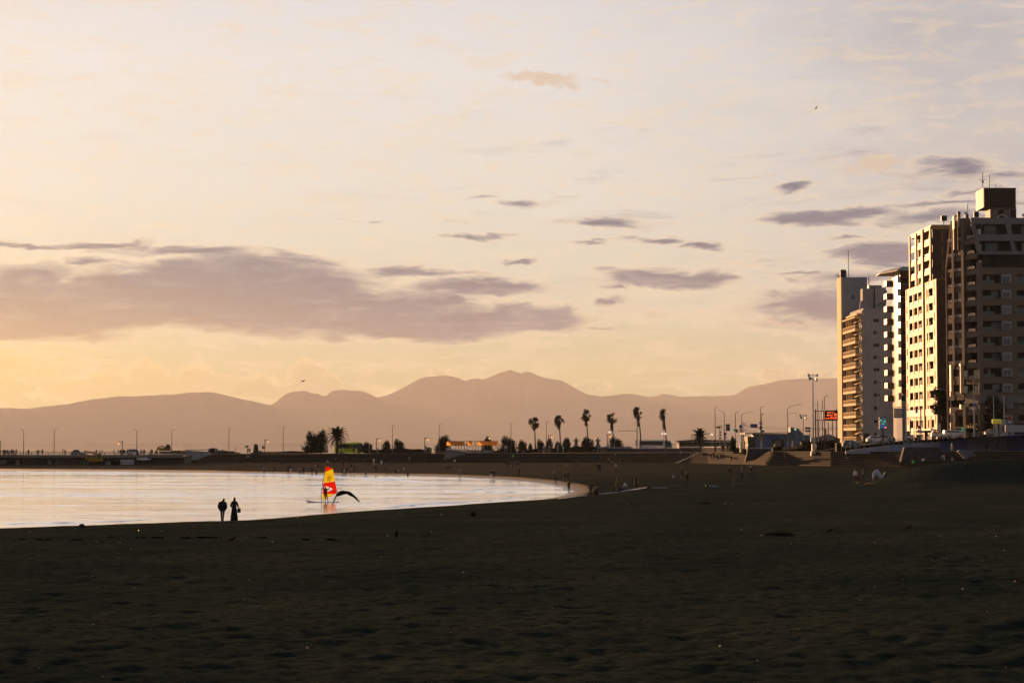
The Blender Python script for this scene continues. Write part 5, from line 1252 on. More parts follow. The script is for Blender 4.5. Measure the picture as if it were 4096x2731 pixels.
t1.location = (xat(3450, 500), 500, 6.5 * (1 - 500/475)); t1.scale = (500/475,) * 3
# ---------- tower 2: narrow tower with a gleaming curved face
k = 455 / FPX; X2 = xat(3605, 455)
t2 = empty('apartment_tower', (X2, 455, 0), R(2), 'narrow glossy tower glowing white in the sun under an overhanging grey roof', 'apartment tower')
tile2 = mat('polished_tile', (.62, .55, .45), rough=.16, var=.08, scale=.6, spec=1.0)
pr = []
for j in range(9):
    a = j / 8; pr.append((.0 + 1.3 * (1 - math.cos(a * 1.2)), 12.0 - 12.0 * (1 - a) ** 1.0 * 1 - 0.0))
pts2 = [(0, 0), (7, 0), (7, 13), (1.6, 13), (.5, 11), (.1, 8), (-.12, 5), (-.08, 2.5)]
MB().prism([(x, y, 14.6) for x, y in pts2], (0, 0, 31.0)).build('wall', [tile2], t2)
MB().prism([(x + .2, y + .2, 4.5) for x, y in pts2], (0, 0, 10.0)).build('base_storey', [white_sh], t2)
MB().prism([(-.9, -1.0, 45.6), (8, -1, 45.6), (8, 14, 45.6), (-2.6, 14, 45.6), (-3.0, 8, 45.6)], (0, 0, .15)).build('roof_eave', [roofm], t2)
MB().add([(-.9,-1,45.75),(8,-1,45.75),(8,14,45.75),(-2.8,14,45.75),(.5,.5,46.7),(7,.5,46.7),(7,12,46.7),(-1,12,46.7)], [(0,1,5,4),(1,2,6,5),(2,3,7,6),(3,0,4,7),(4,5,6,7)]).build('roof', [roofm], t2)
for q in range(10):
    zb = 15.6 + 2.98 * q
    if q % 1 == 0:
        shared(t2, 'balcony', 'b2', lambda: MB().box((-1.0, 9.6, 0), (.6, 12.6, 1.3)).box((-1.0, 9.6, 0), (.6, 12.6, .18)).mesh('balcony', [tile3d, ]) , (0, 0, zb + .5))
        shared(t2, 'bay_window', 'bw2', lambda: MB().box((-.42, .9, 0), (-.02, 3.0, 1.5)).mesh('bay_window', [tile2]), (0, 0, zb + .7))
        shared(t2, 'window_band', 'wb2', lambda: MB().box((.1, -.06, 0), (6.9, 0, 1.35)).mesh('window_band', [recess]), (0, 0, zb + .3))
        shared(t2, 'spandrel', 'sp2', lambda: MB().box((.05, -.10, 0), (6.95, 0, 1.5)).mesh('spandrel', [tile3d]), (0, 0, zb + 1.66))

# ---------- tower 3: stepped beige tower
X3 = xat(3750, 420); t3 = empty('apartment_tower', (X3, 420, 0), R(.5), 'stepped beige tiled tower with rows of deep sunlit balconies', 'apartment tower')
def y3(u): return X3 * FPX / (u - CU) - 420
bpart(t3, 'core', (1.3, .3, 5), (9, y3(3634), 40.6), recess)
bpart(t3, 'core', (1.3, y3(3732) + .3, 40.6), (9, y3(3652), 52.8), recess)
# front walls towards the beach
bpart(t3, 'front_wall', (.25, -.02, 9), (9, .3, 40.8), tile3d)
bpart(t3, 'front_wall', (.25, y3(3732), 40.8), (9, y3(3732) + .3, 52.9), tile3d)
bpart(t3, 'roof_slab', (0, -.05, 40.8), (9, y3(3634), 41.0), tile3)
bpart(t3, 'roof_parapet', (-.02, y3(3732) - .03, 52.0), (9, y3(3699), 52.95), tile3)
bpart(t3, 'roof_parapet', (-.02, y3(3697), 52.0), (9, y3(3652), 52.95), tile3)
up = [(3652,3672),(3677,3696),(3703,3729)]
lo3 = [(3645,3658),(3661,3677),(3680,3698),(3712,3717),(3720,3737)]
def rail_mesh(L, m, n=3, h=.5):
    mb = MB()
    for i in range(n): mb.box((-.04, 0, h * (i + .6) / n), (.04, L, h * (i + .6) / n + .07))
    c = max(2, int(L / 1.6) + 1)
    for i in range(c): mb.box((-.05, L * i / (c-1) - .06, 0), (.05, L * i / (c-1) + .06, h))
    return mb.mesh('balcony_railing', [m])
for kf in range(14):
    zt = 51.8 - 3.12 * kf                      # head of the opening
    zsp = zt - 3.12 + .05                      # top of the opening one floor down = bottom of the spandrel
    bays = up if zt > 43 else lo3
    y_hi = y3(3732) if zt > 43 else 0
    for (ua, ub) in bays:
        ya, yb = y3(ub), y3(ua); L = yb - ya
        shared(t3, 'spandrel', f's3{ua}', lambda: MB().box((0, 0, 0), (.12, L, .95)).mesh('spandrel', [tile3]), (-.03, ya, zsp))
        shared(t3, 'balcony_railing', f'r3{ua}', lambda: rail_mesh(L, rail_w, 3, .5), (.08, ya, zsp + .95))
        if L > 1.5 and zt < 43:
            shared(t3, 'window', f'w3{ua}', lambda: MB().box((0, L*.2, .2), (.05, L*.8, 2.0)).mesh('window', [recess]), (1.24, ya, zsp + .5))
for ua, ub in ((3672,3677),(3696,3699),(3729,3732.5),(3652,3649.5)):
    bpart(t3, 'pilaster', (-.25, y3(max(ua,ub)), 41.0), (.02, y3(min(ua,ub)), 52.6), tile3)
bpart(t3, 'fin', (-.3, y3(3703), 9), (1.0, y3(3703) + 1.2, 52.8), tile3)
for ua, ub in ((3632,3635),(3638.5,3645),(3658,3661),(3677,3680),(3698,3701),(3707,3712),(3717,3720),(3737,3741),(3744,3750)):
    bpart(t3, 'pilaster', (-.06, y3(ub), 9), (.06, y3(ua), 40.9), tile3)
for kf in range(10):
    zz = 38.5 - 3.12 * kf
    for ua, ub in ((3635,3638.5),(3741,3744)):
        shared(t3, 'spandrel', f'n3{ua}', lambda: MB().box((0, 0, 0), (.3, y3(ua) - y3(ub), 1.4)).mesh('spandrel', [tile3]), (-.05, y3(ub), zz - 1.4))
        shared(t3, 'window', f'nw{ua}', lambda: MB().box((0, 0, 0), (.1, y3(ua) - y3(ub), 1.7)).mesh('window', [recess]), (.1, y3(ub), zz))
# ground storeys
bpart(t3, 'spandrel', (-.1, 0, 12.2), (.3, y3(3645), 13.6), mat('worn_beige_tile', (.26,.21,.15), rough=.6, var=.2))
bpart(t3, 'canopy', (-1.5, 0, 9.0), (.3, y3(3660), 9.25), tile3d)
for u in (3749, 3727, 3700, 3668): bpart(t3, 'column', (-.12, y3(u), 5), (.5, y3(u) + .7, 12.2), tile3)
# windows on the dark front: the lit ones catch the sun off their reveals
for kf in range(14):
    zt = 51.6 - 3.12 * kf; yy = y3(3732) if zt > 42 else 0
    x0 = 1.9 if zt > 42 else 1.6
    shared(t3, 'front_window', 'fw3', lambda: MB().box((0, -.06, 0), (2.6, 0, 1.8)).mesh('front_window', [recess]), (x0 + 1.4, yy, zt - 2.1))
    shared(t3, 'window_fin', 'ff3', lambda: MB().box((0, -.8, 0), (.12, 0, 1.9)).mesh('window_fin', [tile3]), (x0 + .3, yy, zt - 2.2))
MB().tube([(3.2, y3(3732) + 2, 52.9), (3.2, y3(3732) + 2, 54)], .08, 6).build('antenna_pole', [steel_dk], t3)
MB().box((2.6, y3(3732) + 1.6, 54), (3.8, y3(3732) + 2.2, 55.1)).build('antenna_panel', [dkm], t3)

# ---------- tower 4: big brown tower at the right edge
X4 = xat(3915, 392); t4 = empty('apartment_tower', (X4, 392, 0), 0, 'big brown tiled tower at the right edge with a louvred box on its roof', 'apartment tower')
PH = R(20); RW = Matrix.Rotation(PH, 4, 'Z')
def wpart(nm, a, b, m, par=None):            # pieces of the receding left face, which stands at an angle
    o = MB().box(a, b).build(nm, [m], par or t4); o.rotation_euler = (0, 0, PH); return o
def wshared(nm, key, mk, loc, par=None):
    o = shared(par or t4, nm, key, mk, RW @ Vector(loc)); o.rotation_euler = (0, 0, PH); return o
wpart('core', (1.4, .5, 5), (6, 11.2, 42.5), recess); wpart('core', (1.4, .5, 42.5), (6, 9.2, 50.4), recess)
bpart(t4, 'core', (1.4, 1.5, 5), (22, 12, 50.5), recess)
baysW = [(.3, 4.34), (5.23, 7.94), (8.67, 11.2)]
for a, b in ((4.34, 5.23), (7.94, 8.67)): wpart('pilaster', (-.35, a, 21.7), (1.4, b, 51.2 if a < 5 else 51.0), tile4)
wpart('corner_pillar', (-.02, -.35, 5), (.9, .3, 42.0), tile4)
wpart('corner_pillar', (-.02, 11.2, 5), (1.4, 11.5, 42.0), tile4)
for j in range(14):
    zt = 48.9 - 3.09 * j
    if zt < 13: continue
    for i, (a, b) in enumerate(baysW):
        if i == 2 and zt > 42.5: b = 9.9
        L = b - a
        wshared('spandrel', f's4{i}{round(L,1)}', lambda: MB().box((0, 0, 0), (.3, L, 1.05)).mesh('spandrel', [tile4]), (0, a, zt - 3.09))
        Lr = min(L, 2.2)
        wshared('balcony_railing', f'r4{i}', lambda: rail_mesh(Lr, rail_w, 3, .55), (-.25, a + (.4 if i < 2 else .1), zt - 2.02))
        wshared('window', f'w4{i}', lambda: MB().box((0, .3, 0), (.05, L - .5, 1.7)).mesh('window', [glass]), (1.34, a, zt - 1.95))
    if j % 3 == 1: wshared('blind', 'bl4', lambda: MB().box((0, 0, 0), (.06, 1.5, 1.5)).mesh('blind', [mat('tan_blind', (.42,.3,.16), rough=.7)]), (.05, 5.5, zt - 1.6))
# sloping shoulder at the far edge and leaf-shaped ornament panels on top
MB().prism([RW @ Vector(p) for p in ((-.05, 11.5, 42.0), (-.05, 10.9, 42.0), (-.05, 8.9, 51.0), (-.05, 9.4, 51.0))], RW @ Vector((1.4, 0, 0))).build('sloping_edge', [tile4], t4)

for uu, v0, v1, w in ((3831, 862, 917, 7.5), (3849, 857, 911, 6.5)):
    Yq = 392 + .94 * 6.5; q = at(uu, v1, Yq) - Vector((X4, 392, 0)); kk = Yq / FPX; H_ = (v1 - v0) * kk; wd = w * kk
    poly = [(0, -wd*4, 0), (0, wd*4, 0), (0, wd*4, H_*.6), (0, wd*2.4, H_*.9), (0, 0, H_), (0, -wd*2.4, H_*.9), (0, -wd*4, H_*.6)]
    MB().prism([Vector(p) * .5 + Vector((q.x - .9, q.y, q.z + 0 * H_)) if False else Vector((q.x - .9, q.y + p[1]*.5, q.z + p[2])) for p in poly], (.25, 0, 0)).build('ornament_panel', [orn], t4)
for uu, v0 in ((3834, 847), (3818, 874), (3866, 857)):
    q = at(uu, v0, 398) - Vector((X4, 392, 0)); MB().box((q.x - .25, q.y - .3, 45), (q.x + .35, q.y + .4, q.z)).build('crown_pillar', [tile4], t4)
# lower sunlit fins along the pavement side
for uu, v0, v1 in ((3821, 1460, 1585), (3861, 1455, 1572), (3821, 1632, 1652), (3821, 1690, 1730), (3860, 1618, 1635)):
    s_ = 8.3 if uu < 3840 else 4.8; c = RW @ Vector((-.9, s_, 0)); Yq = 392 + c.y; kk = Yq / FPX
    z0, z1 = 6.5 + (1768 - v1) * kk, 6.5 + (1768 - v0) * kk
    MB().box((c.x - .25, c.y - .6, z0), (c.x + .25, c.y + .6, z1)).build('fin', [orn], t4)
wpart('ledge', (-.3, -.3, 14.2), (1.2, 4.4, 15.6), tile4g)
wpart('awning', (-1.6, -.2, 9.3), (1.2, 8, 9.5), dkm)
for yy in (4.3, 8.1): wpart('column', (-.3, yy, 5), (.6, yy + .9, 13.5), tile4)
# front face
def fp(nm, a, b, m, par=None): return MB().box(a, b).build(nm, [m], par or t4)
kz = 392 / FPX
for j in range(10):
    zt = 36.5 + 3.08 - 3.08 * j
    if zt < 11: break
    shared(t4, 'spandrel', 's5', lambda: MB().box((0, 0, 0), (22, .35, 1.35)).mesh('spandrel', [tile4]), (.7, 0, zt))
    for c in range(3):
        x0 = .75 + c * 6.95
        if c: shared(t4, 'pillar', 'p5', lambda: MB().box((0, -.04, 0), (1.05, 1.5, 1.73)).mesh('pillar', [tile4]), (x0 - 1.05, 0, zt - 1.73))
        shared(t4, 'balcony_wall', f'bw5', lambda: MB().box((0, 1.38, 0), (5.9, 1.42, 1.73)).mesh('balcony_wall', [recess]), (x0, 0, zt - 1.73))
        shared(t4, 'window', f'wd5{(j+c)%3}', [lambda: MB().box((0, 1.30, 0), (1.7, 1.36, 1.6)).mesh('window', [glass_w]), lambda: MB().box((0, 1.30, 0), (1.7, 1.36, 1.6)).mesh('window', [glass]), lambda: MB().box((0, 1.30, 0), (1.7, 1.36, 1.6)).mesh('window', [rail_g])][(j+c) % 3], (x0 + .3 + (j % 2) * 1.9, 0, zt - 1.73))
        shared(t4, 'balcony_panel', 'bp5', lambda: MB().box((0, -.02, 0), (2.5, .05, .55)).mesh('balcony_panel', [rail_g]), (x0, 0, zt - 1.72))
        shared(t4, 'balcony_railing', 'br5', lambda: MB().box((0, 0, .2), (1.45, .05, .26)).box((0, 0, .42), (1.45, .05, .5)).mesh('balcony_railing', [steel_dk]), (x0 + 2.52, 0, zt - 1.72))
        bw = shared(t4, 'bay_window', 'bay5', lambda: MB().box((0, -.25, 0), (1.9, 1.3, .12)).box((0, -.25, 1.25), (1.9, 1.3, 1.7)).box((0, -.25, .12), (.22, 1.3, 1.25)).box((1.55, -.25, .12), (1.9, 1.3, 1.25)).box((.86, -.22, .12), (.96, -.1, 1.25)).mesh('bay_window', [frame_w]), (x0 + 3.95, 0, zt - 1.72))
        shared(bw, 'pane', f'bayp{(j*2+c)%3}', [lambda: MB().box((.22, -.12, .12), (1.55, -.08, 1.25)).mesh('pane', [glass]), lambda: MB().box((.22, -.12, .12), (1.55, -.08, 1.25)).mesh('pane', [glass_w]), lambda: MB().box((.22, -.12, .12), (1.55, -.08, 1.25)).mesh('pane', [glass])][(j*2+c) % 3], (0, 0, 0))
fp('ledge', (.0, -.4, 14.2), (22, .35, 15.6), tile4g)
fp('wall', (.0, -.02, 11), (.75, .35, 41.0), tile4)
# slanted grey top two storeys
def fpoly(nm, pix, m, th=.5, dy=-.15):
    pts = [at(u, v, 392 + dy) - Vector((X4, 392, 0)) for u, v in pix]; return MB().prism(pts, (0, th, 0)).build(nm, [m], t4)
fpoly('top_frame', [(3882,870),(4400,874),(4400,897),(3888,896)], tile4g)
fpoly('top_frame', [(3899,937),(4400,939),(4400,965),(3905,963)], tile4g)
fpoly('top_frame', [(3915,1004),(4400,1006),(4400,1018),(3917,1017)], tile4g)
fpoly('top_frame', [(3883,896),(3900,896),(3912,937),(3896,937)], tile4g, .7)
fpoly('top_frame', [(3900,963),(3917,963),(3926,1004),(3910,1004)], tile4g, .7)
for du in (0, 147, 294): 
    fpoly('top_frame', [(4022+du,897),(4043+du,897),(4050+du,937),(4031+du,937)], tile4g, .7)
    fpoly('top_frame', [(4040+du,964),(4056+du,964),(4068+du,1004),(4048+du,1004)], tile4g, .7)
    fpoly('window', [(3938+du,903),(3984+du,903),(3984+du,936),(3938+du,936)], rail_g, .1, 1.1)
    fpoly('window', [(3940+du,972),(3990+du,972),(3990+du,1003),(3940+du,1003)], glass_w if du else rail_g, .1, 1.1)
fpoly('railing', [(3910,928),(4030,928),(4031,930),(3911,930)], steel_dk, .05, .1)
# roof: louvred plant box on its stem, rails, aerials
Yp = 402; kk = Yp / FPX; o4 = Vector((X4, 392, 0))
xa, xb = xat(3944, Yp) - X4, xat(4074, Yp) - X4
za, zb = 6.5 + (1768 - 826) * kk, 6.5 + (1768 - 751) * kk
fp('louvre_box', (xa + .12, 10.1, za), (xb - .12, 16.4, zb), dkm)
fp('louvre_cap', (xa - .05, 9.9, zb), (xb + .05, 16.6, zb + .15), dkm)
for i in range(15):
    shared(t4, 'louvre_slat', 'ls', lambda: MB().prism([(xa, 10.0, 0), (xa + .14, 10.12, .1), (xa + .14, 10.12, .16), (xa, 10.0, .06)], (0, 0, 0)).box((xa - .02, 9.95, 0), (xb + .02, 10.12, .12)).box((xa - .05, 10.12, 0), (xa + .12, 16.5, .12)).box((xb - .12, 10.12, 0), (xb + .06, 16.5, .12)).mesh('louvre_slat', [mat('louvre_slat_metal', (.06,.045,.03), rough=.55)]), (0, 0, za + .05 + i * (zb - za) / 15))
xs, xe = xat(3971, Yp) - X4, xat(4076, Yp) - X4
fp('roof_stem', (xs, 10.3, 50.4), (xe, 14.5, za), tile4)
for i in range(4): fp('stem_panel', (xs + .5 + i * 1.25, 10.2, 50.8), (xs + 1.4 + i * 1.25, 10.3, za - .5), recess if i % 2 else tile4g)
for (u, v0, v1, w) in ((3931,690,748,.05),(3958,698,748,.04),(3871,817,868,.05),(3983,735,750,.03)):
    q0, q1 = at(u, v1 + 3, 402) - o4, at(u, v0, 402) - o4; MB().tube([q0, q1], w * 1.3, 6).build('antenna', [steel_dk], t4)
q = at(3931, 719, 402) - o4; MB().tube([q - Vector((.8, 0, 0)), q + Vector((.8, 0, 0))], .04, 5).build('antenna', [steel_dk], t4); MB().ball(q - Vector((0, 0, .45)), .22, 8, 0, (1, 1, 1.3)).build('aerial_box', [dkm], t4)
for (u, v) in ((3823, 865), (3863, 853), (4093, 860)):
    q = at(u, v, 396) - o4; MB().ball(q, .28, 8).tube([q, q - Vector((0, 0, 1.2))], .06, 6).build('roof_ball_lamp', [mat('pale_globe', (.4,.42,.45), rough=.4)], t4, True)
q = at(3905, 858, 397) - o4; MB().box(q - Vector((.5, .2, .55)), q + Vector((.5, .2, .55))).tube([q, q - Vector((0, 0, 1.0))], .08, 6).build('antenna_panel', [dkm], t4)
MB().tube([at(3990,868,395) - o4, at(4008,858,395) - o4, at(4028,868,395) - o4], .09, 6).build('roof_stair_rail', [orn], t4)
MB().tube([at(3930,862,395) - o4, at(3970,862,395) - o4], .03, 5).tube([at(3930,862,395) - o4, at(3930,869,395) - o4], .03, 5).tube([at(3950,862,395) - o4, at(3950,869,395) - o4], .03, 5).build('roof_railing', [orn], t4)
# ================================================================ vehicles
tyre = mat('tyre_rubber', (.012,.012,.012), rough=.9); rimm = mat('wheel_rim', (.3,.3,.31), rough=.4, metal=.7)
headl = mat('headlight_glass', (.6,.6,.55), rough=.15); taill = mat('tail_light_red', (.4,.02,.01), rough=.3, emit=(1,.12,.04), estr=.3)
def wheel(par, x, y, r):
    w = MB().tube([(x, y - .11, r), (x, y + .11, r)], r, 18).build('wheel', [tyre], par)
    MB().tube([(x, y - .125, r), (x, y - .10, r)], r * .6, 12).build('rim', [rimm], w)
    return w
def text_mesh(s, size, m, depth=.01, bold=0.0, shear=0.0, spacing=1.0):
    cu = bpy.data.curves.new('t', 'FONT'); cu.body = s; cu.size = size; cu.extrude = depth; cu.offset = bold; cu.shear = shear; cu.align_x = 'CENTER'; cu.align_y = 'CENTER'; cu.space_character = spacing
    o = bpy.data.objects.new('t', cu); COL.objects.link(o); dg = bpy.context.evaluated_depsgraph_get()
    me = bpy.data.meshes.new_from_object(o.evaluated_get(dg)); bpy.data.objects.remove(o); bpy.data.curves.remove(cu)
    me.materials.clear(); me.materials.append(m); return me
def lettering(par, s, size, m, loc, rot=(R(90), 0, 0), name='lettering', **k):
    o = bpy.data.objects.new(name, text_mesh(s, size, m, **k)); COL.objects.link(o); o.parent = par; o.location = loc; o.rotation_euler = rot; return o
def car(loc, rz, paint, label, kind='hatch', L=4.2, Hh=1.5, W_=1.7, tail=False):
    """side profile extruded and tucked in at the roof"""
    r = empty('car', loc, rz, label, 'car', 'cars on the coastal road'); r['name_note'] = 0; del r['name_note']
    if kind == 'van': prof = [(0,.35),(0,1.0),(.04,1.55),(.25,Hh-.05),(.6,Hh),(L*.78,Hh),(L*.90,1.15),(L-.05,.95),(L,.55),(L,.35)]
    elif kind == 'suv': prof = [(0,.4),(0,.95),(.15,1.25),(.45,Hh),(L*.62,Hh),(L*.76,1.08),(L-.1,.92),(L,.6),(L,.4)]
    else: prof = [(0,.32),(0,.80),(.25,.98),(.75,Hh-.06),(1.3,Hh),(L*.56,Hh),(L*.74,.98),(L-.15,.80),(L,.55),(L,.32)]
    mb = MB(); n = len(prof)
    for s_, inset in ((-1, 0), (1, 0)):
        pass
    vs = []
    for y_ in (-W_/2, W_/2):
        for x, z in prof: vs.append((x - L/2, y_ * (1 - .16 * max(0, (z - .95) / max(.01, Hh - .95))), z))
    mb.add(vs, [tuple(range(n)), tuple(range(n, 2*n))[::-1]] + [(i, n+i, n+(i+1) % n, (i+1) % n) for i in range(n)])
    mb.build('body', [paint], r)
    za, zb_ = (1.02, Hh - .12) if kind != 'van' else (1.12, Hh - .16); x0 = -L/2 + (.35 if kind != 'hatch' else .62); x1 = L/2 - (L*.28 if kind != 'van' else L*.17)
    for s_ in (-1, 1):
        yq = lambda z: s_ * (W_/2 * (1 - .16 * max(0, (z - .95) / (Hh - .95))) + .012)
        MB().add([(x0, yq(za), za), (x1, yq(za), za), (x1 - (.45 if kind != 'van' else .3), yq(zb_), zb_), (x0 + .18, yq(zb_), zb_)], [(0,1,2,3)] if s_ < 0 else [(3,2,1,0)]).build('side_window', [glass], r)
    MB().cbox((L/2 - .02, -.55, .68), (.08, .32, .14)).build('headlight', [headl], r); MB().cbox((L/2 - .02, .55, .68), (.08, .32, .14)).build('headlight', [headl], r)
    for y_ in (-.6, .6): MB().cbox((-L/2 - .01, y_, .78), (.06, .24, .16)).build('tail_light', [taill], r)
    for x_ in (-L*.30, L*.30):
        for y_ in (-W_/2 + .05, W_/2 - .05): wheel(r, x_, y_, .31)
    return r
def paint(nm, c): return mat('paint_' + nm, c, rough=.25, var=.04, spec=.8)
PB, PW, PS, PG = paint('black', (.015,.016,.02)), paint('white', (.62,.63,.66)), paint('silver', (.35,.36,.38)), paint('grey', (.12,.13,.14))
def carat(u, Y, pn, lb, rz=0, z=None, **k):
    return car((xat(u, Y), Y, gz_at(u, Y) + .02 if z is None else z), rz, pn, lb, **k)
carat(2223, 588, PB, 'black hatchback parked below the pines, left of the white car', L=4.0, Hh=1.6)
carat(2290, 586, PW, 'white saloon car parked behind the first step sitter', L=4.4, Hh=1.42)
carat(2384, 590, PS, 'pale van partly hidden between the second lantern and the promenade edge', kind='van', Hh=1.9, L=4.4, z=3.35)
carat(2446, 590, PS, 'silver car roof showing above the wall under the fourth fan palm', kind='suv', Hh=1.6, z=3.5)
carat(2506, 590, PG, 'dark van with a pale roof line left of the coach', kind='van', Hh=1.9, L=4.6, z=3.3)
carat(2738, 560, PW, 'white car roof just right of the coach front', kind='hatch', Hh=1.45, z=3.75)
carat(2812, 545, PW, 'white van behind the round date palm', kind='van', Hh=1.85, L=4.6, z=3.6)
carat(2875, 540, PS, 'silver car behind the figures at the signal posts', kind='hatch', Hh=1.5, z=3.7)
carat(538, 527, PW, 'white boxy van driving over the bridge', kind='van', Hh=1.75, L=3.3, z=2.97)
carat(314, 526, PG, 'dark car on the bridge behind the excavator boom', kind='hatch', Hh=1.55, L=3.4, z=2.97)
carat(3501, 391, PW, 'white car with a lit side on the ramp below the map board', kind='hatch', Hh=1.4, L=3.6, z=6.35)
carat(3541, 393, PS, 'silver car right behind the white one on the ramp', kind='suv', Hh=1.6, L=3.6, z=6.4)
carat(3748, 390, PW, 'white car with glowing front at the foot of the stepped tower', kind='suv', Hh=1.7, L=2.6, z=7.15)
carat(3812, 391, PW, 'long white car parked beside the green sign on the ramp', kind='van', Hh=1.6, L=3.9, z=7.3)
carat(3403, 394, PB, 'dark car behind the small blue signboard at the white tower', kind='suv', Hh=1.6, L=3.4, z=5.3)
carat(3968, 388, PS, 'small grey car at the yellow parking sign', kind='hatch', Hh=1.4, L=3.2, z=7.7)
# buses
def bus(loc, rz, paint_m, L, Hh, label, glassm, front_m, name='bus'):
    r = empty(name, loc, rz, label, 'bus', 'buses on the coastal road'); W_ = 2.5
    prof = [(0,.35),(0,Hh-.15),(.12,Hh),(L-1.7,Hh),(L-.8,Hh-.12),(L-.25,Hh-.55),(L,1.5),(L,.35)]
    n = len(prof); vs = [(x - L/2, y_, z) for y_ in (-W_/2, W_/2) for x, z in prof]
    MB().add(vs, [tuple(range(n)), tuple(range(n, 2*n))[::-1]] + [(i, n+i, n+(i+1) % n, (i+1) % n) for i in range(n)]).build('body', [paint_m], r)
    for x_ in (-L*.27, L*.30):
        for y_ in (-1.2, 1.2): wheel(r, x_, y_, .48)
    return r
lime_p = paint('lime', (.66, .85, .04)); cream_p = paint('coach_white', (.80,.78,.80))
bx = xat(1403, 605); by = bus((bx, 605, 2.87), R(-12), lime_p, 9.4, 3.42, 'yellow-green tour bus with a dark window band beside the date palm', glass, None)
MB().prism([(-4.2, -1.27, 3.05), (3.1, -1.27, 3.05), (3.1, -1.27, 1.75), (-3.9, -1.27, 1.75)], (0, .02, 0)).build('window_band', [glass], by)
MB().prism([(2.4, -1.28, 3.15), (3.9, -1.28, 3.25), (4.55, -1.28, 2.6), (4.72, -1.28, 1.5), (4.72, -1.28, .9), (3.3, -1.28, .55), (2.5, -1.28, 1.4)], (0, .02, 0)).build('front_side_window', [glass], by)
MB().prism([(3.95, -1.2, 3.28), (3.95, 1.2, 3.28), (4.60, 1.2, 2.3), (4.74, 1.2, 1.35), (4.74, -1.2, 1.35), (4.60, -1.2, 2.3)], (.03, 0, .02)).build('windscreen', [glass], by)
MB().prism([(.4, -1.0, 3.42), (4.0, -1.0, 3.42), (3.2, -1.0, 3.6), (1.2, -1.0, 3.6)], (0, 2.0, 0)).build('roof_pod', [lime_p], by)
for i in range(6): MB().box((-3.6 + i*.9, -1.285, 1.9), (-3.55 + i*.9, -1.275, 3.0)).build('window_post', [lime_p if i > 3 else steel_dk], by)
lettering(by, 'TOKYO BUS', .62, mat('dark_red_print', (.16,.02,.02), rough=.5), (.1, -1.262, 1.2), bold=.012, shear=.15)
bx = xat(2622, 600); b2 = bus((bx, 600, 3.8), R(-8), cream_p, 10.0, 3.35, 'white coach with a long dark window and red script on its side', glass, None, 'coach')
MB().prism([(-4.65, -1.27, 3.02), (2.35, -1.27, 3.02), (2.15, -1.27, 1.8), (-4.65, -1.27, 1.8)], (0, .02, 0)).build('window_band', [glass], b2)
MB().prism([(2.9, -1.27, 3.0), (4.3, -1.27, 3.0), (4.8, -1.27, 2.2), (4.85, -1.27, 1.1), (2.8, -1.27, .9)], (0, .02, 0)).build('front_side_window', [mat('teal_glass', (.03,.09,.12), rough=.15, spec=.8)], b2)
MB().prism([(4.25, -1.2, 3.05), (4.25, 1.2, 3.05), (4.9, 1.2, 2.3), (5.02, 1.2, 1.2), (5.02, -1.2, 1.2), (4.9, -1.2, 2.3)], (.03, 0, .02)).build('windscreen', [mat('teal_glass', (0,0,0))], b2)
MB().tube([(5.0,-1.1,2.2),(5.5,-1.15,2.25),(5.75,-1.15,2.0),(5.75,-1.15,1.4)], .06, 6).build('wing_mirror', [steel_dk], b2)
lettering(b2, 'Azuma Lines', .75, mat('red_script_print', (.2,.02,.05), rough=.5), (-1.9, -1.262, 1.25), shear=.3)
# ================================================================ excavators
yel = mat('machine_yellow', (.33,.20,.02), rough=.55, var=.2, scale=2); trk = mat('crawler_track', (.02,.018,.015), rough=.9)
def excavator(loc, rz, label, boom, s=1.0, cab=True):
    r = empty('excavator', loc, rz, label, 'excavator', 'yellow excavators'); r.scale = (s, s, s)
    for y_ in (-1.1, 1.1):
        t_ = MB().prism([(-1.9, y_-.28, .15), (-1.6, y_-.28, 0), (1.6, y_-.28, 0), (1.9, y_-.28, .15), (1.95, y_-.28, .5), (1.6, y_-.28, .8), (-1.6, y_-.28, .8), (-1.95, y_-.28, .5)], (0, .56, 0)).build('track', [trk], r)
    MB().prism([(-2.2,-1.25,.95),(1.4,-1.25,.95),(1.4,-1.25,1.5),(.2,-1.25,1.9),(-1.9,-1.25,2.0),(-2.35,-1.25,1.7)], (0,2.5,0)).build('engine_housing', [yel], r)
    c = MB().prism([(.2,-1.2,1.5),(1.5,-1.2,1.5),(1.45,-1.2,2.3),(1.1,-1.2,3.0),(.15,-1.2,3.0)], (0,1.1,0)).build('cab', [yel], r)
    MB().prism([(.3,-1.22,1.9),(1.4,-1.22,1.9),(1.35,-1.22,2.3),(1.05,-1.22,2.85),(.3,-1.22,2.85)], (0,.02,0)).build('cab_window', [glass], c)
    for i, (a, b) in enumerate(zip(boom, boom[1:])):
        A, B = Vector((a[0], .3, a[1])), Vector((b[0], .3, b[1])); d = (B - A).normalized(); n_ = Vector((-d.z, 0, d.x)) * (.28 if i == 0 else .22)
        MB().prism([A - n_, B - n_*.7, B + n_*.7, A + n_], (0, .4, 0)).build('boom' if i < len(boom)-2 else 'dipper_arm', [yel], r)
    e = boom[-1]; MB().prism([(e[0]-.1,0,e[1]+.1),(e[0]+.5,0,e[1]-.1),(e[0]+.6,0,e[1]-.7),(e[0]+.1,0,e[1]-1.0),(e[0]-.35,0,e[1]-.6)], (0,1.0,0)).build('bucket', [yel], r)
    MB().tube([(boom[1][0],.5,boom[1][1]-.1),(boom[0][0]+.6,.5,boom[0][1]+.3)], .06, 6).build('hydraulic_ram', [steel], r)
    return r
k_ = 517 / FPX
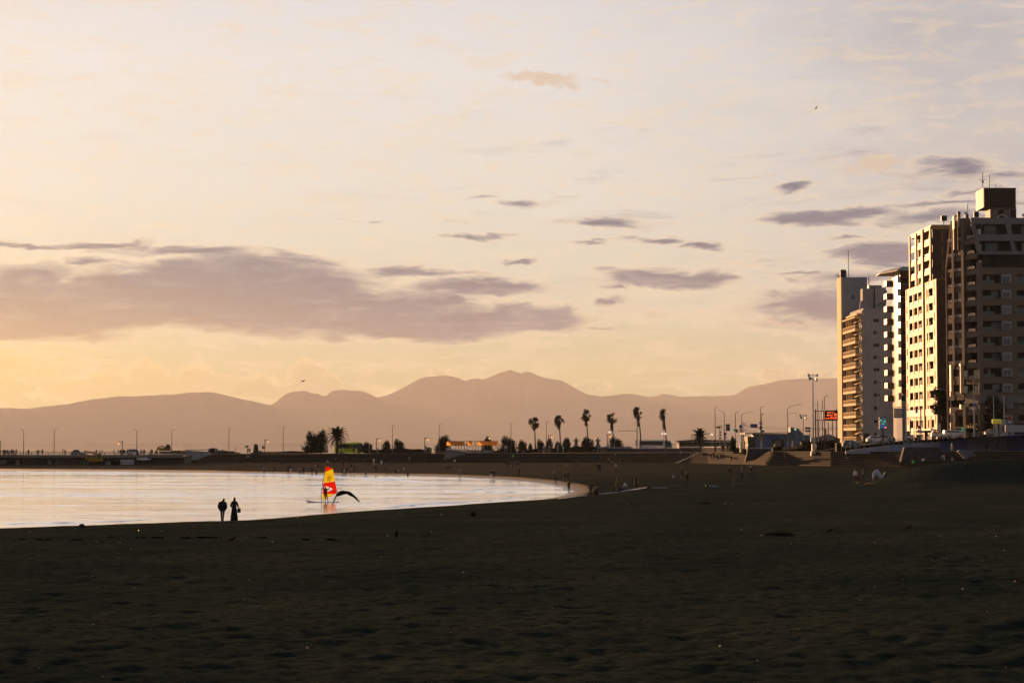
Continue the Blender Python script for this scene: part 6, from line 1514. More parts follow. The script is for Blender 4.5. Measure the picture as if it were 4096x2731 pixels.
ex = excavator((xat(392, 517), 517, sz(xat(392,517),517) ), 0, 'yellow excavator parked in front of the bridge with its arm folded to the left', [(.4,1.7),(-.9,3.2),(-3.6,3.75),(-2.9,.9)], .95)
ex2 = excavator((xat(667, 578), 578, 3.1), R(0), 'yellow excavator behind the bridge end with a white lettered panel', [(.2,1.7),(-1.3,2.5),(-2.5,2.2),(-3.3,.9)], .92)
pl_ = MB().box((-.2,-1.3,1.3),(.9,-1.27,2.3)).build('side_panel', [mat('dark_panel', (.03,.03,.03), rough=.5)], ex2)
lettering(ex2, 'CAT', .5, frame_w, (.35,-1.31,1.6), bold=.02)
# small loader parked by the tarp with an orange machine left of it
dz = empty('bulldozer', (xat(627, 528), 528, sz(xat(627,528),528)), 0, 'small yellow bulldozer in front of the bridge end near the stacked boards', 'bulldozer')
MB().box((-1.4,-.9,0),(1.2,-.5,.7)).box((-1.4,.5,0),(1.2,.9,.7)).build('track', [trk], dz); MB().prism([(-1.3,-.6,.7),(1.1,-.6,.7),(1.1,-.6,1.2),(-.2,-.6,1.4),(-1.3,-.6,1.3)], (0,1.2,0)).build('body', [yel], dz)
MB().box((-.3,-.55,1.4),(.7,.55,2.2)).build('cab', [yel], dz); MB().box((-.2,-.57,1.5),(.6,-.55,2.05)).build('cab_window', [glass], dz)
MB().lathe((-1.9, -.3, .5), [(.3,0),(.45,.3),(.35,.8),(.1,.9)], 10).build('orange_drum', [mat('orange_plastic', (.5,.12,.02), rough=.6)], dz, True)
# ================================================================ things on the beach by the bridge
wboard = mat('white_fibreglass', (.60,.60,.63), rough=.3, var=.06); nboard = mat('navy_print', (.03,.04,.12), rough=.4)
def plank(L, w, th, m, nm='board'):
    mb = MB(); N = 14; vs = []
    for i in range(N+1):
        t_ = i/N; x = L*(t_-.5); ww = w*.5*max(.04, math.sin(math.pi*min(.999,max(.001,t_)))**.42); z = .06*L*.18*(abs(2*t_-1)**4)
        vs += [(x,-ww,z),(x,-ww*.8,z+th),(x,ww*.8,z+th),(x,ww,z)]
    fs = [(i*4+j,(i+1)*4+j,(i+1)*4+(j+1)%4,i*4+(j+1)%4) for i in range(N) for j in range(4)] + [(0,1,2,3),(N*4,N*4+3,N*4+2,N*4+1)]
    return mb.add(vs, fs).mesh(nm, [m])
PLM = plank(3.6, .8, .16, wboard)
YB = 517
for i in range(4):
    o = bpy.data.objects.new('paddle_board', PLM); COL.objects.link(o); z0 = sz(xat(511,YB),YB) + .15 + i*.33
    o.location = (xat(511,YB), YB, z0); tag(o, ['lowest','second lowest','third from the bottom','topmost'][i] + ' white board of the stack at the foot of the bridge', 'board', 'stack of white boards')
rk = empty('board_rack', (xat(511,YB), YB, sz(xat(511,YB),YB)), 0, 'dark rack holding the stack of white boards', 'rack')
for x_ in (-1.9, 1.9): MB().tube([(x_,.5,0),(x_,.5,1.6)], .05, 6).build('post', [steel_dk], rk)
for x_ in (-1.5, 1.5):
    for i in range(4): MB().box((x_-.04,-.45,.08+i*.33),(x_+.04,.55,.14+i*.33)).build('shelf_arm', [steel_dk], rk)
for (u, v, lb, t_) in ((568,1834,'white paddle board with dark stripe leaning by the small bulldozer',.5),(583,1838,'second white board lying below the leaning one',.08)):
    o = bpy.data.objects.new('paddle_board', PLM); COL.objects.link(o); q = at(u, v, 516); o.location = q; o.rotation_euler = (R(60 if t_ > .3 else 10), R(-6), 0); o.scale = (.8,.8,.8); tag(o, lb, 'board', 'loose white boards by the bridge'); 
    if t_ > .3: st_ = MB().box((-1.2,-.1,.17),(1.2,.1,.18)).build('dark_stripe', [nboard], o)
cn = empty('skip_container', (xat(339,512), 512, sz(xat(339,512),512)), 0, 'green open-topped skip under the excavator arm', 'skip'); gm = mat('green_paint', (.03,.09,.04), rough=.6, var=.2)
MB().prism([(-.75,0,0),(.75,0,0),(1.0,0,1.15),(-1.0,0,1.15)], (0,1.4,0)).build('hull', [gm], cn); MB().box((-1.05,-.05,1.12),(1.05,.03,1.22)).build('rim', [gm], cn)
for (u, w, h, nm, mt, lb) in ((437,20,13,'equipment_box',mat('grey_box_paint',(.2,.22,.21),rough=.6),'pale grey equipment box at the foot of the bridge'),(463,36,15,'storage_tent',mat('dark_canvas',(.015,.015,.014),rough=.95),'low black storage tent between the grey box and the board rack')):
    kk = 516/FPX; r = empty(nm, (xat(u,516),516,sz(xat(u,516),516)), 0, lb, 'box' if 'box' in nm else 'tent')
    MB().box((-w*kk/2,0,0),(w*kk/2,1.2,h*kk)).build('body', [mt], r); MB().box((-w*kk/2-.05,-.05,h*kk),(w*kk/2+.05,1.25,h*kk+.06)).build('lid', [mt], r)
q = at(418,1858,514); o = MB().ball((0,0,.25),.3,10,0,(1.3,1,.8)).build('blue_sack',[mat('blue_sack_cloth',(.03,.05,.3),rough=.8)],None,True); o.location=q; tag(o,'small blue sack beside the excavator track','sack')
# tarpaulin heap
tp = empty('tarpaulin_heap', at(714,1838,545), 0, 'bright blue tarpaulin thrown over a heap of white sacks', 'tarpaulin')
rn = random.Random(3); mb = MB(); vs=[(0,0,1.25)]; n=16
for ring in range(1,5):
    for j in range(n):
        a=2*math.pi*j/n; rr=ring/4; vs.append((math.cos(a)*1.3*rr*rn.uniform(.9,1.1)+.1, math.sin(a)*.9*rr, 1.25*(1-rr**1.6*.75)+rn.uniform(-.08,.08)))
mb.add(vs, [(0,1+j,1+(j+1)%n) for j in range(n)]+[(1+(r_-1)*n+j,1+r_*n+j,1+r_*n+(j+1)%n,1+(r_-1)*n+(j+1)%n) for r_ in range(1,4) for j in range(n)]); mb.build('tarpaulin',[mat('blue_tarpaulin',(.02,.06,.42),rough=.5,var=.1)],tp)
sk_ = MB().ball((0,0,.14),.2,8,0,(1.3,.9,.8)).mesh('white_sack',[mat('white_sack_cloth',(.42,.45,.5),rough=.9)],True)
for i in range(11):
    o=bpy.data.objects.new('white_sack',sk_); COL.objects.link(o); o.parent=tp; o.location=(-1.7+i*.32,-.9+rn.uniform(-.1,.1),rn.choice([0,0,.22])); o.rotation_euler.z=rn.uniform(-.5,.5)
# boat on a trailer on the beach, dark cover
bt = empty('covered_boat', foot(972,1846)+Vector((0,0,0)), 0, 'boat under a dark brown cover standing on a trailer before the steps', 'boat'); bt.location.z = .75; kk = bt.location.y/FPX
cov = mat('brown_boat_cover',(.035,.022,.015),rough=.9,var=.3)
mb=MB(); vs=[]; N=12
for i in range(N+1):
    t_=i/N; x=(t_-.5)*66*kk; hw=.85*math.sin(math.pi*min(.98,.06+t_*.9))**.5; top=1.15+.85*math.exp(-((t_-.3)/.16)**2)
    vs+=[(x,-hw,.95+.25*(1-t_)*(t_<.1)),(x,0,top),(x,hw,.95),(x,0,.35+.45*(abs(2*t_-1)**3))]
mb.add(vs,[(i*4+j,(i+1)*4+j,(i+1)*4+(j+1)%4,i*4+(j+1)%4) for i in range(N) for j in range(4)]+[(0,1,2,3),(N*4+3,N*4+2,N*4+1,N*4)]); mb.build('hull',[cov],bt)
for x_ in (-1.6,1.7): wheel(bt,x_,-.6,.3); wheel(bt,x_,.6,.3)
MB().box((-2.2,-.3,.3),(2.4,.3,.4)).build('trailer_frame',[steel_dk],bt)
# big arc hoop near the boat
o=MB().tube([(math.cos(a)*.42,0,math.sin(a)*.42) for a in [math.pi*i/8 for i in range(9)]],.06,6).build('white_hoop',[wboard]); o.location=at(993,1829,553); tag(o,'small white arched hoop above the covered boat','hoop')
# ================================================================ signs and small structures on the promenade
wsign = mat('white_sign_face',(.45,.47,.52),rough=.5,var=.05); bsign = mat('blue_sign_face',(.03,.06,.32),rough=.45,var=.05); rsign=mat('red_sign_face',(.35,.03,.03),rough=.45); yellowsign=mat('yellow_sign_face',(.5,.42,.03),rough=.5,emit=(1,.8,.1),estr=.06); prt=mat('dark_print',(.03,.03,.06),rough=.5); gsign=mat('green_sign_face',(.02,.3,.17),rough=.5,emit=(.05,.8,.45),estr=.06); limesign=mat('lime_sign_face',(.3,.42,.02),rough=.5)
def sign(name,u,v0,v1,w,Y,label,face=wsign,posts=2,zb=None,rows_=3,group='sign boards on the promenade',pm=None):
    kk=Y/FPX; zb=gz_at(u,Y) if zb is None else zb; r=empty(name,(xat(u,Y),Y,zb),0,label,'sign',group); z0,z1=6.5+(1768-v1)*kk-zb,6.5+(1768-v0)*kk-zb; W_=w*kk
    MB().box((-W_/2,-.04,z0),(W_/2,0,z1)).build('sign_board',[face],r)
    for x_ in ([-W_*.42,W_*.42] if posts==2 else [0]): MB().tube([(x_,.05,0),(x_,.05,z1)],.05,6).build('post',[pm or steel],r)
    for i in range(rows_): MB().box((-W_*.38,-.055,z0+(z1-z0)*(.2+.6*i/max(1,rows_))),(W_*(.38-.1*(i%2)),-.045,z0+(z1-z0)*(.2+.6*i/max(1,rows_)+.08))).build('printed_line',[prt],r)
    return r
sign('notice_board',868,1792,1802,12,566,'first white notice board on two posts right of the dark bush'); sign('notice_board',891,1797,1803,11,566,'second smaller notice board on two posts, closer to the tall lamp'); sign('notice_board',943,1792,1798,4,566,'thin narrow post sign right of the tall lamp',posts=1,rows_=0)
fs_=sign('fingerpost',990,1781,1788,12,566,'signpost with blue pennant-like board and a left-pointing finger',face=bsign,posts=1,rows_=0); MB().box((-.75,-.03,5.0-3.3),(0,.03,5.18-3.3)).build('finger_board',[steel],fs_)
sign('notice_board',1042,1802,1811,10,566,'dark information plate beside the stone pillar',face=steel_dk,rows_=1)
mr=empty('traffic_mirror',(xat(1054,566),566,3.3),0,'round traffic mirror on a post between the stone pillar and the orange lamp','mirror'); MB().tube([(0,0,0),(0,0,2.1)],.05,6).build('post',[steel],mr); MB().tube([(0,-.08,1.75),(0,-.02,1.75)],.42,18).build('mirror_face',[mat('mirror_back',(.2,.18,.16),rough=.4)],mr)
# dark stone pillar
pl=empty('stone_monument',(xat(1025,568),568,3.28),0,'tall dark rounded stone monument on the promenade','monument'); MB().lathe((0,0,0),[(.78,0),(.76,1.0),(.66,1.9),(.52,2.5),(.4,2.68),(.1,2.72)],12).build('stone',[stone_dk],pl,True); MB().box((-1.1,-.9,-.05),(1.1,.9,.22)).build('plinth',[stone_dk],pl)
for (u,v,Y_,lb,f) in ((1302,1783,566,'slim post with a small round sign left of the bus',wsign),(1371,1790,566,'small white paper sign on a post before the bus window',wsign),(1478,1783,566,'bare thin post right of the bus',steel),(1513,1790,566,'tiny blue plate on a post by the orange lamp',bsign)):
    sign('post_sign',u,v,v+8,4,Y_,lb,face=f,posts=1,rows_=0,group='small post signs')
sign('notice_board',1704,1783,1796,10,566,'blue-white board beside the dark bin house left of the shelter'); sign('notice_board',1723,1791,1801,10,566,'lime-yellow board left of the arched shelter',face=limesign,rows_=2); sign('notice_board',2024,1782,1793,11,566,'square white notice sign in front of the large pine')
sign('notice_board',2175,1782,1792,7,566,'white plate between the pines and the slim lamp'); sign('notice_board',2197,1783,1790,6,566,'small white plate under the orange lamp of the fan palms',rows_=1); sign('notice_board',2230,1779,1799,5,566,'narrow tall white sign above the black car',posts=1); sign('notice_board',2431,1759,1777,5,566,'narrow blue-white banner below the orange lamp by the fourth fan palm',posts=1,rows_=1)
pk=sign('arrow_sign',2457,1769,1775,5,566,'small blue round road sign in front of the wide pine',face=bsign,posts=1,rows_=0)
grn=empty('beacon_post',(xat(2253,570),570,3.3),0,'short post with a pale green beacon between the two parked cars','beacon'); MB().tube([(0,0,0),(0,0,1.4)],.08,8).build('post',[steel],grn); MB().ball((0,0,1.5),.17,10).build('beacon',[mat('pale_green_lens',(.1,.35,.22),rough=.4,emit=(.2,.8,.5),estr=.1)],grn,True)
for i,(u0,u1,lb) in enumerate(((2152,2170,'first low white hoop barrier left of the black car'),(2174,2192,'second low white hoop barrier beside the black car'),(2372,2388,'low hoop barrier below the second stone lantern'),(1735,1780,'white guard rail left of the speckled wall'),(2088,2098,'tiny white hoop near the person in white trousers'))):
    Y_=562; w=(u1-u0)*Y_/FPX/2; r=empty('hoop_barrier',(xat((u0+u1)/2,Y_),Y_,ztt(u0)),0,lb,'barrier','low white barriers on the promenade'); MB().tube([(-w,0,0),(-w,0,.55),(-w+.1,0,.62),(w-.1,0,.62),(w,0,.55),(w,0,0)],.04,6).build('hoop',[steel],r)
# stone lanterns
stn=mat('grey_granite',(.13,.14,.155),rough=.85,var=.25,scale=3,bump=.4)
def lantern(u,label):
    Y_=590; kk=Y_/FPX; zb=6.5+(1768-1790)*kk; r=empty('stone_lantern',(xat(u,Y_),Y_,zb-1.5),0,label,'stone lantern','pair of big stone lanterns'); b=1.5
    MB().lathe((0,0,0),[(1.05,0),(1.0,b),(.9,b+.5),(.6,b+.8),(.45,b+.95)],8).build('base',[stn],r); MB().lathe((0,0,b+.95),[(.42,0),(.42,.25),(.58,.3),(.58,.42),(.35,.5)],8).build('platform',[stn],r)
    MB().box((-.4,-.4,b+1.42),(.4,.4,b+1.95)).build('fire_box',[stn],r); MB().lathe((0,0,b+1.95),[(1.05,0),(1.0,.1),(.6,.38),(.28,.6),(.16,.66)],6).build('lantern_roof',[stn],r); MB().lathe((0,0,b+2.6),[(.12,0),(.22,.15),(.2,.3),(.08,.42),(.03,.55)],8).build('finial',[stn],r)
    MB().box((-.18,-.42,b+1.5),(.18,-.40,b+1.85)).build('fire_opening',[recess],r)
lantern(2304,'left one of the two tall stone lanterns'); lantern(2391,'right one of the two tall stone lanterns')
# arched shelter with amber translucent panels
Y_=572; kk=Y_/FPX; xa_,xb_=xat(1786,Y_),xat(1990,Y_); sh=empty('arched_shelter',(xa_,Y_,3.3),R(-5),'long barrel-roofed shelter with glowing amber panels','shelter')
z0s=6.5+(1768-1781)*kk-3.3; amb=mat('amber_polycarbonate',(.75,.36,.07),rough=.35,var=.15,scale=.8)
amb_t=NT(amb.node_tree); pbs=amb_t.n['Principled BSDF']; trl=amb_t.new('ShaderNodeBsdfTranslucent'); trl.inputs[0].default_value=(1,.5,.1,1); mxs=amb_t.new('ShaderNodeMixShader'); mxs.inputs[0].default_value=.5; amb_t.l.new(pbs.outputs[0],mxs.inputs[1]); amb_t.l.new(trl.outputs[0],mxs.inputs[2]); amb_t.l.new(mxs.outputs[0],amb_t.n['Material Output'].inputs[0])
NB=18; Lx=(xb_-xa_); bw_=Lx/NB; rad=1.35
def arc(x,r_,k0=0,k1=12): return [(x, -math.cos(math.pi*i/12)*r_*1.0+1.35, math.sin(math.pi*i/12)*r_*.92) for i in range(k0,k1+1)]
panel=MB(); A=arc(.06,rad-.03); B=arc(bw_-.06,rad-.03); vs=A+B; n=len(A); panel.add(vs,[(i,i+1,n+i+1,n+i) for i in range(n-1)]); pme=panel.mesh('amber_panel',[amb])
ribm=mat('dark_bronze_frame',(.05,.03,.02),rough=.5); rib=MB().tube(arc(0,rad),.06,5).mesh('rib',[ribm])
for i in range(NB+1):
    o=bpy.data.objects.new('rib',rib); COL.objects.link(o); o.parent=sh; o.location=(i*bw_,0,z0s)
    if i<NB and i not in (6,9,10): o=bpy.data.objects.new('amber_panel',pme); COL.objects.link(o); o.parent=sh; o.location=(i*bw_,0,z0s)
for y_ in (0,2.7): MB().tube([(0,y_,z0s),(Lx,y_,z0s)],.06,6).build('eave_beam',[ribm],sh)
MB().tube([(0,1.35,z0s+rad*.92),(Lx,1.35,z0s+rad*.92)],.05,6).build('ridge_beam',[ribm],sh)
pst=MB().box((-.05,-.05,0),(.05,.05,z0s)).mesh('post',[ribm])
for i in range(0,NB+1):
    for y_ in (0,2.7):
        if i>2 or y_>1: o=bpy.data.objects.new('post',pst); COL.objects.link(o); o.parent=sh; o.location=(i*bw_+(.0 if y_ else .25),y_,0)
MB().tube([(3,0,z0s*.42),(Lx-2,0,z0s*.42)],.03,5).build('cross_rail',[ribm],sh)
pwm=mat('mottled_pale_panel',(.20,.21,.20),rough=.8,var=.3,scale=1)
bwl=empty('low_panel_wall',(xat(1866,566),566,3.3),0,'row of low pale wall panels in front of the shelter','wall')
for i in range(6): MB().box((i*1.28,0,0),(i*1.28+1.24,.12,.92)).build('panel',[pwm if i%2 else mat('greenish_pale_panel',(.25,.28,.25),rough=.8,var=.2)],bwl)
bh=empty('bin_house',(xat(1713,576),576,2.9),0,'small dark peaked hut between the white board and the lime board','hut'); MB().box((-.75,0,0),(.9,1.5,1.7)).build('wall',[steel_dk],bh); MB().prism([(-.9,-.1,1.7),(1.1,-.1,1.7),(.3,-.1,2.2)],(0,1.7,0)).build('roof',[steel_dk],bh)
pw=empty('parapet_wall',(xat(1775,562),562,ztt(1775)),0,'white car and low wall seen above the speckled stone wall','wall'); pw['label']='low pale kerb wall above the speckled stone wall'; MB().box((.6,0,0),(7.0,.3,.42)).build('wall_body',[concrete_lt],pw)
# road parapet in the centre right with rail
rp=[at(u,lerp_tab([(2380,1793),(2600,1794),(2900,1791)],u),yft(u)+22) for u in (2390,2500,2600,2700,2800,2915)]
pr_=empty('road_parapet',rp[0],0,'dark road parapet with a pale rail running below the coach','wall'); off=rp[0].copy()
for a,b in zip(rp,rp[1:]):
    A,B=a-off,b-off; MB().prism([A-Vector((0,0,1.6)),B-Vector((0,0,1.6)),B,A],(0,.25,0)).build('wall_panel',[stone_dk],pr_)
railing('guard_rail',[q+Vector((0,.1,0)) for q in rp],.28,30,steel,'pale guard rail on the dark road parapet below the coach',rails=2,cat='railing')
# gantry signal arm with birds, left of coach
def mastarm(u,v,Y,du,vz,label,zb=None):
    kk=Y/FPX; zb=gz_at(u,Y) if zb is None else zb; r=empty('signal_mast',(xat(u,Y),Y,zb),0,label,'mast'); H=6.5+(1768-v)*kk-zb; ha=6.5+(1768-vz)*kk-zb
    MB().tube([(0,0,0),(0,0,H)],[.16,.1],8).build('pole',[steel],r); MB().tube([(0,0,ha),(du*kk,0,ha)],.09,6).build('arm',[steel],r); MB().tube([(0,0,H*.82),(du*kk*.7,0,ha)],.025,4).build('stay_wire',[steel],r); return r
ma=mastarm(2548,1658,566,-78,1723,'tall grey mast with a long bare arm reaching left before the coach'); MB().box((-.5,-.1,1.95),(-.2,.1,3.5)).build('control_box',[steel_dk],ma)
# ================================================================ road signs and signals, centre right
def rsgn(par,x,z,r_,face,ring=None,y=-.12,txt=None):
    o=MB().tube([(x,y,z),(x,y+.04,z)],r_,20).build('sign_disc',[ring or face],par)
    if ring: MB().tube([(x,y-.01,z),(x,y+.02,z)],r_*.74,20).build('sign_face',[face],o)
    return o
def signal(par,x,z,lit='g',w=1.15):
    o=MB().box((x-w/2,-.18,z-.2),(x+w/2,.1,z+.2)).build('signal_head',[steel_dk],par)
    for i,m_ in enumerate([greenlit if lit=='g' else steel_dk, steel_dk, amberlit if lit=='a' else steel_dk]): MB().tube([(x-w/3+i*w/3,-.24,z),(x-w/3+i*w/3,-.18,z)],.14,12).build('lens',[m_],o)
    return o
def polegrp(name,u,v,Y,label,cat='sign',m=None,r0=.1,zb=None):
    kk=Y/FPX; zb=gz_at(u,Y) if zb is None else zb; r=empty(name,(xat(u,Y),Y,zb),0,label,cat,'road signs and signals at the junction'); r['zb']=zb; MB().tube([(0,0,0),(0,0,6.5+(1768-v)*kk-zb)],[r0,r0*.8],8).build('pole',[m or steel],r); return r
def Z(r,v): return 6.5+(1768-v)*r.location.y/FPX-r.location.z
s1=polegrp('traffic_signal',2878,1698,475,'grey pole with a square dark roundabout sign on its arm and a side-on signal',m=steel)
s1.location.x=xat(2878,475); MB().tube([(0,0,Z(s1,1701)),(1.55,0,Z(s1,1701))],.05,6).build('arm',[steel],s1); MB().tube([(0,0,Z(s1,1719)),(1.55,0,Z(s1,1719))],.05,6).build('arm',[steel],s1)
MB().box((1.45,-.1,Z(s1,1723)),(2.45,-.05,Z(s1,1696))).build('sign_board',[mat('slate_sign_face',(.07,.09,.12),rough=.5)],s1)
o=MB().tube([(1.95+math.cos(a)*.26,-.13,Z(s1,1709)+math.sin(a)*.26) for a in [2*math.pi*i/14 for i in range(15)]],.03,5).build('ring_symbol',[wsign],s1); MB().box((1.9,-.14,Z(s1,1719)),(1.98,-.11,Z(s1,1714))).build('arrow_symbol',[wsign],s1)
signal(s1,-.45,Z(s1,1709),'n',.95); MB().box((.1,-.1,Z(s1,1712)),(.6,0,Z(s1,1705))).build('small_plate',[wsign],s1)
for vv in (1729,1740,1752): MB().box((-.02,-.12,Z(s1,vv+3)),(.38,-.06,Z(s1,vv-3))).build('banner',[bsign],s1)
s2=polegrp('no_parking_sign',2897,1660,478,'round red-ringed no-parking sign over a small plate on the curved lamp line',r0=.05); rsgn(s2,.1,Z(s2,1735),.36,bsign,rsign); MB().box((-.25,-.1,Z(s2,1756)),(.45,-.06,Z(s2,1743))).build('plate',[wsign],s2)
s3=polegrp('traffic_signal',2941,1714,455,'signal with a green light at its left end beside an amber one',m=steel); signal(s3,-.1,Z(s3,1720),'g',1.3); o=signal(s3,.35,Z(s3,1726),'a',.5); MB().box((-.25,-.12,Z(s3,1769)),(.12,-.06,Z(s3,1754))).build('plate',[bsign],s3); rsgn(s3,-.02,Z(s3,1757),.2,wsign,rsign)
s4=polegrp('traffic_signal',3046,1655,445,'green traffic signal on a pale pole right of the blue direction sign',m=wsign); signal(s4,.0,Z(s4,1724),'g',1.15); MB().ball((.25,-.05,Z(s4,1656)),.16,8).build('camera_dome',[steel_dk],s4,True)
s5=polegrp('direction_sign',2971,1690,455,'blue overhead direction sign with white arrows on a grey pole'); MB().tube([(0,0,Z(s5,1702)),(2.6,0,Z(s5,1702))],.05,6).build('arm',[steel],s5); MB().box((1.65,-.12,Z(s5,1710)),(3.25,-.07,Z(s5,1695))).build('sign_board',[bsign],s5)
lettering(s5,'←|↑|→',.42,wsign,(2.45,-.14,Z(s5,1703)),bold=.004)
rsgn(s5,-.55,Z(s5,1705),.36,bsign,None); MB().box((-.85,-.12,Z(s5,1729)),(-.25,-.06,Z(s5,1713))).build('plate',[wsign],s5); MB().box((-.1,-.12,Z(s5,1749)),(.25,-.06,Z(s5,1739))).build('plate',[bsign],s5)
for vv in (1694,1700,1718,1722,1726): MB().box((-.05,0,Z(s5,vv)),(.75,.08,Z(s5,vv)+.07)).build('crossarm',[steel_dk],s5)
s6=polegrp('speed_limit_sign',3042,1680,438,'round speed-limit sign above a round blue no-stopping sign'); rsgn(s6,0,Z(s6,1693),.38,wsign,rsign); rsgn(s6,0,Z(s6,1710),.38,bsign,rsign); lettering(s6,'50',.36,bsign,(0,-.15,Z(s6,1693)),bold=.01)
for (u,v0,v1,lb) in ((3041,1732,1762,'yellow banner on the pole with the round signs'),(3151,1733,1765,'yellow banner on the double lamp by the blue building'),(3298,1712,1745,'yellow banner on the slim lamp before the electronic board')):
    Y_=436; kk=Y_/FPX; z1_=6.5+(1768-v0)*kk; z0_=6.5+(1768-v1)*kk; o=MB().prism([(-.3,0,z0_),(.15,0,z0_+.1),(.35,0,z0_+.9),(.2,0,z1_),(-.25,0,z1_-.15),(-.15,0,z0_+.9)],(0,.04,0)).build('banner',[mat('ochre_banner_cloth',(.30,.19,.015),rough=.8,var=.3,scale=2)]); o.location=(xat(u,Y_),Y_-.2,0); tag(o,lb,'banner','yellow banners on lamp posts')
s7=polegrp('traffic_signal',3238,1710,442,'long signal arm with louvred signs left of the loudspeaker mast',m=steel); MB().tube([(0,0,Z(s7,1712)),(5.9,0,Z(s7,1714))],.07,6).build('arm',[steel],s7); MB().box((-1.15,-.1,Z(s7,1716)),(-.0,.1,Z(s7,1708))).build('sign_board',[steel_dk],s7); MB().box((-1.1,-.1,Z(s7,1727)),(.1,.1,Z(s7,1720))).build('sign_board',[steel_dk],s7)
s8=polegrp('traffic_signal',3186,1718,440,'small green signal in front of the blue building',r0=.06); signal(s8,.0,Z(s8,1717),'g',.9)
for (u,v,Y_,lb) in ((2963,1768,452,'small warm-lit kiosk post left of the curved wall'),(3083,1780,444,'little pale cylinder bollard by the blue building'),(3154,1768,440,'little sunlit post in front of the blue building')):
    kk=Y_/FPX; o=MB().lathe((0,0,0),[(.2,0),(.2,1.3),(.17,1.5),(.05,1.56)],10).build('bollard',[orn]); o.location=(xat(u,Y_),Y_-6,gz_at(u,Y_)); o.location.z=6.5+(1768-v-22)*kk; tag(o,lb,'bollard','pale bollards')
bz=empty('gate_post',(xat(2963,430),430,4.3),0,'pale square gate post with a cap left of the curved stone wall','post'); MB().box((-.25,-.25,0),(.25,.25,1.7)).build('shaft',[orn],bz); MB().box((-.32,-.32,1.7),(.32,.32,1.9)).build('cap',[orn],bz)
# low restaurant and blue building
lb1=empty('restaurant',(xat(2705,530),530,3.7),0,'long single-storey building with an overhanging dark roof behind the round date palm','building'); kk=530/FPX; w_=(2945-2718)*kk
rwm=mat('greenish_grey_wall',(.10,.115,.10),rough=.8,var=.2); MB().box((.9,.5,0),(w_,8,2.9)).build('wall',[rwm],lb1)
MB().prism([(0,-.6,2.9),(w_+.5,-.6,3.0),(w_+.5,-.6,3.35),(4,-.6,3.45),(0,-.6,3.15)],(0,9,0)).build('roof',[mat('dark_eave',(.05,.045,.05),rough=.7)],lb1)
for i in range(5): f_=MB().box((1.4+i*2.6,.42,.5),(3.6+i*2.6,.5,2.3)).build('window',[steel_dk],lb1); MB().box((1.5+i*2.6,.38,.6),(3.5+i*2.6,.42,2.2)).build('pane',[glass],f_)
Yb=470; kk=Yb/FPX; bb=empty('seaside_shop',(xat(3060,Yb),Yb,4.0),0,'blue and green seafront shop with a tall curved blue corner','building')
bl_=mat('sky_blue_render',(.10,.20,.34),rough=.75,var=.12); gl_=mat('green_render',(.06,.10,.06),rough=.8,var=.2)
zt=6.5+(1768-1734)*kk-4; X0=-(3060-3020)*kk
MB().box((X0,0,0),(5.9,8,zt)).build('wall',[bl_],bb)
gx=-(3060-2990)*kk; MB().box((gx,.3,0),(X0,8,zt-.7)).build('green_wing',[gl_],bb)
MB().prism([(X0-2.6,-.5,zt-.1),(5.9,-.5,zt+.25),(5.9,-.5,zt+.35),(X0-2.6,-.5,zt+.15)],(0,8,0)).build('roof',[steel_dk],bb)
za_=6.5+(1768-1709)*kk-4; x1_=(3160-3060)*kk; x2_=(3215-3060)*kk
crv=[(x1_,-.3,0),(x2_,-.3,0)]+[(x1_+(x2_-x1_)*math.cos(a),-.3,zt*.75+(za_-zt*.75)*math.sin(a)) for a in [math.pi/2*i/8 for i in range(9)]]+[(x1_,-.3,za_)]
MB().prism(crv,(0,5,0)).build('curved_corner',[bl_],bb); MB().box((x2_,-.1,0),(x2_+1.3,5,zt-.3)).build('wall',[bl_],bb)
w0=MB().box((1.6,-.08,1.1),(4.4,0,3.1)).build('window',[steel_dk],bb); MB().box((2.2,-.12,1.3),(3.6,-.08,2.9)).build('pane',[glass_w],w0); MB().box((gx+.6,.2,2.6),(gx+1.6,.3,3.1)).build('window',[glass],bb); MB().box((gx,-.4,1.7),(X0,.3,1.95)).build('awning',[steel_dk],bb)
MB().box((gx+2.0,-.1,.2),(gx+4.6,.0,1.0)).build('blue_panel',[bsign],bb); lettering(bb,'釣り船',.8,bsign,(2.0,-.15,zt-1.0)); lettering(bb,'つり',.6,bsign,(4.9,-.15,zt-1.0)); MB().tube([(x1_+1.2,-.42,za_-1.9),(x1_+1.2,-.3,za_-1.9)],.3,14).build('round_window',[glass],bb)
for i in range(7): MB().box((4.9,-.12,1.0+i*.22),(6.1,-.08,1.08+i*.22)).build('menu_line',[wsign],bb)
MB().tube([(x2_+.6,-.1,0),(x2_+.6,-.1,3)],.3,12).build('roof_tank',[wboard],bb)
gh=empty('small_house',(xat(3270,466),466,4.2),0,'little grey-blue gabled house behind the poles','house'); MB().box((-1.8,0,0),(5.2,5,3.0)).build('wall',[mat('pale_blue_wall',(.2,.24,.3),rough=.8)],gh); MB().prism([(-2.1,-.3,3.0),(5.5,-.3,3.0),(2.5,-.3,4.2)],(0,5.6,0)).build('roof',[roofm],gh)
fe=empty('garden_fence',(xat(3130,428),428,4.3),0,'low pale slatted fence rising to the right below the blue shop','fence')
for i in range(20): MB().box((i*.25,0,.3+i*.035),(i*.25+.18,.06,1.1+i*.045)).build('slat',[mat('grey_timber',(.10,.10,.095),rough=.8)],fe)
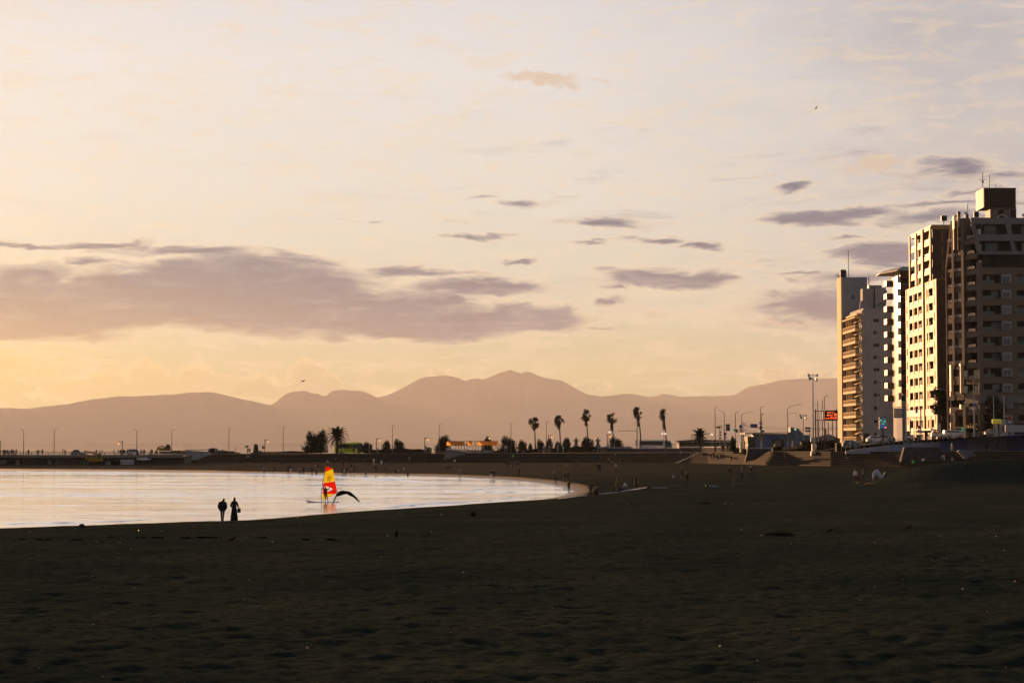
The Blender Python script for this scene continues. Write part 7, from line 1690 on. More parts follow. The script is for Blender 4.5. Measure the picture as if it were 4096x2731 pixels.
# utility wires
wr=MB(); 
for k_ in range(5): wr.tube([at(2985+0*k_,1702+k_*6,455)]+[at(2985+j*(170 if k_ < 2 else 45),1702+k_*6+(10 if k_<2 else 14)*j/2+6*math.sin(j*1.2),458) for j in range(1,3)]+[at(3330 if k_<2 else 3090,1698 if k_<2 else 1738+k_*5,460)],.018,4)
o=wr.build('overhead_wires',[steel_dk]); tag(o,'thin overhead wires between the junction poles','wires')
# loudspeaker masts
def speakers(u,v,Y,label,n=4,s=1.0,zb=None):
    kk=Y/FPX; zb=zb or gz_at(u,Y); r=empty('loudspeaker_mast',(xat(u,Y),Y,zb),0,label,'loudspeaker mast','loudspeaker masts'); H=6.5+(1768-v)*kk-zb
    MB().tube([(0,0,0),(0,0,H*.5),(0,0,H)],[.15*s,.12*s,.08*s],8).build('pole',[wsign if s==1 else steel],r)
    for (dx,dz,dr) in ((-.75,-.35,-1),(.75,-.35,1),(-.75,-1.0,-.3),(.55,-1.25,.6))[:n]:
        dx*=s; dz*=s; c=Vector((dx*.5,0,H+dz)); d=Vector((dr,-.6,0)).normalized(); h_=MB().tube([c,c+d*.25*s,c+d*.6*s],[.10*s,.12*s,.36*s],12).build('horn',[steel],r); MB().tube([Vector((0,0,H+dz)),c],.04,5).build('bracket',[steel],h_)
    return r
sp1=speakers(3252,1500,420,'tall loudspeaker mast with four horns on a sunlit yellow base'); sp1.location.y=404; sp1.location.x=xat(3252,404); kk=404/FPX; sp1.location.z=4.5
MB().box((-.33,-.33,.0),(.33,.33,1.65)).build('base_block',[orn],sp1); MB().box((-.7,-1.5,-.7),(.2,-.6,.1)).build('foot_block',[orn],sp1); MB().tube([(0,0,9.6),(.9,0,9.6)],.03,5).tube([(.5,0,8.6),(.5,0,10.8)],.02,5).tube([(.85,0,8.6),(.85,0,10.2)],.02,5).build('aerial',[steel],sp1); MB().box((-.55,-.1,2.1),(-.2,.2,2.8)).build('meter_box',[wsign],sp1)
speakers(3212,1656,446,'smaller loudspeaker mast behind the blue shop',4,.8)
# electronic board
Y_=410; kk=Y_/FPX; eb=empty('electronic_sign',(xat(3261,Y_),Y_,4.5),0,'black electronic message board with red lit characters on a brown post','sign'); Zb=lambda v:6.5+(1768-v)*kk-4.5
MB().tube([(0,0,0),(0,0,Zb(1637))],.16,10).build('post',[steel_br],eb)
for v in (1644,1680): MB().tube([(-.25,0,Zb(v)),(4.4,0,Zb(v))],.09,6).build('arm',[steel_br],eb)
for x_ in (.75,1.25): MB().tube([(x_,0,Zb(1680)),(x_,0,Zb(1644))],.04,5).build('strut',[steel_dk],eb)
MB().box((1.85,-.25,Zb(1682)),(4.55,.2,Zb(1641))).build('display_box',[mat('black_display_face',(.008,.007,.007),rough=.5)],eb); MB().box((1.5,-.2,Zb(1682)),(1.8,.15,Zb(1642))).build('side_frame',[steel_dk],eb)
redl=mat('red_led_characters',(.5,.05,.02),rough=.5,emit=(1,.10,.03),estr=1.3); grl=mat('green_led_characters',(.05,.3,.05),rough=.5,emit=(.1,1,.2),estr=.3)
for s_,sz_,x_,v_,m_ in (('余下ドネエ',.30,3.1,1650,redl),('ヨコ',.26,2.75,1655,grl),('速報',.30,2.55,1661,redl),('注意',.3,3.2,1661,redl),('回',.55,4.05,1659,redl),('日ロ速',.28,2.4,1673,redl),('町だ日',.46,3.7,1672,redl)): lettering(eb,s_,sz_,m_,(x_,-.26,Zb(v_)),name='led_text')
# signs by the ramp
gs=sign('green_sign',3373,1767,1781,20,396,'small lime-green sign in the shrubs at the foot of the white tower',face=mat('grass_green_sign',(.10,.28,.02),rough=.6,emit=(.2,.7,.05),estr=.04),zb=4.3,group='signs by the ramp')
sign('blue_signboard',3411,1762,1778,26,388,'small blue-white board behind the start of the ramp railing',face=mat('pale_blue_sign',(.2,.3,.45),rough=.5),zb=4.8,group='signs by the ramp')
mp=empty('map_board',(xat(3531,386),386,6.0),0,'dark framed map display with blue picture on a thick post','sign'); kk=386/FPX; Zm=lambda v:6.5+(1768-v)*kk-6.0
MB().tube([(0,.1,0),(0,.1,Zm(1715))],.17,8).build('post',[steel_dk],mp); MB().box((-.75,-.1,Zm(1716)),(.75,.15,Zm(1668))).build('frame',[steel_dk],mp); MB().box((-.66,-.13,Zm(1713)),(.66,-.1,Zm(1671))).build('map_face',[mat('map_grey_print',(.13,.17,.20),rough=.4,emit=(.5,.65,.8),estr=.03)],mp)
MB().prism([(-.62,-.15,Zm(1712)),(.5,-.15,Zm(1712)),(.1,-.15,Zm(1697)),(-.3,-.15,Zm(1700)),(-.62,-.15,Zm(1706))],(0,.01,0)).build('map_sea',[mat('map_blue_print',(.02,.14,.4),rough=.4,emit=(.05,.35,1),estr=.06)],mp)
for x_,v in ((-.45,1681),(.3,1685),(0,1694)): MB().box((x_-.13,-.16,Zm(v)-.05),(x_+.13,-.14,Zm(v)+.05)).build('map_label',[greenlit],mp)
MB().box((.3,-.16,Zm(1711)),(.6,-.14,Zm(1708))).build('map_label',[redl],mp)
gy=empty('sign_gantry',(xat(3622,390),390,6.4),0,'white steel gantry with a louvred sign back and a blue P sign before the towers','gantry'); kk=390/FPX; Zg=lambda v:6.5+(1768-v)*kk-6.4
for x_ in (0,2.95): MB().tube([(x_,0,0),(x_,0,Zg(1634))],.14,8).build('post',[wsign],gy)
for v in (1638,1670): MB().tube([(-2.3,0,Zg(v)),(3.3,0,Zg(v))],.07,6).build('beam',[wsign],gy)
for i in range(4): MB().box((-2.35,-.1,Zg(1671-i*9.4)),(-.25,-.02,Zg(1671-i*9.4)+.42)).build('sign_slat',[mat('grey_sign_back',(.17,.18,.18),rough=.6)],gy)
MB().box((1.85,-.1,Zg(1652)),(2.35,-.04,Zg(1639))).build('parking_sign',[bsign],gy); lettering(gy,'P',.5,wsign,(2.1,-.12,Zg(1645.5)),bold=.02)
MB().box((.75,.1,Zg(1735)),(1.0,.2,Zg(1676))).build('vertical_banner',[mat('navy_banner',(.03,.035,.09),rough=.7)],gy)
for i in range(7): MB().box((.79,.06,Zg(1684+i*7)),(.96,.09,Zg(1681+i*7))).build('banner_character',[wsign],gy)
for (u,v,Y_,lb,ring,fc) in ((3674,1708,386,'round red sign over a pale plate beside the gantry',rsign,rsign),(4036,1672,384,'round no-entry sign with plate in front of the brown tower',rsign,rsign),(3898,1620,383,'round blue arrow sign with plate on the sunlit pole',None,bsign)):
    kk=Y_/FPX; zb=7.0; r=empty('road_sign',(xat(u,Y_),Y_,zb),0,lb,'sign','round signs along the ramp'); MB().tube([(0,0,0),(0,0,6.5+(1768-v)*kk-zb)],.05,6).build('pole',[steel],r); z_=6.5+(1768-v)*kk-zb
    rsgn(r,0,z_,.38 if ring is None else .32,fc if ring is None else rsign,ring); MB().box((-.35,-.1,z_-1.0),(.35,-.05,z_-.5)).build('plate',[wsign],r)
    if ring is None: MB().box((-.05,-.16,z_-.25),(.05,-.13,z_+.25)).build('arrow_symbol',[wsign],r)
ys=empty('parking_sign',(xat(3984,385),385,7.5),0,'bright yellow parking sign over a pale ticket booth','sign'); kk=385/FPX; Zy=lambda v:6.5+(1768-v)*kk-7.5
MB().box((-.85,-.15,Zy(1694)),(.85,0,Zy(1676))).build('sign_board',[yellowsign],ys); MB().tube([(0,0,0),(0,0,Zy(1676))],.06,6).build('post',[steel],ys); lettering(ys,'24h 駐車',.42,prt,(0,-.17,Zy(1688)))
MB().box((.9,0,0),(1.9,1.5,Zy(1677))).build('booth',[concrete_lt],ys); MB().box((1.1,-.03,1.0),(1.7,0,2.2)).build('booth_window',[glass],ys)
for x_ in (-.1,1.1,1.9,3.0): MB().box((x_,.5,0),(x_+.5,1.0,Zy(1697))).build('booth_column',[concrete_lt],ys)
gq=sign('exit_sign',3852,1711,1724,14,384,'small bright green square sign on a sunlit post by the brown tower',face=gsign,posts=1,zb=7.2,rows_=0,group='signs by the ramp',pm=orn); MB().box((-.15,-.07,Z(gq,1719)),(.18,-.05,Z(gq,1715))).build('white_symbol',[wsign],gq)
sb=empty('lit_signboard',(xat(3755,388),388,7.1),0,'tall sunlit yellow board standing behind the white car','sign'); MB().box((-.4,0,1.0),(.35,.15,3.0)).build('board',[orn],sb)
mo=empty('motorbike',(xat(3648,387),387,6.9),0,'white scooter parked behind the ramp railing left of the gantry post','motorbike')
MB().tube([(-.6,-.05,.28),(-.6,.05,.28)],.28,14).build('wheel',[tyre],mo); MB().tube([(.6,-.05,.28),(.6,.05,.28)],.28,14).build('wheel',[tyre],mo); MB().prism([(-.8,-.15,.5),(-.2,-.15,.35),(.3,-.15,.4),(.55,-.15,1.0),(.35,-.15,1.05),(.15,-.15,.6),(-.2,-.15,.8),(-.85,-.15,.8)],(0,.3,0)).build('body',[PW],mo); MB().tube([(.42,-.3,1.08),(.42,.3,1.08)],.03,6).build('handlebar',[steel_dk],mo)
ls=empty('light_string',(xat(3870,392),392,9.0),0,'string of tiny warm bulbs under the awning of the brown tower','lights')
bul=MB().ball((0,0,0),.07,8).mesh('bulb',[lampglow])
pts=[(3866,1701),(3873,1703),(3873,1707),(3882,1697),(3882,1705),(3890,1710),(3892,1702),(3898,1704),(3899,1713),(3907,1715),(3905,1697)]
for (u,v) in pts: o=bpy.data.objects.new('bulb',bul); COL.objects.link(o); o.parent=ls; o.location=at(u,v,389)-ls.location
MB().tube([at(u,v,389)-ls.location for u,v in pts[::2]],.012,4).build('wire',[steel_dk],ls)
# ================================================================ windsurfer
redf=mat('red_sail_film',(.62,.05,.01),rough=.5,var=.04); yelf=mat('yellow_sail_film',(.80,.68,.03),rough=.5,var=.04); winf=mat('clear_sail_window',(.62,.60,.58),rough=.3,var=.03)
for m_,c in ((redf,(1,.10,.01,1)),(yelf,(1,.95,.05,1)),(winf,(.9,.88,.85,1))):
    t=NT(m_.node_tree); tr=t.new('ShaderNodeBsdfTranslucent'); tr.inputs[0].default_value=c; mxs=t.new('ShaderNodeMixShader'); mxs.inputs[0].default_value=.42; t.l.new(t.n['Principled BSDF'].outputs[0],mxs.inputs[1]); t.l.new(tr.outputs[0],mxs.inputs[2]); t.l.new(mxs.outputs[0],t.n['Material Output'].inputs[0])
WP=gp(1288,2005,0.06); YW=WP.y
def wpx(u,v,dy=0): return at(u,v,YW+dy)-WS.location
WS=empty('windsurf_board',(WP.x,YW,0.0),0,'blue-white windsurf board with a red and yellow sail on the bay','windsurf board')
mb=MB(); vs=[]; top=[(1226,2001),(1232,2003),(1245,2005.5),(1265,2007),(1290,2007.5),(1320,2007),(1345,2006.5),(1354,2006)]; N=len(top)
for i,(u,v) in enumerate(top):
    q=wpx(u,v); w=.34*math.sin(math.pi*(.12+.76*i/(N-1)))**.6; th=.10
    vs+=[(q.x,q.y-w,q.z),(q.x,q.y-w*.7,q.z+th*.5),(q.x,q.y+w*.7,q.z+th*.5),(q.x,q.y+w,q.z),(q.x,q.y,q.z-th)]
mb.add(vs,[(i*5+j,(i+1)*5+j,(i+1)*5+(j+1)%5,i*5+(j+1)%5) for i in range(N-1) for j in range(5)]+[(0,1,2,3,4),tuple(N*5-1-j for j in range(5))]); mb.build('hull',[mat('blue_white_hull',(.10,.13,.32),rough=.3)],WS)
def Sp(x,y): return (1180+x/6.533, 1820+y/6.533)     # point of the enlarged photograph detail
def sail(nm,pl,m,dy=0.0,parent=None,bulge=.35):
    # sail cloth with belly: fan of points pushed back towards the middle
    pts=[Vector(wpx(*Sp(x,y),dy)) for x,y in pl]; c=sum(pts,Vector())/len(pts); c.y+=bulge
    n=len(pts); mb=MB(); mids=[(p_+c)/2+Vector((0,bulge*.25,0)) for p_ in pts]
    mb.add(pts+mids+[c],[(i,(i+1)%n,n+(i+1)%n,n+i) for i in range(n)]+[(n+i,n+(i+1)%n,2*n) for i in range(n)]); return mb.build(nm,[m],parent or WS,False)
def subdiv(pl,k=3):
    out=[]
    for a,b in zip(pl,pl[1:]+pl[:1]):
        for i in range(k): out.append((a[0]+(b[0]-a[0])*i/k,a[1]+(b[1]-a[1])*i/k))
    return out
def flat_poly(nm,pl,m,dy,par=None,holes=None):
    pts=[Vector(wpx(*Sp(x,y),dy)) for x,y in pl]; return MB().prism(pts,(0,.012,0)).build(nm,[m],par or WS)
flat_poly('sail_panel',[(815,298),(870,300),(985,345),(790,435)],redf,0)
flat_poly('sail_panel',[(788,437),(990,350),(1018,520),(1048,682),(742,724)],yelf,0)
WIN=[(775,830),(795,808),(830,812),(955,853),(978,880),(968,905),(940,925),(830,958),(770,960),(762,900)]
flat_poly('sail_panel',[(740,727),(1048,686),(1090,895),(978,880),(955,853),(830,812),(795,808),(775,830),(762,900),(727,900)],redf,0)
flat_poly('sail_panel',[(727,901),(762,901),(770,960),(830,958),(940,925),(968,905),(978,881),(1090,896),(1100,950),(1060,1014),(716,1002)],redf,0)
flat_poly('sail_panel',[(714,1006),(1056,1016),(870,1095),(706,1166)],yelf,0)
t=NT(winf.node_tree); tp_=t.new('ShaderNodeBsdfTransparent'); m3=t.new('ShaderNodeMixShader'); m3.inputs[0].default_value=.75; src=t.n['Material Output'].inputs[0].links[0].from_socket; t.l.new(src,m3.inputs[1]); t.l.new(tp_.outputs[0],m3.inputs[2]); t.l.new(m3.outputs[0],t.n['Material Output'].inputs[0])
flat_poly('sail_window',WIN,winf,0)
for a,b in (((770,505),(1016,480)),((930,548),(1022,516))): MB().tube([wpx(*Sp(*a),-.03),wpx(*Sp(*b),-.03)],.008,4).build('batten',[mat('dark_yellow_seam',(.3,.2,.02),rough=.6)],WS)
# printed emblem: disc with rays, and the word under it
redp=mat('red_sail_print',(.45,.02,.01),rough=.6); cx_,cy_=898,583
cq=wpx(*Sp(cx_,cy_),-.03); kk=YW/FPX/6.533
em=MB().tube([cq,cq+Vector((0,.01,0))],19*kk,14); 
for i in range(12):
    a=2*math.pi*i/12; r0,r1=32*kk,64*kk; d=Vector((math.cos(a),0,math.sin(a))); s_=Vector((-math.sin(a),0,math.cos(a)))
    em.add([cq+d*r0-s_*5*kk,cq+d*r0*1.15+s_*7*kk,cq+d*r1*1.0+s_*14*kk,cq+d*(r0+r1)/2-s_*3*kk],[(0,1,2,3)])
em.build('sun_emblem',[redp],WS)
q=wpx(*Sp(880,658),-.03); lettering(WS,'HALE',38*kk,redp,q,bold=.004,name='sail_lettering',rot=(R(90),R(8),0))
mastp=[(809,282),(780,430),(752,590),(722,760),(700,900),(690,1000),(686,1215)]
MB().tube([wpx(*Sp(x,y),-.02) for x,y in mastp],[.02,.025,.028,.03,.03,.03,.03],8).build('mast',[mat('dark_mast',(.03,.03,.03),rough=.4)],WS)
MB().tube([wpx(*Sp(x-6,y),-.02) for x,y in mastp[:2]],[.03,.04],8).build('mast_sleeve',[mat('orange_mast_sleeve',(.6,.25,.03),rough=.4)],WS)
MB().tube([wpx(*Sp(700,870),-.05),wpx(*Sp(800,893),-.35),wpx(*Sp(935,925),-.35),wpx(*Sp(1102,955),-.02)],.018,6).build('boom',[steel_dk],WS)
MB().tube([wpx(*Sp(700,860),-.05),wpx(*Sp(820,880),.3),wpx(*Sp(1102,950),.02)],.018,6).build('boom',[steel_dk],WS)
MB().ball(wpx(*Sp(693,873),-.05),.06,8).build('boom_clamp',[mat('green_clamp',(.02,.15,.1),rough=.5)],WS)
MB().prism([wpx(*Sp(745,1212)),wpx(*Sp(752,1195)),wpx(*Sp(765,1212))],(0,.02,0)).build('fin',[steel_dk],WS)
POSE['surf']=dict(shL=(-.19,0,1.44),elL=(-.29,-.1,1.66),wrL=(-.28,-.22,1.9),haL=(-.27,-.26,1.98),shR=(.19,0,1.44),elR=(.36,-.1,1.50),wrR=(.44,-.24,1.72),haR=(.45,-.28,1.80),knR=(.17,.05,.50),anR=(.26,.10,.09),toR=(.32,.02,.035),knL=(-.04,-.02,.49),anL=(-.04,0,.08),toL=(-.05,-.12,.035),hea=(-.03,-.04,1.58),top=(-.03,-.05,1.67))
q=at(*Sp(800,1236),YW-.02); sf=person(Vector((q.x,q.y,.06)),'stand','black','black',180,1.73,'windsurfer in a dark wetsuit standing on the board holding the boom with both hands')
mir={k:((-v[0]),v[1],v[2]) for k,v in POSE['surf'].items()}
sw={}
for k_2,v in mir.items():
    k3=k_2[:-1]+{'L':'R','R':'L'}.get(k_2[-1],k_2[-1]) if k_2[-1] in 'LR' else k_2; sw[k3]=v
sf.data=figure('body_surfer',sw,dict(pel=(.15,.12),spi=(.15,.12),che=(.19,.13)),fingers=True,sub=2)
for i in (1,2): sf.material_slots[i].link='OBJECT'; sf.material_slots[i].material=CL['black']
for i in (0,):
    sf.material_slots[i].link='OBJECT'; sf.material_slots[i].material=mat('tanned_skin',(.12,.07,.045),rough=.6)
sf.rotation_euler.z=R(180); sf.scale=(.93,.93,.93); MB().tube([(0,.1,.98),(.16,.14,.9),(.2,.1,.6)],[.03,.05,.02],6).build('harness_strap',[CL['black']],sf)

# ================================================================ birds
bfeat=mat('dark_brown_feathers',(.010,.007,.006),rough=.8,var=.4,scale=12); bkm=mat('beak_horn',(.04,.035,.03),rough=.5); palef=mat('pale_feather_patch',(.4,.28,.08),rough=.8)
# soaring kite low over the water: body end-on, left wing swept down, right wing arched with spread finger feathers
YK=118.0
def kp(x,y,dy=0): return at(*Sp(x,y),YK+dy)
KO=kp(1095,1010); kt=empty('kite_bird',KO,0,'large dark bird of prey gliding low with drooped wings, right of the sail','bird')
def KL(x,y,dy=0): return kp(x,y,dy)-KO
mb=MB(); L=[KL(1095,985,-.15),KL(1100,1005,-.05),KL(1105,1020,.12),KL(1100,1040,.28)]
mb.tube([KL(1105,985,-.24),KL(1110,990,-.18),KL(1110,1005,-.05),KL(1105,1030,.12),KL(1098,1048,.3),KL(1092,1055,.42)],[.012,.038,.055,.06,.04,.02],10)
mb.build('body',[bfeat],kt,True)
def wing(nm,strip,th=.02,par=kt):
    """strip of (leading, trailing) pixel pairs from root to tip"""
    mb=MB(); vs=[]; n=len(strip)
    for i,((lx,ly),(tx,ty)) in enumerate(strip):
        a=KL(lx,ly,-.10-.02*i); b=KL(tx,ty,.16-.01*i); up=Vector((0,0,th*(1-.7*i/n))); m_=(a+b)/2+Vector((0,0,.006))
        vs+=[a,m_+up,b,m_-up*.3]
    mb.add(vs,[(i*4+j,(i+1)*4+j,(i+1)*4+(j+1)%4,i*4+(j+1)%4) for i in range(n-1) for j in range(4)]+[(0,1,2,3),(n*4-1,n*4-2,n*4-3,n*4-4)]); return mb.build(nm,[bfeat],par,True)
rw_k=wing('wing',[((1085,1010),(1072,1075)),((1120,970),(1130,1074)),((1180,935),(1200,1050)),((1255,918),(1265,1030)),((1350,935),(1350,1012)),((1450,955),(1430,1060)),((1510,1005),(1505,1085)),((1570,1060),(1560,1130)),((1625,1110),(1600,1165)),((1642,1150),(1622,1175))])
for i,(a,b) in enumerate((((1640,1150),(1722,1215)),((1638,1160),(1712,1232)),((1634,1166),(1694,1246)),((1630,1170),(1676,1238)),((1625,1174),(1655,1222)),((1622,1176),(1642,1210)))):
    A,B=KL(*a,-.3),KL(*b,-.34+.02*i); d=(B-A).normalized(); s_=Vector((-d.z,0,d.x))*.010; MB().prism([A-s_,A+s_,(A+B)/2+s_,B,(A+B)/2-s_],(0,.006,0)).build('primary_feather',[bfeat],rw_k)
lw_k=wing('wing',[((1078,1010),(1110,1050)),((1058,1060),(1082,1085)),((1035,1130),(1058,1140)),((1005,1210),(1028,1215)),((982,1270),(1000,1275)),((965,1320),(975,1322)),((948,1385),(952,1386))],.012)
MB().prism([KL(1030,1140,-.25),KL(1040,1100,-.25),KL(1000,1225,-.25),KL(978,1265,-.25)],(0,.004,0)).build('wing_edge',[palef],lw_k)
MB().prism([KL(1120,1022,-.3),KL(1128,1030,-.3),KL(1152,1000,-.3),KL(1142,990,-.3)],(0,.005,0)).build('feather_patch',[palef],kt)
for i,(a,b) in enumerate((((1230,1030),(1268,1026)),((1215,1038),(1250,1036)))):
    MB().prism([KL(a[0],a[1]-8),KL(a[0],a[1]+4),KL(*b)],(0,.01,0)).build('wing_covert',[bfeat],rw_k)
MB().ball(KL(1105,972,-.26),.035,10).tube([KL(1104,974,-.28),KL(1102,980,-.33)],[.012,.003],6).build('head',[bfeat],kt,True)
# crows on the sand
def crow_mesh(nm,pose):
    mb=MB()
    if pose=='side':   # beak to the right, tail to the left
        mb.tube([(-.30,0,.10),(-.16,0,.135),(-.06,0,.165),(.03,0,.19),(.09,0,.225),(.125,0,.27)],[.018,.045,.068,.072,.055,.042],12)
        mb.ball((.14,0,.295),.045,12); mb.tube([(.17,0,.295),(.20,0,.29),(.235,0,.278)],[.018,.014,.003],8)
        for s_ in (-1,1): mb.tube([(-.20,s_*.03,.12),(-.10,s_*.055,.155),(0,s_*.062,.19),(.06,s_*.045,.215)],[.010,.03,.042,.02],8)
        mb.prism([(-.28,-.03,.115),(-.42,-.035,.06),(-.44,-.03,.045),(-.30,-.03,.085)],(0,.06,0))
        for s_ in (-1,1): mb.tube([(.0,s_*.03,.14),(.015,s_*.03,.06),(.01,s_*.03,.005),(.05,s_*.03,.005)],[.02,.008,.007,.005],6)
    else:              # upright, seen from behind
        mb.tube([(0,.02,-.0),(0,.03,.08),(0,.0,.20),(0,-.02,.32),(0,-.03,.40)],[.03,.055,.085,.075,.045],12); mb.ball((0,-.04,.44),.048,12); mb.tube([(0,-.08,.44),(.02,-.14,.43)],[.016,.004],8)
        mb.prism([(-.035,.06,.06),(.035,.06,.06),(.03,.09,-.01),(-.03,.09,-.01)],(0,.02,0))
        for s_ in (-1,1): mb.tube([(s_*.04,0,.10),(s_*.045,0,.0)],[.02,.008],6); mb.tube([(s_*.05,.03,.33),(s_*.09,.04,.22),(s_*.06,.05,.10)],[.02,.04,.012],8)
    return mb.mesh(nm,[mat('black_crow_feathers',(.004,.004,.005),rough=.9,spec=.05)],True)
crowm=mat('black_crow_feathers',(.004,.004,.005),rough=.9,spec=.05)
CR={'side':crow_mesh('crow_body','side'),'back':crow_mesh('crow_body','back')}
for (u,v,ps,s_,rz,lb) in ((930,2169,'side',.82,0,'crow standing side-on on the near sand below the couple'),(1585,2152,'back',.86,0,'crow standing upright seen from behind on the near sand, centre'),(3316,2134,'side',.8,-25,'crow on the dark sand in the right half, nearer one to the centre'),(3634,2120,'side',.75,0,'faint crow on the dark sand farthest to the right')):
    o=bpy.data.objects.new('crow',CR[ps]); COL.objects.link(o); q=foot(u,v); o.location=q+Vector((0,0,.01)); o.rotation_euler.z=R(rz); o.scale=(s_,)*3; tag(o,lb,'bird','crows on the sand')
def flying(u,v,Y,span,poly,label):
    q=at(u,v,Y); mb=MB(); kk=Y/FPX
    mb.tube([(-.18,0,0),(0,0,0),(.2,0,.02),(.3,0,.02)],[.02,.07,.05,.01],8)
    for s_ in (-1,1):
        P=[Vector((s_*x*kk,0,-y*kk)) for x,y in poly]
        mb.prism([P[0],P[1],P[2],P[3]],(0,.03,0))
    o=mb.build('flying_bird',[bfeat]); o.location=q; tag(o,label,'bird'); return o
flying(1211,1524,260,0,[(0,2),(7,-5),(8,-4),(3,3)],'small bird flying above the left mountains')
o=flying(3264,434,240,0,[(0,1),(8,-1),(8,0),(0,2)],'thin pale gull gliding high in the upper right sky'); o.rotation_euler=(0,R(-55),0)
pb=MB().tube([(-.14,0,.08),(0,0,.12),(.12,0,.2)],[.02,.06,.035],8).ball((.14,0,.23),.04,8).tube([(.17,0,.23),(.22,0,.22)],[.012,.003],6).mesh('perched_bird',[bfeat],True)
for (u,v,Y,lb) in ((2477,1720,566,'bird perched on the left end of the bare signal arm'),(2515,1722,566,'bird perched in the middle of the bare signal arm'),(2437,1723,578,'bird perched on top of the single globe lamp')):
    o=bpy.data.objects.new('perched_bird',pb); COL.objects.link(o); o.location=at(u,v,Y); o.scale=(1.3,)*3; tag(o,lb,'bird','birds perched on posts')

# ================================================================ gear and litter on the sand
mastw=mat('pale_spar',(.20,.24,.30),rough=.3)
def spar(a,b,r,lb,m=None,sag=0,nm='windsurf_mast'):
    A,B=foot(*a),foot(*b); A.z+=r+.02; B.z+=r+.02; o=MB().tube([Vector(),(B-A)*.5+Vector((0,0,sag)),B-A],[r*.6,r,r*.6],8).build(nm,[m or mastw]); o.location=A; tag(o,lb,'windsurf gear','windsurf gear laid out on the sand'); return o
spar((2232,1998),(2352,1983),.07,'pale board edge lying on the sand left of the crouching figure'); spar((2262,1993),(2330,1985),.05,'dark mast lying beside the left board',CL['black'])
spar((2396,1978),(2478,1970),.06,'pale spar between the crouching figure and the sunlit one'); spar((2482,1969),(2590,1952),.08,'long white board edge behind the squatting figure')
spar((2525,1964),(2585,1953),.10,'white board lying at the feet of the brown-coated figure'); spar((2606,1952),(2670,1952),.045,'thin blue-white spar at the right end of the gear')
for (u,v,sx,sy,szz,m_,nm,lb,cat) in ((2483,1966,.5,.3,.28,CL['black'],'gear_bag','black gear bag beside the sunlit figure','bag'),(2449,1966,.25,.2,.18,CL['dark'],'gear_bag','little dark bag left of the sunlit figure','bag'),(2699,1950,.5,.4,.14,CL['dark'],'weed_heap','dark low heap right of the thin spar','weed'),
   (2595,1952,.2,.2,.26,CL['dark'],'gear_bag','dark round bag at the right end of the gear','bag'),(327,2112,.22,.18,.2,CL['dark'],'stone','square dark stone at the near waterline left','stone'),(1893,2063,.19,.17,.2,mat('olive_ball',(.008,.006,.004),rough=.9,spec=0),'ball','dark round buoy on the near sand below the bay','buoy'),
   (1730,2074,.30,.12,.07,CL['dark'],'driftwood','flat dark driftwood on the near sand','driftwood'),(3120,2143,.75,.5,.14,mat('heaped_dark_sand',(.016,.018,.016),rough=1,spec=0),'sand_heap','low mound of sand in the middle right','sand mound'),(2819,2018,.5,.4,.14,mat('heaped_dark_sand',(.016,.018,.016),rough=1,spec=0),'sand_heap','small dark sand mound below the pale blue board','sand mound'),
   (3431,1935,.22,.2,.2,mat('mustard_cloth',(.22,.17,.02),rough=.8),'ball','dull yellow ball at the feet of the white-shirted person','ball')):
    q=foot(u,v); o=MB().ball((0,0,0),1,14,0,(sx,sy,szz)).build(nm,[m_],None,True); o.location=q+Vector((0,0,szz*.45)); tag(o,lb,cat)
# dark strand line of seaweed across the near sand
for i,(u,w) in enumerate(((80,26),(180,34),(300,16),(470,38),(560,18),(630,20),(740,22),(830,52),(860,20),(1045,26),(1220,16),(1330,20))):
    q=foot(u,2150 if 400<u<1100 else 2158); rn=random.Random(i); L_=w*q.y/FPX; mb=MB()
    for k_ in range(7): mb.ball((rn.uniform(-L_,L_),rn.uniform(-.25,.25),0),1,7,0,(L_*.35,.14,rn.uniform(.02,.05)))
    o=mb.build('seaweed_clump',[mat('dark_seaweed',(.004,.004,.003),rough=1,spec=0)],None,True); o.location=q+Vector((0,0,.01)); tag(o,ORD[i]+' dark seaweed clump from the left along the strand line','seaweed','seaweed clumps on the strand line')
# camera tripod
q=foot(2937,1943); tr_=empty('tripod',q,0,'thin camera tripod on the sand right of the figure with an outstretched arm','tripod')
for a in (0,2.1,4.2): MB().tube([(0,0,1.25),(math.cos(a)*.42,math.sin(a)*.42,0)],.018,5).build('leg',[CL['black']],tr_)
MB().box((-.08,-.06,1.25),(.08,.08,1.42)).tube([(0,-.06,1.33),(0,-.16,1.33)],.045,8).build('camera_body',[CL['black']],tr_)
# pale blue board
q=foot(2846,1950); o=bpy.data.objects.new('surfboard',plank(1.45,.5,.14,mat('pale_blue_board',(.14,.30,.42),rough=.35),'surfboard')); COL.objects.link(o); o.location=q+Vector((0,0,.12)); o.rotation_euler=(R(-14),R(4),0); tag(o,'pale blue surfboard lying alone on the dark sand','surfboard'); MB().box((-.72,-.2,.0),(-.48,.2,.17)).build('tail_pad',[CL['black']],o)
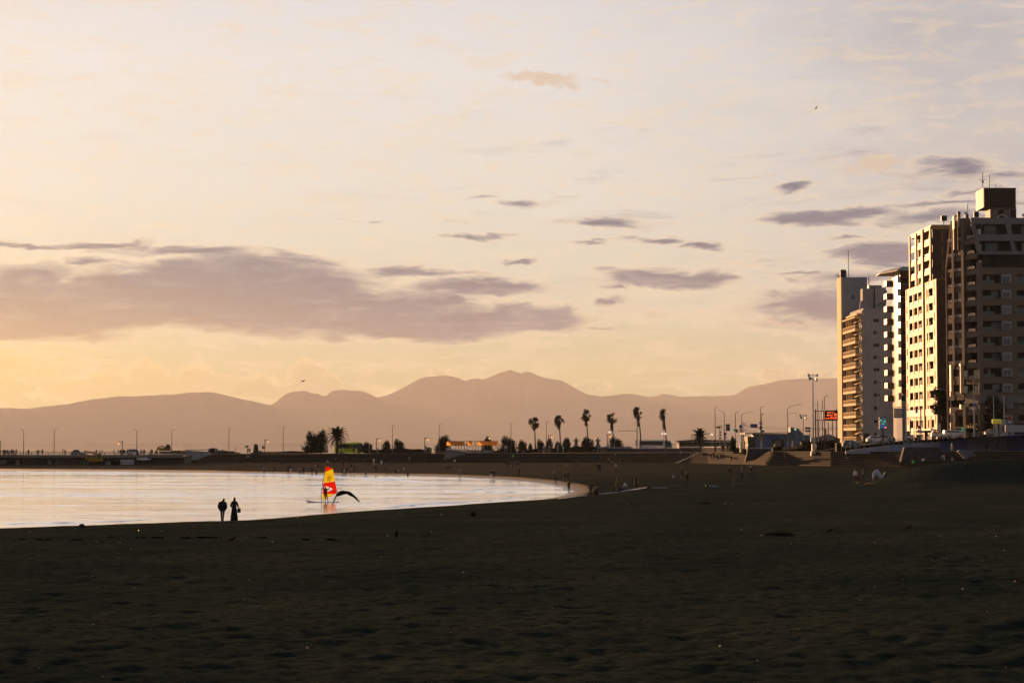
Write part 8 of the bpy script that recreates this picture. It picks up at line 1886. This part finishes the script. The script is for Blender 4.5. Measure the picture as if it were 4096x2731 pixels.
# folded white wing sails, leaning pole and yellow bundle on the right
q=foot(3508,1921); wg=empty('wing_sail',q,0,'two pale blue-white inflated wing sails standing on the sand at the right','wing sail'); whm=mat('white_sailcloth',(.42,.47,.60),rough=.5)
def lobe(p0,p1,p2,w,nm):
    P=catmull([Vector((p0[0],0,p0[1])),Vector((p1[0],0,p1[1])),Vector((p2[0],0,p2[1]))],5); n=len(P); mb=MB(); mb.tube(P,[w*math.sin(math.pi*(.1+.82*i/(n-1)))**.7 for i in range(n)],10); o=mb.build(nm,[whm],wg,True); o.scale=(1,.4,1); return o
lobe((-.42,.15),(-.32,.8),(.05,1.25),.2,'wing_panel'); lobe((.0,1.2),(.25,.7),(.62,.15),.25,'wing_panel'); MB().tube([(.55,0,.25),(1.0,0,1.0)],.05,6).build('strut',[whm],wg); MB().box((-.45,-.3,0),(-.25,.1,.3)).build('bag',[CL['navy']],wg)
q=foot(3480,1940); o=MB().tube([(-.6,0,.05),(-.2,0,.12),(.2,0,.08),(.6,0,.1)],[.05,.13,.11,.05],8).build('yellow_bundle',[mat('ochre_bundle',(.30,.2,.06),rough=.8,var=.3)],None,True); o.location=q+Vector((0,0,.04)); tag(o,'rolled yellow cloth bundle lying at the foot of the big sand mound','bundle')
q=foot(3453,1929); c=person(q+Vector((.55,.1,0)),'crouch','grey','dark',60,1.0,'small child crouching between the satchel person and the wing sails',G2)
# pram and dog, pile of bags
pr2=empty('pram',at(1648,1847,yft(1648)+.8),0,'dark pram on the lowest step right of the person in white','pram'); MB().prism([(-.35,-.2,.45),(.35,-.2,.5),(.45,-.2,.85),(.1,-.2,.65),(-.2,-.2,.95),(-.4,-.2,.8)],(0,.4,0)).build('seat',[CL['dark']],pr2)
for x_ in (-.32,.32): MB().tube([(x_,-.25,.14),(x_,.25,.14)],.14,12).build('wheel',[tyre],pr2)
MB().tube([(-.3,0,.2),(.3,0,.5),(-.55,0,1.0)],.02,5).build('frame',[steel],pr2)
q=foot(2262,1870); dg_=figure('dog_rig',{},None) if False else None
mb=MB(); mb.tube([(-.33,0,.42),(-.25,0,.42),(0,0,.40),(.2,0,.42),(.32,0,.52),(.40,0,.58)],[.06,.11,.10,.13,.085,.06],10); mb.ball((.43,0,.60),.075,10,0,(1.2,.9,1)); mb.tube([(.47,0,.58),(.57,0,.55)],[.045,.03],8)
for x_,y_ in ((.22,.07),(.22,-.07)): mb.tube([(x_,y_,.42),(x_+.01,y_,.22),(x_,y_,.02),(x_+.05,y_,.02)],[.055,.03,.025,.02],6)
for x_,y_ in ((-.25,.07),(-.25,-.07)): mb.tube([(x_,y_,.42),(x_+.07,y_,.28),(x_-.05,y_,.16),(x_-.03,y_,.02),(x_+.03,y_,.02)],[.075,.045,.025,.022,.02],6)
mb.tube([(-.32,0,.46),(-.42,0,.55),(-.44,0,.66)],[.03,.025,.012],6); mb.prism([(.40,-.05,.66),(.44,-.05,.66),(.41,-.05,.73)],(0,.02,0)); mb.prism([(.40,.03,.66),(.44,.03,.66),(.41,.03,.73)],(0,.02,0))
o=mb.build('dog',[mat('tan_dog_coat',(.30,.2,.1),rough=.9,var=.4,scale=6)],None,True); o.location=q; o.scale=(1.2,)*3; tag(o,'tan dog standing on the sand left of the walking adult','dog')
q=foot(1794,1870); o=MB().ball((0,0,.15),1,12,0,(.45,.4,.25)).ball((.55,.1,.15),1,12,0,(.35,.3,.22)).ball((-.5,0,.1),1,10,0,(.3,.3,.14)).build('bag_pile',[CL['black']],None,True); o.location=q; tag(o,'pile of dark bags left of the tan crouching figure','bags')
# pale slanted wall and notice on the right, small statue light
gw=groyne('sea_wall',[(3830,1806),(3838,1800),(3872,1800),(3903,1815),(3905,1838),(3862,1838),(3850,1824)],356,1.0,mat('pale_slanted_wall',(.15,.16,.20),rough=.8,var=.2),'pale slanted wall half hidden behind the sand mound',None)
o=MB().lathe((0,0,0),[(.15,0),(.2,.5),(.12,.9),(.17,1.1),(.05,1.3)],8).build('small_statue',[orn],None,True); o.location=at(3808,1801,362); tag(o,'small pale figure-like marker at the foot of the blue wall','marker')
# litter: tiny shells and scraps scattered over the dark sand
lm=mat('shell_and_scrap',(.55,.42,.25),rough=.5,var=.4,scale=30); rn=random.Random(11); mb=MB()
fixed=[(1230,2602),(525,2198),(118,2130),(300,2118),(555,2125),(3112,2136),(2965,2122),(2960,2572),(3070,2532),(2880,2592),(2210,2440),(3500,2175),(4060,2330),(3850,2362),(3045,2145),(2900,2016),(2930,2018),(1090,2170),(1550,2145),(1190,2072),(1600,2053),(1765,2060),(3985,2148),(2510,2020),(480,2175)]
pts_=fixed+[(rn.uniform(0,4096),2125+ (rn.random()**2.2)*600) for _ in range(70)]
for i,(u,v) in enumerate(pts_):
    q=foot(u,v,30,200); s_=rn.uniform(.008,.018) if i>=len(fixed) else rn.uniform(.02,.035); mb.cbox((q.x,q.y,q.z+s_*1.2+.02),(s_*2.2,s_,s_*1.6),0,Matrix.Rotation(rn.uniform(0,3),3,'Z') @ Matrix.Rotation(.8,3,'X'))
o=mb.build('beach_litter',[lm]); tag(o,'tiny shells and scraps scattered over the dark sand',kind='stuff')
